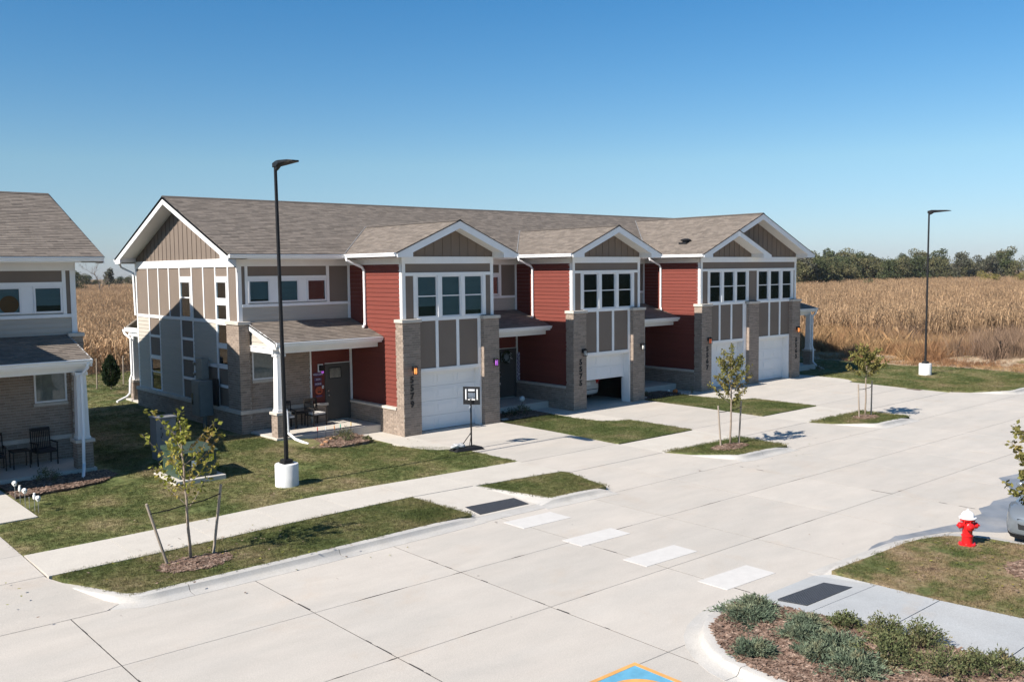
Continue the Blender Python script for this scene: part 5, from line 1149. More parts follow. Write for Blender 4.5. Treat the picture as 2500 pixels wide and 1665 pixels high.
o = blob('pillow', M_CUSHD, (-12.0, 3.0, .80), .10, .12, .10, seed=9); bpy.data.objects.remove(o)

# skull shaped path lights by the left walk
M_SK = mat('white plastic', (.78, .77, .74), .5, .03, 6); M_STK = mat('grey stake metal', (.22, .22, .21), .5, .05, 6)
spots = [(-12.02, -.44, .36, 1), (-12.02, -.92, .32, 2), (-12.03, -1.42, .36, 1), (-12.0, -1.68, .28, 0), (-11.96, -1.98, .32, 2), (-11.93, -2.18, .30, 1)]
names = ['white skull stake light farthest from the camera beside the left walk', 'small narrow white stake light after the farthest skull beside the left walk', 'white skull stake light third along the left walk edge', 'bare headless stake in the row along the left walk',
         'small narrow white stake light next to the nearest skull', 'white skull stake light nearest the camera at the walk corner']
for (x, y, h, kd), lb in zip(spots, names):
    t = thing('stake_light', (x, y, 0), lb, 'stake light', 'stake lights along the left walk'); z0 = H(x, y)
    MB().tube([(x, y, z0-.05), (x, y, z0+h)], .007, 6).build('stake', M_STK, t)
    if kd == 1:
        sk = blob('skull', M_SK, (x, y, z0+h+.06), .060, .070, .062, t, seed=2, amp=.05); MB().box(x-.03, x+.03, y-.045, y+.03, z0+h-.01, z0+h+.03).build('jaw', M_SK, t, bevel=.01)
        b = MB()
        for s in (-1, 1): b.lathe((x+s*.022, y-.062, z0+h+.06), [(.014, 0), (.012, .008)], 8, axis=Vector((0, -1, 0)))
        b.build('eye_socket', M_BLACK, sk)
    elif kd == 2: MB().lathe((x, y, z0+h-.02), [(.02, 0), (.034, .02), (.034, .10), (.02, .12), (.02, .14), (.03, .15), (.01, .16)], 12).build('head', M_SK, t, smooth='auto')
    else: MB().lathe((x, y, z0+h), [(.014, 0), (.014, .03)], 8).build('bracket', M_STK, t)
# coloured little lights in the flower bed of the first unit
cols = [('red', (.5, .05, .05), -2.62, 1.20), ('white', (.6, .65, .68), -2.36, 1.12), ('orange', (.6, .22, .06), -2.06, 1.08), ('green', (.05, .42, .30), -1.76, 1.20), ('yellow', (.65, .42, .06), -1.30, 1.28)]
for nm, cc, x, y in cols:
    t = thing('garden_light', (x, y, .1), 'thin garden stake light with a %s tip in front of the sunny porch' % nm, 'garden light', 'coloured stake lights in the mulch bed'); MB().tube([(x, y, 0), (x, y, .42)], .006, 6).build('stake', M_BLACK, t); MB().lathe((x, y, .40), [(.014, 0), (.016, .02), (.013, .12), (.004, .13)], 8).build('tip', mat(nm+' lens', cc, .4, .03, 6), t)

# ================================================================== PLANTS
def leaf_mesh(b, p, d, up, L, W):
    """bent 2-quad leaf"""
    d = d.normalized(); s = d.cross(up); s = s.normalized() if s.length > 1e-4 else d.orthogonal().normalized(); n = s.cross(d)
    b.add([p, p+d*L*.5+s*W*.5+n*L*.05, p+d*L, p+d*L*.5-s*W*.5+n*L*.05], [(0, 1, 2, 3)])
def rvec(rs, z=0): return Vector((rs.gauss(0, 1), rs.gauss(0, 1), rs.gauss(0, 1)+z)).normalized()
def sapling(x, y, label, h, hc, wdt, nb_, nl, lm, seed, lean=(0, 0), z=0., lsz=.06, lowfork=False, stakes=((-.46, -.03, 1.25), (.48, .06, 1.37)), slabels=None, lns=(-.36, .22), crown_top=1.):
    rs = random.Random(seed); t = thing('sapling', (x, y, z), label, 'young tree', 'staked young trees along the street')
    pts = [Vector((x, y, z-.05))]; n = 9; k0 = Vector((x, y, z))
    for i in range(1, n+1):
        f = i/n; pts.append(k0+Vector((lean[0]*f+rs.gauss(0, .012), lean[1]*f+rs.gauss(0, .012), h*.93*f)))
    MB().tube(pts, [.030*(1-.75*i/n)+.004 for i in range(n+1)], 8).build('trunk', M_BARK, t, smooth=True)
    lb = MB(); bb = MB()
    for k in range(nb_):
        f = hc/h+(.90-hc/h)*(k/nb_)**.9; base = pts[0].lerp(pts[-1], f) if False else k0+Vector((lean[0]*f, lean[1]*f, h*.93*f))
        a = k*2.399+rs.uniform(-.4, .4); reach = wdt*.5*(1-.55*((f-hc/h)/(1-hc/h))**1.4)*rs.uniform(.55, 1.15); rise = rs.uniform(.45, .95)*reach+.12
        q = [base]; d = Vector((cos(a), sin(a), 0))
        for s in range(1, 5): q.append(base+d*reach*s/4+Vector((rs.gauss(0, .015), rs.gauss(0, .015), rise*(s/4)**1.2)))
        bb.tube(q, [.009, .008, .006, .004, .002], 5)
        for m_ in range(nl):
            g = rs.uniform(.25, 1.04); i0 = min(3, int(g*4)); p = q[i0].lerp(q[min(4, i0+1)], g*4-i0)+rvec(rs)*rs.uniform(.01, .085)
            leaf_mesh(lb, p, rvec(rs, -.2), rvec(rs), lsz*rs.uniform(.6, 1.3), lsz*rs.uniform(.5, .9))
    for m_ in range(int(nl*1.5)):
        p = k0+Vector((lean[0], lean[1], h*rs.uniform(.80, 1.0)))+rvec(rs)*rs.uniform(.02, .10); leaf_mesh(lb, p, rvec(rs, .3), rvec(rs), lsz*rs.uniform(.6, 1.1), lsz*.7)
    bb.build('branches', M_BARK, t, smooth=True); lb.build('leaves', lm, t, kind='stuff')
    for i, (dx, dy, sh) in enumerate(stakes):
        lx = lns[i]
        o = MB().tube([(x+dx, y+dy, z-.05), (x+dx+lx, y+dy+.02, z+sh)], [.028, .026], 10).build('wooden_stake', mat('weathered stake wood', (.30, .25, .20), .9, .12, 6, .4, 50, stretch=(1, 1, .2)), None, smooth='auto'); tag(o, slabels[i], 'stake', 'wooden stakes beside the young trees')
    # rubber tie
    a = Vector((x+stakes[0][0]+lns[0]*.84, y+stakes[0][1], z+stakes[0][2]-.20)); c = Vector((x+stakes[1][0]+lns[1]*.87, y+stakes[1][1], z+stakes[1][2]-.18)); mdl = k0+Vector((lean[0]*.4, lean[1]*.4, (stakes[0][2]+stakes[1][2])/2-.22))
    o = MB().tube([a, a.lerp(mdl, .5)-Vector((0, 0, .015)), mdl, mdl.lerp(c, .5)-Vector((0, 0, .03)), c], .012, 6).build('tree_tie', M_BLACK, t)
def mulch_ring(x, y, rx, ry, label, seed, z=0):
    rs = random.Random(seed); t = bpy.data.objects.new('mulch_ring', None); COL.objects.link(t); t['kind'] = 'structure'; ORG[t.name] = Vector((0, 0, 0))
    b = MB(); n = 40; vs = [(x, y, z+.05)]
    for k in (.6, 1.0):
        for i in range(n):
            a = 2*pi*i/n; r = k*(1+.07*sin(3*a+seed)+.05*sin(7*a)); vs.append((x+rx*r*cos(a), y+ry*r*sin(a), z+(.04 if k < 1 else -.01)))
    fs = [(0, 1+i, 1+(i+1) % n) for i in range(n)]+[(1+i, 1+n+i, 1+n+(i+1) % n, 1+(i+1) % n) for i in range(n)]
    b.add(vs, fs); b.build('mulch', M_MULCH, t, smooth=True)
    pts = []
    for i in range(int(650*rx*ry/.3)):
        a = rs.random()*2*pi; r = sqrt(rs.random())*1.06; pts.append((x+rx*r*cos(a), y+ry*r*sin(a), z+.055*(1-.8*r), rs.random()*6.3, rs.uniform(.6, 1.3)))
    scatter('wood_chips', pts, CHIPS, parent=t)
rs = random.Random(11); CHIPS = []
for k in range(5):
    b = MB()
    for i in range(3):
        L, w_, th = rs.uniform(.02, .05), rs.uniform(.006, .014), .004; a = rs.random()*pi; p = Vector((rs.uniform(-.03, .03), rs.uniform(-.03, .03), rs.uniform(0, .01))); u = Vector((cos(a), sin(a), rs.uniform(-.3, .3)))*L; v = Vector((-sin(a), cos(a), rs.uniform(-.3, .3)))*w_; nn = Vector((0, 0, th))
        b.prism([p-u-v+nn, p+u-v+nn, p+u+v+nn, p-u+v+nn], [p-u-v, p+u-v, p+u+v, p-u+v])
    me = bpy.data.meshes.new('chip'); me.from_pydata(b.v, [], b.f); me.materials.append(M_CHIP); CHIPS.append(me)
sapling(-10.70, -8.14, 'sparse yellow leaved young tree in the mulch ring of the near grass strip', 2.95, 1.05, 1.75, 18, 34, M_LEAFY, 21, lean=(-.08, .1), lsz=.098, slabels=('near left wooden stake leaning outward in the nearest mulch ring', 'grey wooden stake on the right of the nearest young tree'))
sapling(6.62, -8.41, 'young tree with olive leaves in front of the white garage door', 3.15, 1.30, 1.30, 20, 80, M_LEAFO, 33, lean=(.05, 0), lsz=.088, slabels=('left wooden stake of the young tree before the white garage door', 'right wooden stake of the young tree before the white garage door'), stakes=((-.42, .05, 1.3), (.42, -.03, 1.35)), lns=(-.13, .13))
sapling(14.82, -8.57, 'rounded young tree on the farthest small grass island', 2.62, 1.50, 1.55, 20, 95, M_LEAFO, 45, lean=(.02, 0), lsz=.09, slabels=('left pale wooden stake on the farthest small grass island', 'dark right hand stake on the farthest small grass island'), stakes=((-.36, .05, 1.25), (.42, 0, 1.30)), lns=(-.08, .06))
mulch_ring(-10.72, -8.45, .68, .42, '', 1); mulch_ring(6.4, -8.55, .78, .34, '', 2, -.015); mulch_ring(14.75, -8.62, .62, .36, '', 3, -.015)
sapling(.45, -19.65, 'leafy young tree cut by the right picture edge in front of the silver car', 2.75, 1.0, 1.6, 22, 72, M_LEAFO, 52, lsz=.10, slabels=('left stake of the young tree outside the right picture edge', 'right stake of the young tree outside the right picture edge'))
mulch_ring(.50, -19.68, .66, .6, '', 4)

def bushmesh(name, m, par, c, r, hgt, n, L, W, seed, up=.6, kind='stuff', flat=1.):
    rs = random.Random(seed); b = MB(); c = Vector(c)
    nb_ = max(6, n//16)
    for k in range(nb_):
        a = rs.random()*2*pi; rr = sqrt(rs.random())*rs.uniform(.75, 1.2)*(1+.28*sin(3*a+seed)+.15*sin(7*a+seed*2)); tip = c+Vector((r*rr*cos(a), r*rr*sin(a), hgt*max(.25, 1.05-.6*rr*rr)*rs.uniform(.45, 1.1))); base = c+Vector((r*.35*rr*cos(a), r*.35*rr*sin(a), 0))
        for i in range(16):
            g = rs.uniform(.35, 1.02); p = base.lerp(tip, g)+rvec(rs)*.035; d = (tip-base).normalized()*up+rvec(rs)*.7
            leaf_mesh(b, p, d, rvec(rs), L*rs.uniform(.6, 1.3), W)
    return b.build(name, m, par, kind=kind)
def shrub(name, m, c, r, h, n, L, W, seed, label, cat, group=None, up=.6):
    t = thing(name, c, label, cat, group); bushmesh('foliage', m, t, c, r, h, n, L, W, seed, up); rs = random.Random(seed); b = MB()
    for i in range(7):
        a = rs.random()*6.28; b.tube([(c[0], c[1], c[2]-.02), (c[0]+r*.5*cos(a), c[1]+r*.5*sin(a), c[2]+h*.7)], [.008, .003], 5)
    b.build('stems', M_BARK, t); return t
G_J = 'low shrubs in the kerbside mulch bed'
js = [((-5.25, -17.30), 0.57, 0.11, 'blue green juniper clump at the tip of the kerbside bed'), ((-4.85, -17.12), 0.28, 0.17, 'small upright juniper at the bed corner beside the dark tactile plate'), ((-6.38, -18.15), 0.32, 0.14, 'small rounded juniper alone near the kerb side of the bed'),
      ((-4.95, -18.15), 0.33, 0.13, 'grey green juniper in the middle of the bed by the walk'), ((-5.35, -18.35), 0.38, 0.15, 'spreading juniper just behind the lone rounded one'), ((-5.35, -18.85), 0.47, 0.14, 'dense juniper clump in the centre of the bed'),
      ((-5.85, -18.85), 0.31, 0.14, 'low bluish juniper mat near the outer kerb of the bed centre'), ((-5.85, -19.4), 0.57, 0.15, 'dark juniper mound overlapping the bottom picture edge')]
for i, ((x, y), r, h, lb) in enumerate(js): shrub('juniper', M_JUN, (x, y, 0), r, h, int(1900*r/.35), .075, .018, 60+i, lb, 'juniper', G_J, up=.9)
js2 = [((-4.50, -18.55), 0.31, 0.19, 'small grey green bush against the walk edge'), ((-4.45, -19.15), 0.36, 0.31, 'leafy bush reaching over the walk, left of the tallest one'), ((-4.40, -19.70), 0.40, 0.36, 'tallest feathery bush leaning over the concrete walk'),
       ((-5.15, -19.55), 0.50, 0.31, 'broad olive green bush behind the dark juniper mound'), ((-5.0, -20.3), 0.50, 0.29, 'brownish green bush near the bottom right of the bed'), ((-4.45, -20.75), 0.48, 0.24, 'low green bush at the far right end of the bed')]
for i, ((x, y), r, h, lb) in enumerate(js2): shrub('bush', M_SHRUBG, (x, y, 0), r, h, int(1500*r/.35), .05, .02, 80+i, lb, 'bush', G_J, up=.8)
rs = random.Random(5); pts = []
for i in range(9000):
    x, y = rs.uniform(-7, -3.6), rs.uniform(-22.5, -16.8)
    if inpoly(x, y, BED): pts.append((x, y, .0, rs.random()*6.3, rs.uniform(.6, 1.4)))
scatter('wood_chips', pts, CHIPS, 'bark chips covering the kerbside shrub bed', cat='mulch')
# front beds of the houses
def bed(pts, z, label):
    b = MB().prism([(x, y, z) for x, y in pts][::-1], [(x, y, -.2) for x, y in pts][::-1]).build('mulch_bed', M_MULCH); b['kind'] = 'structure'
    rs = random.Random(8); q = []; X = [p[0] for p in pts]; Y = [p[1] for p in pts]
    for i in range(1500):
        x, y = rs.uniform(min(X), max(X)), rs.uniform(min(Y), max(Y))
        if inpoly(x, y, pts): q.append((x, y, z, rs.random()*6.3, rs.uniform(.7, 1.5)))
    scatter('wood_chips', q, CHIPS, label, cat='mulch')
bed([(-3.82, 1.44), (-1.12, 1.44), (-1.15, .3), (-1.5, -.15), (-2.6, -.32), (-3.55, -.05), (-3.9, .7)], .10, 'bark chips in the bed before the sunny porch')
bed([(4.40, 1.44), (6.9, 1.44), (6.93, .12), (4.36, .10)], .03, 'bark chips in the shaded bed between the first two garages'); bed([(12.42, 1.44), (15.0, 1.44), (15.02, .08), (12.40, .06)], .03, 'bark chips in the shaded bed between second and third garage')
bed([(-9.3, 1.36), (-12.0, 1.36), (-12.0, -.4), (-10.8, -.35), (-9.8, -.05), (-9.2, .55)], .085, 'bark chips in the shaded bed of the left house')
shrub('bush', M_SHRUBG, (-1.95, .62, .1), .42, .42, 900, .05, .022, 101, 'loose twiggy bush in the bark bed before the sunny porch', 'bush'); shrub('bush', M_SHRUBG, (-1.45, .05, .1), .22, .10, 300, .05, .03, 102, 'low green plant beside the porch path', 'plant')
shrub('bush', M_SHRUBG, (6.3, 1.05, .03), .38, .34, 600, .05, .022, 103, 'dark shrub in shade by the second unit porch', 'bush'); shrub('bush', M_CONIF, (5.3, .75, .03), .40, .30, 600, .05, .022, 104, 'dark low shrub against the brick column of the first garage', 'bush')
shrub('bush', M_SHRUBG, (13.3, .8, .03), .30, .22, 300, .05, .022, 105, 'shaded shrub near the second garage column', 'bush'); shrub('bush', M_SHRUBG, (-10.9, .95, .1), .38, .36, 600, .05, .022, 106, 'shaded bush before the left house porch', 'bush')
shrub('bush', M_SHRUBG, (15.35, -.1, .02), .10, .32, 60, .05, .02, 107, 'thin dry sprig at the grass corner before the third garage', 'plant'); shrub('bush', M_SHRUBG, (27.2, .6, .05), .5, .4, 500, .05, .022, 108, 'dark shrub bed by the far right porch downspout', 'bush')
for (x, y, s, lb) in ((-2.72, .48, .09, 'orange stone in the bark nearest the downspout'), (-2.30, .86, .08, 'orange stone beside the twiggy bush'), (-3.05, .15, .07, 'small tan stone at the bed edge by the downspout end')):
    o = blob('stone', M_STONER, (x, y, .13), s, s*.8, s*.6, seed=int(s*100), amp=.15, smooth=False, n=7); tag(o, lb, 'stone')
# pumpkins and ornaments
def pumpkin(x, y, z, r, label, m=M_PUMP):
    t = thing('pumpkin', (x, y, z), label, 'pumpkin'); b = MB(); n = 32; vs = []; k = 9
    for i in range(k):
        th = .12+(pi-.24)*i/(k-1)
        for j in range(n):
            a = 2*pi*j/n; rr = r*(1-.10*abs(sin(4*a)))*sin(th); vs.append((x+rr*cos(a), y+rr*sin(a), z+r*.8-r*.8*cos(pi-th)*-1))
    b.add(vs, [(i*n+j, i*n+(j+1) % n, (i+1)*n+(j+1) % n, (i+1)*n+j) for i in range(k-1) for j in range(n)]); b.build('rind', m, t, smooth=True); MB().tube([(x, y, z+r*1.5), (x+.02, y, z+r*1.9)], [.02, .012], 6).build('stem', M_BARK, t)
pumpkin(14.72, .32, .05, .12, 'dark orange pumpkin in the bed before the third unit'); pumpkin(4.75, 1.15, .05, .15, 'red orange pumpkin beside the first garage column', M_PUMPR)
t = thing('garden_ball', (14.35, .38, 0), 'small white globe light next to the dark orange pumpkin', 'garden light'); MB().tube([(14.35, .38, 0), (14.35, .38, .16)], .01, 6).build('stake', M_BLACK, t); blob('globe', M_SK, (14.35, .38, .20), .05, .05, .05, t, amp=0)
t = thing('garden_ornament', (6.0, .6, 0), 'pale blue round ornament on a stake in the shaded bed', 'garden ornament'); MB().tube([(6.35, 1.15, 0), (6.35, 1.15, .52)], .01, 6).build('stake', M_BLACK, t); blob('ball', mat('pale blue plastic', (.42, .52, .55), .4, .1, 12), (6.35, 1.15, .56), .13, .08, .11, t, amp=.06)
t = thing('edging_fence', (13.7, .1, 0), 'low black looped edging along the bed before the third unit', 'edging')
b = MB()
for i in range(17):
    x0 = 12.55+i*.13; b.tube([(x0, .05, .0), (x0+.02, .05, .12), (x0+.065, .05, .16), (x0+.11, .05, .12), (x0+.13, .05, 0)], .009, 5)
b.build('loops', M_BLACK, t)
for (x, y, lb) in ((14.2, .12, 'white pebble at the left of the white globe light'), (14.9, .1, 'white pebble by the pumpkin'), (15.3, .0, 'pale pebble near the dry sprig')):
    o = blob('pebble', M_STONE, (x, y, .04), .06, .05, .035, seed=3, n=6); tag(o, lb, 'stone')
o = MB().box(4.5, 4.8, .18, .34, .03, .07).build('splash_block', M_WALK, None, bevel=.01); tag(o, 'small pale splash block at the foot of the first garage column', 'splash block')
o = MB().box(12.5, 12.8, .3, .46, .03, .07).build('splash_block', M_WALK, None, bevel=.01); tag(o, 'small pale splash block beside the second garage column', 'splash block')

rs = random.Random(99); FL = []
for k in range(4):
    b = MB(); leaf_mesh(b, Vector((0, 0, .012)), Vector((1, .3*k-.4, .15)), Vector((0, 0, 1)), .065, .045); me = bpy.data.meshes.new('dry leaf'); me.from_pydata(b.v, [], b.f); me.materials.append(M_CHIP if k % 2 else M_LEAFY); FL.append(me)
pts = []
for (cx, cy, sx_, sy_, n) in ((-9.9, -8.2, 1.8, .7, 90), (-7.5, -3, 3, 1.8, 60), (7.2, -8.5, 1.2, .8, 60), (15.2, -8.5, 1.4, .7, 50), (.2, -18.9, 1.2, 1.0, 110), (-10.5, -9.9, 2.5, .4, 10), (3, -9.9, 6, .25, 10), (-2, -.4, 1.2, .5, 30)):
    for i in range(n):
        x, y = rs.gauss(cx, sx_), rs.gauss(cy, sy_)
        if (y < -9.75 or -17 < y < -9.75): z = ZR+.004
        else: z = H(x, y)+.035
        if -7.05 < y < -5.4: z = .02
        if y < -17.05 and x > -2: z = .03
        pts.append((x, y, z, rs.random()*6.3, rs.uniform(.6, 1.3)))
scatter('fallen_leaves', pts, FL, 'scattered fallen leaves on turf and kerb', cat='leaves')

# evergreen and posts behind
def evergreen(x, y, z, h, r, label):
    t = thing('arborvitae', (x, y, z), label, 'evergreen'); rs = random.Random(17); b = MB()
    for i in range(5200):
        f = rs.random()**.8; a = rs.random()*6.283; rr = r*(sin(min(1, f*1.0)*pi*.92+.22))**.8*(1-.35*f)*(1+.16*sin(5*a+9*f)+.12*sin(11*a-14*f))*rs.uniform(.72, 1.03)
        p = Vector((x+rr*cos(a), y+rr*sin(a), z+.08+h*f)); leaf_mesh(b, p, Vector((cos(a)*.5, sin(a)*.5, 1))+rvec(rs)*.5, rvec(rs), .10*rs.uniform(.6, 1.3), .045)
    b.build('foliage', M_CONIF, t, kind='stuff'); MB().tube([(x, y, z-.05), (x, y, z+h*.9)], [.04, .01], 8).build('trunk', M_BARK, t)
evergreen(-3.2, 19.6, .2, 1.45, .42, 'dark conical evergreen shrub on the back lawn before the corn')
for (x, y, h, lb) in ((-3.75, 19.9, 1.45, 'thin pale wooden post to the left of the evergreen'), (-2.2, 20.9, 1.4, 'thin dark wooden post to the right of the evergreen')):
    o = MB().tube([(x, y, .1), (x+.03, y, .2+h)], .03, 8).build('wooden_post', MATS['weathered stake wood'], None); tag(o, lb, 'post')

# ---------------------------------------------------------------- cars
M_TYRE = mat('tyre rubber', (.018, .018, .018), .85, .05, 20); M_RIM = mat('alloy rim', (.45, .45, .46), .3, .02, 5, metal=1.)
M_CGLASS = mat('car glass', (.02, .025, .03), .06, .02, 2, spec=.8); M_HL = mat('headlamp lens', (.09, .10, .11), .08, .05, 20, spec=.8); M_TL = mat('tail lamp red', (.45, .015, .012), .2, .05, 10, spec=.7)
def car(px, py, pz, rot, paint, label, plate='', L=4.5, Wd=1.80, suv=False):
    """front towards local +x"""
    t = thing('parked_car', (px, py, pz), label, 'car'); cr, sr = cos(rot), sin(rot)
    P = lambda x, y, z: Vector((px+x*cr-y*sr, py+x*sr+y*cr, pz+z)); hL = L/2; hw = Wd/2; dz = .16 if suv else 0
    # stations: x, half width, z bottom, z belt(hood/trunk), roundness
    st = [(-hL, .70, .38, .80), (-hL+.06, .84, .28, .93), (-hL+.3, .93, .22, 1.0), (-hL+.9, .99, .19, 1.02), (-.8, 1.0, .19, .98), (.4, 1.0, .19, .95), (hL-1.2, 1.0, .19, .92), (hL-.5, .95, .20, .84), (hL-.18, .86, .22, .76), (hL-.04, .74, .26, .66), (hL, .60, .32, .56)]
    b = MB(); vs = []
    for (x, wf, zb_, zt) in st:
        w_ = hw*wf; zt += dz; H_ = zt-zb_
        for (a, f) in ((0, 0), (.80, 0), (.95, .06), (1.0, .28), (.995, .60), (.96, .86), (.86, .985), (.45, 1.02), (0, 1.03)):
            vs.append(P(x, w_*a, zb_+H_*f))
    n = 9; m_ = len(st); k = len(vs)
    vs2 = []
    for (x, wf, zb_, zt) in st:
        w_ = hw*wf; zt += dz; H_ = zt-zb_
        for (a, f) in ((0, 0), (.80, 0), (.95, .06), (1.0, .28), (.995, .60), (.96, .86), (.86, .985), (.45, 1.02), (0, 1.03)):
            vs2.append(P(x, -w_*a, zb_+H_*f))
    fs = [(i*n+j, (i+1)*n+j, (i+1)*n+j+1, i*n+j+1) for i in range(m_-1) for j in range(n-1)]; fs += [(k+i*n+j, k+i*n+j+1, k+(i+1)*n+j+1, k+(i+1)*n+j) for i in range(m_-1) for j in range(n-1)]
    for e, o_ in ((0, 0), ((m_-1)*n, 0)): fs += [tuple([e+j for j in range(n)]), tuple([k+e+j for j in range(n)])]
    b.add(vs+vs2, fs); body = b.build('body', paint, t, smooth=True); body.data.validate()
    bm = bmesh.new(); bm.from_mesh(body.data); bmesh.ops.remove_doubles(bm, verts=bm.verts, dist=.001); bmesh.ops.recalc_face_normals(bm, faces=bm.faces); bm.to_mesh(body.data); bm.free(); body.data.shade_smooth()
    md = body.modifiers.new('s', 'SUBSURF'); md.levels = 2; md.render_levels = 2
    zt = 1.44+dz*1.1; belt = .96+dz
    g0 = [(-hL+.35, belt+.02), (-hL+.95, zt-.04), (-.3, zt), (.35, zt-.03), (1.15, belt-.02)]
    if suv: g0 = [(-hL+.22, belt+.02), (-hL+.55, zt-.06), (-.3, zt), (.35, zt-.03), (1.15, belt-.02)]
    b = MB()
    for s in (-1, 1):
        pass
    low = [P(g0[0][0], -hw*.88, g0[0][1]), P(g0[4][0], -hw*.90, g0[4][1]), P(g0[4][0], hw*.90, g0[4][1]), P(g0[0][0], hw*.88, g0[0][1])]
    up = [P(g0[1][0], -hw*.70, g0[1][1]), P(g0[3][0], -hw*.72, g0[3][1]), P(g0[3][0], hw*.72, g0[3][1]), P(g0[1][0], hw*.70, g0[1][1])]
    b.prism(up, low); b.build('windows', M_CGLASS, t, bevel=.03)
    b = MB(); rp = [(g0[1][0]-.02, .69, g0[1][1]), (-.3, .73, zt), (g0[3][0]+.02, .71, g0[3][1])]; top = [P(x, s*hw*f, z+.012) for s in (-1, 1) for x, f, z in (rp if s < 0 else rp[::-1])]; b.prism(top, [p-Vector((0, 0, .04)) for p in top]); b.build('roof', paint, t, bevel=.015)
    b = MB()
    for s in (-1, 1):
        for (x0, z0, x1, z1) in ((g0[0][0], g0[0][1], g0[1][0], g0[1][1]), (g0[3][0], g0[3][1], g0[4][0], g0[4][1])): b.tube([P(x0, s*hw*.88, z0), P(x1, s*hw*.705, z1)], .035, 6)
        b.tube([P(-.05, s*hw*.90, belt), P(-.05, s*hw*.725, zt-.02)], .03, 6)
    b.build('pillars', paint, t)
    for (x, s) in ((hL-.92, 1), (hL-.92, -1), (-hL+.85, 1), (-hL+.85, -1)):
        r = .34 if suv else .32; ax = Vector((-sr*s, cr*s, 0)); c_ = P(x, s*(hw-.22), r)
        wh = MB().lathe(c_, [(r*.6, 0), (r*.98, .01), (r, .04), (r, .19), (r*.97, .215), (r*.68, .222), (r*.66, .20)], 28, axis=ax).build('wheel', M_TYRE, t, smooth='auto')
        MB().lathe(c_, [(r*.66, .19), (r*.60, .20), (r*.2, .205), (r*.1, .215)], 10, axis=ax).build('rim', M_RIM, wh)
    for s in (-1, 1):
        b = MB(); b.prism([P(hL-.20, s*hw*.83, .66+dz), P(hL-.50, s*hw*.925, .74+dz), P(hL-.56, s*hw*.90, .80+dz), P(hL-.20, s*hw*.70, .735+dz)], [P(hL-.26, s*hw*.70, .68+dz), P(hL-.50, s*hw*.80, .76+dz), P(hL-.56, s*hw*.80, .84+dz), P(hL-.24, s*hw*.55, .77+dz)]); b.build('headlight', M_HL, t, bevel=.012)
        b = MB(); b.prism([P(hL-.12, s*hw*.72, .34+dz*.5), P(hL-.18, s*hw*.83, .38+dz*.5), P(hL-.19, s*hw*.84, .54+dz), P(hL-.13, s*hw*.77, .57+dz)], [P(hL-.16, s*hw*.70, .34+dz*.5), P(hL-.22, s*hw*.75, .36+dz*.5), P(hL-.22, s*hw*.75, .56+dz), P(hL-.16, s*hw*.72, .58+dz)]); b.build('fog_lamp_vent', M_BLACK, t)
        b = MB(); b.prism([P(-hL+.0, s*hw*.60, .90+dz), P(-hL+.02, s*hw*.86, .90+dz), P(-hL+.22, s*hw*.955, .93+dz), P(-hL+.16, s*hw*.95, .76+dz), P(-hL-.01, s*hw*.82, .72+dz), P(-hL-.01, s*hw*.60, .74+dz)], [P(-hL+.1, s*hw*.60, .90+dz), P(-hL+.1, s*hw*.80, .90+dz), P(-hL+.24, s*hw*.88, .93+dz), P(-hL+.2, s*hw*.88, .76+dz), P(-hL+.1, s*hw*.78, .72+dz), P(-hL+.1, s*hw*.6, .74+dz)]); b.build('tail_light', M_TL, t)
        blob('door_mirror', paint, P(.75, s*(hw+.07), .98+dz), .07, .09, .07, t, amp=.02)
    b = MB(); b.prism([P(hL+.01, -hw*.52, .40+dz*.6), P(hL+.01, hw*.52, .40+dz*.6), P(hL-.02, hw*.56, .60+dz), P(hL-.02, -hw*.56, .60+dz)], [P(hL-.1, -hw*.52, .40+dz*.6), P(hL-.1, hw*.52, .40+dz*.6), P(hL-.12, hw*.56, .60+dz), P(hL-.12, -hw*.56, .60+dz)]); b.build('grille', M_BLACK, t)
    b = MB(); low2 = [(x, y) for x, y in ((hL-.04, -.58*hw), (hL-.16, -.80*hw), (hL-.6, -.96*hw), (hL-.6, .96*hw), (hL-.16, .80*hw), (hL-.04, .58*hw))]; b.prism([P(x, y, .31) for x, y in low2], [P(x-.06, y*.96, .17) for x, y in low2]); b.build('front_skirt', M_BLACK, t)
    b = MB(); b.prism([P(-hL-.005, -hw*.72, .52), P(-hL+.1, -hw*.72, .52), P(-hL+.1, hw*.72, .52), P(-hL-.005, hw*.72, .52)][::-1], [P(-hL-.005, -hw*.72, .49), P(-hL+.1, -hw*.72, .49), P(-hL+.1, hw*.72, .49), P(-hL-.005, hw*.72, .49)][::-1]); b.build('bumper_groove', M_BLACK, t)
    pb = MB(); pb.prism([P(-hL-.02, -.16, .84+dz), P(-hL-.02, .16, .84+dz), P(-hL-.03, .16, .70+dz), P(-hL-.03, -.16, .70+dz)], [P(-hL+.08, -.16, .84+dz), P(-hL+.08, .16, .84+dz), P(-hL+.07, .16, .70+dz), P(-hL+.07, -.16, .70+dz)]); pl = pb.build('licence_plate', M_WHITE, t)
    if plate:
        text(plate, .10, .002, M_BLACK, 'plate_lettering', pl, P(-hL-.031, 0, .77+dz), (sr, -cr, 0), (-cr, -sr, 0))
    return t
M_SILV = mat('silver car paint', (.19, .215, .24), .22, .01, 1, spec=.6, metal=.35); M_WCAR = mat('white car paint', (.62, .62, .60), .25, .01, 1, spec=.6)
car(10.28, 3.62, .015, radians(90), M_WCAR, 'white car with a red tail lamp inside the half open garage', plate='', L=4.4)
car(4.42, -19.05, ZR, radians(181), M_SILV, 'silver car whose front corner shows at the right picture edge', L=4.6, Wd=1.84)

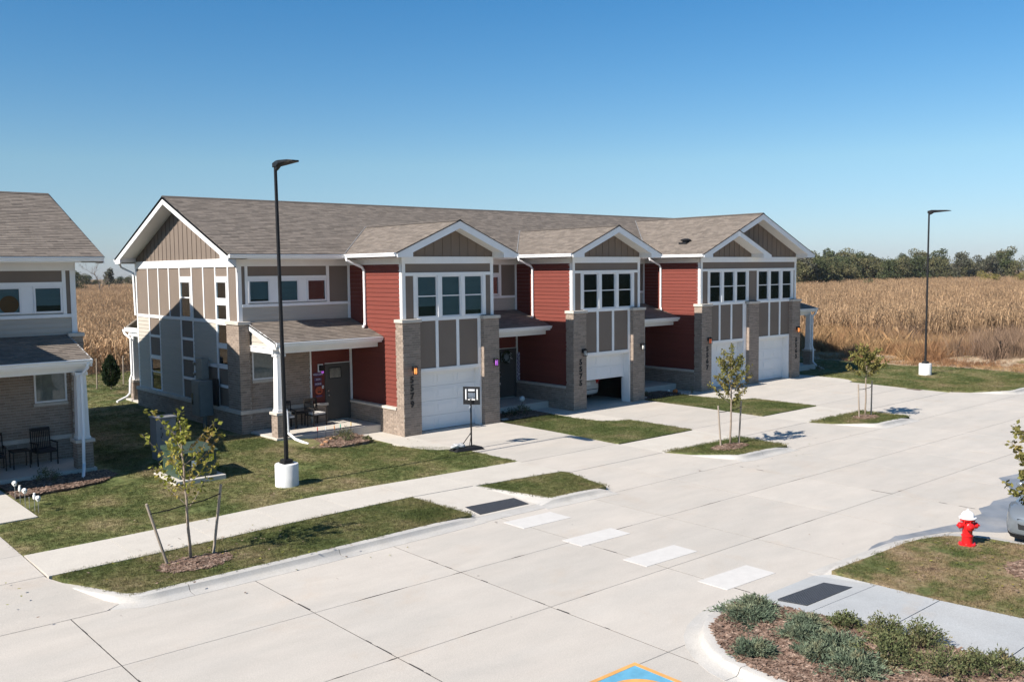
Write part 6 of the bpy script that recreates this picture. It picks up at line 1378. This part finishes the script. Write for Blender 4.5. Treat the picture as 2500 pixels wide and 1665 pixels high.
# ================================================================== FIELD, TREES, GRASS
rs = random.Random(31)
def corn_clump(n, spread, seed):
    rs = random.Random(seed); b = MB()
    for k in range(n):
        x, y = rs.uniform(-spread, spread), rs.uniform(-spread, spread); h = rs.uniform(1.9, 2.5); lean = Vector((rs.gauss(0, .08), rs.gauss(0, .08), 1))
        p0 = Vector((x, y, 0)); w_ = .014
        b.add([p0+Vector((-w_, 0, 0)), p0+Vector((w_, 0, 0)), p0+lean*h+Vector((w_*.5, 0, 0)), p0+lean*h-Vector((w_*.5, 0, 0))], [(0, 1, 2, 3)])
        for i in range(9):
            z = h*(.28+.08*i)*rs.uniform(.93, 1.07); a = rs.random()*6.28; d = Vector((cos(a), sin(a), 0)); s = Vector((-sin(a), cos(a), 0)); L = rs.uniform(.30, .62); W = rs.uniform(.03, .055); q = p0+lean*z
            m1 = q+d*L*.45+Vector((0, 0, rs.uniform(.02, .18))); e = q+d*L*rs.uniform(.6, .95)-Vector((0, 0, rs.uniform(.10, .5)))
            b.add([q-s*W*.4, q+s*W*.4, m1+s*W*.6, m1-s*W*.6, e+s*W*.15, e-s*W*.15], [(0, 1, 2, 3), (3, 2, 4, 5)])
        if rs.random() < .8:
            q = p0+lean*h*.5; b.lathe(q+Vector((.03, 0, 0)), [(.005, 0), (.03, .04), (.028, .16), (.005, .22)], 5, axis=Vector((.4, .2, -.6)))
        for i in range(4):
            q = p0+lean*h; d = Vector((rs.gauss(0, .4), rs.gauss(0, .4), 1)).normalized()*rs.uniform(.12, .26); s = d.orthogonal().normalized()*.010; b.add([q-s, q+s, q+d], [(0, 1, 2)])
    me = bpy.data.meshes.new('corn stalks'); me.from_pydata(b.v, [], b.f); me.materials.append(M_CORN); return me
def grass_clump(n, spread, h0, h1, w_, m, seed, lean=.35, name='blades'):
    rs = random.Random(seed); b = MB()
    for k in range(n):
        x, y = rs.uniform(-spread, spread), rs.uniform(-spread, spread); h = rs.uniform(h0, h1); a = rs.random()*6.28; s = Vector((cos(a), sin(a), 0))*w_; p = Vector((x, y, -.01)); d = Vector((rs.gauss(0, lean), rs.gauss(0, lean), 1)).normalized()*h
        b.add([p-s, p+s, p+d*.6+s*.6, p+d+Vector((d.x*.4, d.y*.4, 0)), p+d*.6-s*.6], [(0, 1, 2, 3, 4)])
    me = bpy.data.meshes.new(name); me.from_pydata(b.v, [], b.f); me.materials.append(m); return me
CO = [corn_clump(7, .55, s) for s in range(5)]; CF = [corn_clump(16, 1.4, 50+s) for s in range(3)]
def cell(x0, x1, y0, y1, step, cond, z=0., sc=(.9, 1.1), jit=.5, seed=1):
    rs = random.Random(seed); out = []; x = x0
    while x < x1:
        y = y0
        while y < y1:
            px, py = x+rs.uniform(-jit, jit)*step, y+rs.uniform(-jit, jit)*step
            if cond(px, py): out.append((px, py, z, rs.random()*6.28, rs.uniform(*sc)))
            y += step
        x += step
    return out
def ang(x, y): return math.atan2((Vector((x, y, 0))-CAMP).dot(Vector((_r.x, _r.y, 0)).normalized()), (Vector((x, y, 0))-CAMP).dot(Vector((sin(YAW), cos(YAW), 0))))
def edge_line(x, y):      # corn edge: behind the lots at y 28, to the right beyond x ~47
    return y > 28.3 or (x > 46.5+.12*max(0, 10-y) and y > -60)
def vis(x, y, m_=.06):
    a = ang(x, y); d = hypot(x-CAMP.x, y-CAMP.y)
    if d > 330: return False
    if -.60 < a < -.38: return True
    return .29 < a < .62
near = cell(-25, 75, -35, 75, .95, lambda x, y: edge_line(x, y) and vis(x, y) and hypot(x-CAMP.x, y-CAMP.y) < 92)
far = cell(-60, 330, -80, 330, 2.5, lambda x, y: edge_line(x, y) and vis(x, y) and hypot(x-CAMP.x, y-CAMP.y) >= 90 and not (x-200 > 45 or (y > 95 and x > 120)), seed=4)
scatter('corn', near, CO, 'dry standing corn near the edge of the field', cat='corn'); scatter('corn', far, CF, 'dry corn stretching to the tree line', cat='corn')
WG = [grass_clump(85, .5, .35, 1.15, .006, M_WEED, 70+s, .42) for s in range(4)]; WP = [grass_clump(46, .4, .9, 1.9, .009, M_WEEDP, 80+s, .22) for s in range(3)]
TUF = [grass_clump(30, .24, .06, .30, .008, M_WEED, 90+s, .6) for s in range(3)]
def weedzone(x, y): e = 41.0+.12*y+1.3*sin(y*.7)+(0 if y > -6 else (-6-y)*.3); return e < x < 49.5 and y > -22
scatter('tall_grass', cell(36, 49, -22, 28, .48, lambda x, y: weedzone(x, y) or (26.0+.6*sin(x*.5) < y < 28.3 and x > 20), sc=(.7, 1.15), seed=6), WG, 'golden waist high dry grass along the field edge', cat='dry grass')
def wmix(x, y):
    e = 43.5+.12*y+2.2*sin(y*.45+1)+1.1*sin(y*1.3); return e < x < 55 and y > -25 and rs.random() < .75-.5*sstep(47, 55, x)
scatter('tall_grass', cell(38, 55, -24, 30, .75, wmix, sc=(.9, 1.45), seed=26), WG, 'shoulder high golden and rust grass blending into the corn', cat='dry grass')
scatter('weeds', cell(40, 49.5, -22, 24, .8, lambda x, y: (x > 41.5+.8*sin(y*.9) and (y < -1.5 or sin(x*.9+y*.35)+sin(y*.55-1.2) > .45)), sc=(.7, 1.2), seed=7), WP, 'purple brown weeds standing taller than the dry grass', cat='weeds')
scatter('grass_tufts', cell(29, 42, -9, 26, .34, lambda x, y: hfar(x, y) > -.2 and not inpoly(x, y, [(p[0], p[1]) for p in LWR]) and (sin(x*1.3+y)*sin(y*1.7-x*.4) > -.55), sc=(.5, 1.2), seed=8), TUF, 'short dry tufts scattered on the bare earth', cat='dry grass')
WR_ = [grass_clump(60, .45, .5, 1.5, .008, M_WEEDR, 85+s, .38) for s in range(3)]
def atpx(px, d):
    dr = _r*((px-1250)/FPX)+_f; v = Vector((dr.x, dr.y, 0)).normalized(); return CAMP.x+v.x*d, CAMP.y+v.y*d
rs = random.Random(55); q1 = []; q2 = []; q3 = []
for i in range(520):
    px_ = rs.uniform(1940, 2240)-60*rs.random(); d = rs.uniform(63.5, 74); x, y = atpx(px_, d)
    if rs.random() < 1-abs(px_-2050)/260: q1.append((x, y, .0, rs.random()*6.3, rs.uniform(.6, 1.25)))
for i in range(420):
    px_ = rs.uniform(2300, 2560); d = rs.uniform(60, 70); x, y = atpx(px_, d)
    if rs.random() < (px_-2260)/240: q2.append((x, y, .0, rs.random()*6.3, rs.uniform(.5, 1.2)))
for i in range(500):
    px_ = rs.uniform(2080, 2400); d = rs.uniform(60.5, 67)+2*sin(px_*.03); x, y = atpx(px_, d); q3.append((x, y, .0, rs.random()*6.3, rs.uniform(.5, 1.1)))
scatter('weeds', q1, WR_, 'rusty brown weed bank by the last porch', cat='weeds'); scatter('weeds', q2, WP, 'purple brown weed thicket near the right picture edge', cat='weeds'); scatter('tall_grass', q3, WG, 'pale golden grass tufts below the corn around the far lamp', cat='dry grass')
# mown lawns
BL = [grass_clump(34, .085, .022, .055, .0045, M_BLADE, s, .5) for s in range(4)]; BG = [grass_clump(34, .085, .025, .06, .0045, M_BLADEG, 20+s, .5) for s in range(4)]; BD = [grass_clump(26, .085, .02, .055, .0045, M_BLADED, 30+s, .6) for s in range(4)]
def ring(x, y, cx, cy, rx, ry): return ((x-cx)/rx)**2+((y-cy)/ry)**2 < 1
def poly2(p): return [(q_[0], q_[1]) for q_ in p]
BEDS = [[(-3.85, 3.4), (-.9, 3.4), (-1.1, .3), (-1.5, -.18), (-2.6, -.35), (-3.6, -.05), (-3.95, .7)], [(-9.2, 3.4), (-13, 3.4), (-13, -.4), (-10.8, -.38), (-9.8, -.05), (-9.1, .55)], [(-8.52, -1.82), (-7.1, -1.82), (-7.1, -.18), (-8.52, -.18)]]
def yard(x, y):
    if y < YB(x)+.03 or x < -13.08: return False
    if x > xr(y)-.02: return False
    if -13.2 < x < -12.05 and y > -2.66: return False
    for q_ in BEDS:
        if inpoly(x, y, q_): return False
    if hypot(x+6.28, y+3.67) < .32: return False
    n_ = sin(x*1.9+y*.7)*sin(y*2.3-x*.6)+sin(x*.8-y*1.1)
    return n_ > -1.45 or rs.random() < .3
L1 = [(a, b_, H(a, b_), c, d) for a, b_, z, c, d in cell(-13.1, .2, -5.7, 3.3, .105, yard, sc=(.75, 1.2), seed=9)]
L1 += [(a, b_, z, c, d) for a, b_, z, c, d in cell(-13.1, -4.4, -9.5, -6.9, .095, lambda x, y: inpoly(x, y, poly2(STRIP)) and not ring(x, y, -10.72, -8.45, .64, .39), sc=(.8, 1.25), seed=10)]
L1 += [(a, b_, z, c, d) for a, b_, z, c, d in cell(-2.8, .2, -9.6, -7.2, .10, lambda x, y: inpoly(x, y, poly2(ISL1)), sc=(.8, 1.3), seed=11)]
L1 += [(a, b_, H(a, b_), c, d) for a, b_, z, c, d in cell(-9.2, -4.3, 3.3, 27, .22, lambda x, y: True, sc=(1.0, 1.6), seed=12)]
L1 += [(a, b_, .2, c, d) for a, b_, z, c, d in cell(-4.3, 3, 15.2, 27, .26, lambda x, y: True, sc=(1.0, 1.6), seed=13)]
scatter('grass', L1, BL, 'mown turf of the near yard and kerbside strip', cat='grass')
L2 = []
L3 = []
for pl, ex in ((ISL2, (6.4, -8.55, .75, .32)), (ISL3, (14.75, -8.62, .6, .34)), (LW12, None), (LW23, None)):
    pp = poly2(pl); X = [p[0] for p in pp]; Y = [p[1] for p in pp]
    (L3 if ex else L2).extend(cell(min(X), max(X), min(Y), max(Y), .12, lambda x, y: inpoly(x, y, pp) and not (ex and ring(x, y, *ex)), sc=(.8, 1.3), seed=14))
L3 += cell(23.8, 34, -9.5, .7, .16, lambda x, y: inpoly(x, y, poly2(LWR)), sc=(.9, 1.4), seed=15)
L3 += [(a, b_, .0, c, d) for a, b_, z, c, d in cell(24.5, 33, -.6, 6, .17, lambda x, y: x > 25.5+(0 if y < 0 else 2.8), sc=(.9, 1.4), seed=25)]
scatter('grass', L2, BG, 'lush green turf between the drives', cat='grass'); scatter('grass', L3, BL, 'olive turf on the small islands and the right hand lawn', cat='grass')
def hgrass(x, y):
    if not inpoly(x, y, poly2(HISL)): return False
    if hypot(x-1.2, y+17.99) < .17 or ring(x, y, .40, -19.65, .8, .7): return False
    n_ = sin(x*2.6+y*.9+1)*sin(y*3.1-x*1.2)+.5*sin(x*6-y*4)
    return n_ > -.35 or rs.random() < .35
scatter('grass', cell(-2.4, 2.1, -25, -16.9, .088, hgrass, sc=(.8, 1.3), seed=16), BD, 'patchy brown and green turf around the hydrant', cat='grass')

# trees beyond the field
def tree_mesh(seed, h, w_, m, leaf=.55, n=1500, tk=.12, spindly=False):
    rs = random.Random(seed); b = MB(); blobs = []
    for k in range(16 if not spindly else 8):
        f = rs.uniform(.10, 1); a = rs.random()*6.28; r = rs.uniform(.0, .46)*w_*(1.1-.55*f); blobs.append((Vector((r*cos(a), r*sin(a), h*(.22+.66*f))), rs.uniform(.11, .25)*w_))
    for i in range(n):
        c, r = blobs[i % len(blobs)]; d = rvec(rs); p = c+Vector((d.x*r, d.y*r, d.z*r*.75))*rs.uniform(.55, 1.08)
        if p.z < .15: p.z = .15+rs.random()*.5
        leaf_mesh(b, p, rvec(rs), rvec(rs), leaf*rs.uniform(.5, 1.2), leaf*.6)
    me = bpy.data.meshes.new('crown'); me.from_pydata(b.v, [], b.f); me.materials.append(m)
    t = MB(); t.tube([(0, 0, -.2), (0, 0, h*.35), (.1, 0, h*.7)], [tk, tk*.7, tk*.3], 7)
    for k in range(5):
        a = k*1.3; t.tube([(0, 0, h*(.28+.06*k)), (w_*.28*cos(a), w_*.28*sin(a), h*(.5+.07*k))], [tk*.4, tk*.1], 5)
    mt_ = bpy.data.meshes.new('trunk'); mt_.from_pydata(t.v, [], t.f); mt_.materials.append(M_BARK); return me, mt_
protos = [tree_mesh(200+i, 8.0, 8.5, M_CR[i % 4], .42, 2600) for i in range(4)]+[tree_mesh(210+i, 8.5, 7, M_CR[(i+1) % 3], .42, 2600) for i in range(3)]
protos.append(tree_mesh(220, 10, 6, M_CR[2], .45, 1500, .15, True))
KN = ['dark green', 'olive green', 'grey green', 'yellowing', 'olive green', 'grey green', 'dark green', 'thin grey green']
ROWS = {'front': [], 'rear': []}
def pxof(x, y): return 1250+math.tan(ang(x, y))*FPX
def tree(x, y, s, i, label, group, sx=1., row=None):
    if row and not 1945 < pxof(x, y) < 2560: return
    t = bpy.data.objects.new('field_tree', None); COL.objects.link(t); t.location = (x, y, 0); t.scale = (s*sx, s*sx, s); t.rotation_euler[2] = rs.random()*6.28; tag(t, label, 'tree', group)
    for nm, me in zip(('crown', 'trunk'), protos[i]):
        c = bpy.data.objects.new(nm, me); COL.objects.link(c); c.parent = t
    if row: ROWS[row].append((pxof(x, y), t, KN[i], s))
def atpx(px, d):
    dr = _r*((px-1250)/FPX)+_f; v = Vector((dr.x, dr.y, 0)).normalized(); return CAMP.x+v.x*d, CAMP.y+v.y*d
LINE = [(128, 92), (146, 78), (170, 86), (200, 98), (228, 101), (247, 92), (250, 76), (252, 60), (253, 44), (252, 28), (250, 12)]
rs = random.Random(77); acc = 0; cnt = 0
seg = []
for (a, c) in zip(LINE[:-1], LINE[1:]):
    L = hypot(c[0]-a[0], c[1]-a[1]); n = int(L/2.9)
    for j in range(n): seg.append((a[0]+(c[0]-a[0])*j/n, a[1]+(c[1]-a[1])*j/n))
KINDS = ['dark green tree in the far tree line, %s', 'olive green tree in the far tree line, %s', 'grey green tree in the far tree line, %s', 'yellowing tree in the far tree line, %s']
def where(x, y):
    p = 1250+math.tan(ang(x, y))*FPX; w_ = ['just right of the last gable', 'a little right of the last gable', 'between the last gable and the far lamp', 'left of the far lamp pole', 'closely left of the far lamp pole', 'behind the far lamp pole', 'closely right of the far lamp pole', 'between the far lamp and the right edge', 'near the right picture edge', 'at the right picture edge', 'beyond the right picture edge']
    return w_[max(0, min(10, int((p-1960)/55)))]
for (x, y) in seg:
    i = rs.choice([0, 0, 1, 4, 5, 6, 1]) if x < 225 else rs.choice([0, 1, 2, 2, 3, 5, 6, 4])
    k = {0: 0, 1: 1, 2: 2, 3: 3, 4: 1, 5: 2, 6: 0}[i]
    s = rs.uniform(.78, 1.12) if x < 215 else rs.uniform(.85, 1.25)
    if i == 3: s *= .7
    tree(x+rs.uniform(-2, 2), y+rs.uniform(-2, 2), s, i, '', 'trees of the tree line beyond the corn', row='front')
for (x, y, i, s) in ((204, 86, 0, .95), (210, 88, 1, 1.0), (216, 89, 4, .95), (221, 87, 0, 1.05), (226, 90, 2, 1.0), (232, 88, 1, 1.1), (238, 84, 5, 1.1), (244, 80, 2, 1.05), (190, 90, 1, .9), (183, 90, 0, .95)):
    tree(x, y, s, i, '', 'trees of the tree line beyond the corn', row='front')
for (x, y) in seg[::2]:
    i = rs.choice([0, 1, 4, 6]); tree(x*1.12+rs.uniform(-5, 5)+2, y*1.14+8, rs.uniform(1.0, 1.35), i, '', 'rear row trees beyond the corn', row='rear')
for (px, d, s, i, lb) in ((2400, 236, .52, 3, 'small round yellow green tree in front of the tree line right of the far lamp'), (2425, 240, .42, 3, 'low yellowing tree next to the small round one'), (2492, 238, .5, 3, 'yellow green tree at the right picture edge'), (2120, 205, .42, 1, 'low brush like tree at the foot of the tree line left of the lamp')):
    x, y = atpx(px, d); tree(x, y, s, i, lb, 'trees of the tree line beyond the corn')
ORD = ['first', 'second', 'third', 'fourth', 'fifth', 'sixth', 'seventh', 'eighth', 'ninth', 'tenth', 'eleventh', 'twelfth', 'thirteenth', 'fourteenth', 'fifteenth', 'sixteenth', 'seventeenth', 'eighteenth', 'nineteenth', 'twentieth']+['twenty '+x for x in ('first', 'second', 'third', 'fourth', 'fifth', 'sixth', 'seventh', 'eighth', 'ninth')]+['thirtieth']+['thirty '+x for x in ('first', 'second', 'third', 'fourth', 'fifth', 'sixth', 'seventh', 'eighth', 'ninth')]
for rw, items in ROWS.items():
    L_ = sorted([q_ for q_ in items if q_[0] < 2262], key=lambda q_: q_[0]); R__ = sorted([q_ for q_ in items if q_[0] >= 2262], key=lambda q_: q_[0])
    for lst, wh in ((L_, 'from the last gable'), (R__, 'right of the far lamp pole')):
        for k, (p_, t_, kn, s_) in enumerate(lst): t_['label'] = '%s tree, %s %s, %s tree line row' % (kn, ORD[min(k, 38)], wh, rw)
# small left group between the houses: the line of sight fan
for (px, d, s, i, lb) in ((188, 250, .85, 0, 'dark leafy field tree just right of the left house eave'), (206, 320, .70, 4, 'low dark field tree behind the left corn'), (222, 330, .7, 0, 'olive bush like tree behind the corn left of the bare tree'), (268, 330, .62, 4, 'low tree at the foot of the tall thin tree'), (240, 320, .55, 1, 'low tree between the bare tree and the dark one'),
                          (282, 340, .6, 1, 'low olive tree left of the gable end'), (300, 340, .62, 0, 'low dark tree left of the gable end'), (318, 330, .60, 4, 'low tree touching the gable end edge'), (336, 340, .6, 0, 'low tree partly behind the gable end'), (170, 330, .6, 0, 'low tree hidden partly by the left house')):
    x, y = atpx(px, d); tree(x, y, s, i, lb, 'trees behind the corn between the houses')
x, y = atpx(272, 235); tree(x, y, .78, 7, 'tall thin grey green tree seen between the two houses', 'trees behind the corn between the houses')
# leafless tree
x, y = atpx(250, 215); t = thing('bare_tree', (x, y, 0), 'leafless twiggy tree rising above the corn between the houses', 'tree')
b = MB(); rs = random.Random(9)
def limb(p, d, L, r, k):
    q_ = p+d*L; b.tube([p, p.lerp(q_, .5)+rvec(rs)*L*.05, q_], [r, r*.8, r*.6], 5)
    if k == 0: return
    for i in range(3 if k > 2 else 4):
        limb(p.lerp(q_, rs.uniform(.55, 1)), (d+rvec(rs)*.75+Vector((0, 0, .15))).normalized(), L*rs.uniform(.5, .75), r*.5, k-1)
limb(Vector((x, y, 0)), Vector((0, 0, 1)), 3.6, .17, 5); b.build('branches', M_BARE, t)

# ------------------------------------------------------------------ haze: thin even air round the camera and the scene
hm = bpy.data.materials.new('haze air'); hm.use_nodes = True; hn = hm.node_tree
hn.nodes.remove(hn.nodes['Principled BSDF']); pv = hn.nodes.new('ShaderNodeVolumePrincipled'); pv.inputs['Color'].default_value = (.86, .92, 1, 1); pv.inputs['Density'].default_value = .00014; pv.inputs['Anisotropy'].default_value = .3
hn.links.new(pv.outputs[0], hn.nodes['Material Output'].inputs['Volume'])
hz = MB().box(-980, 980, -980, 980, -1.5, 24).build('haze', hm); tag(hz, 'thin pale haze in the air over the field', 'haze', kind='stuff')
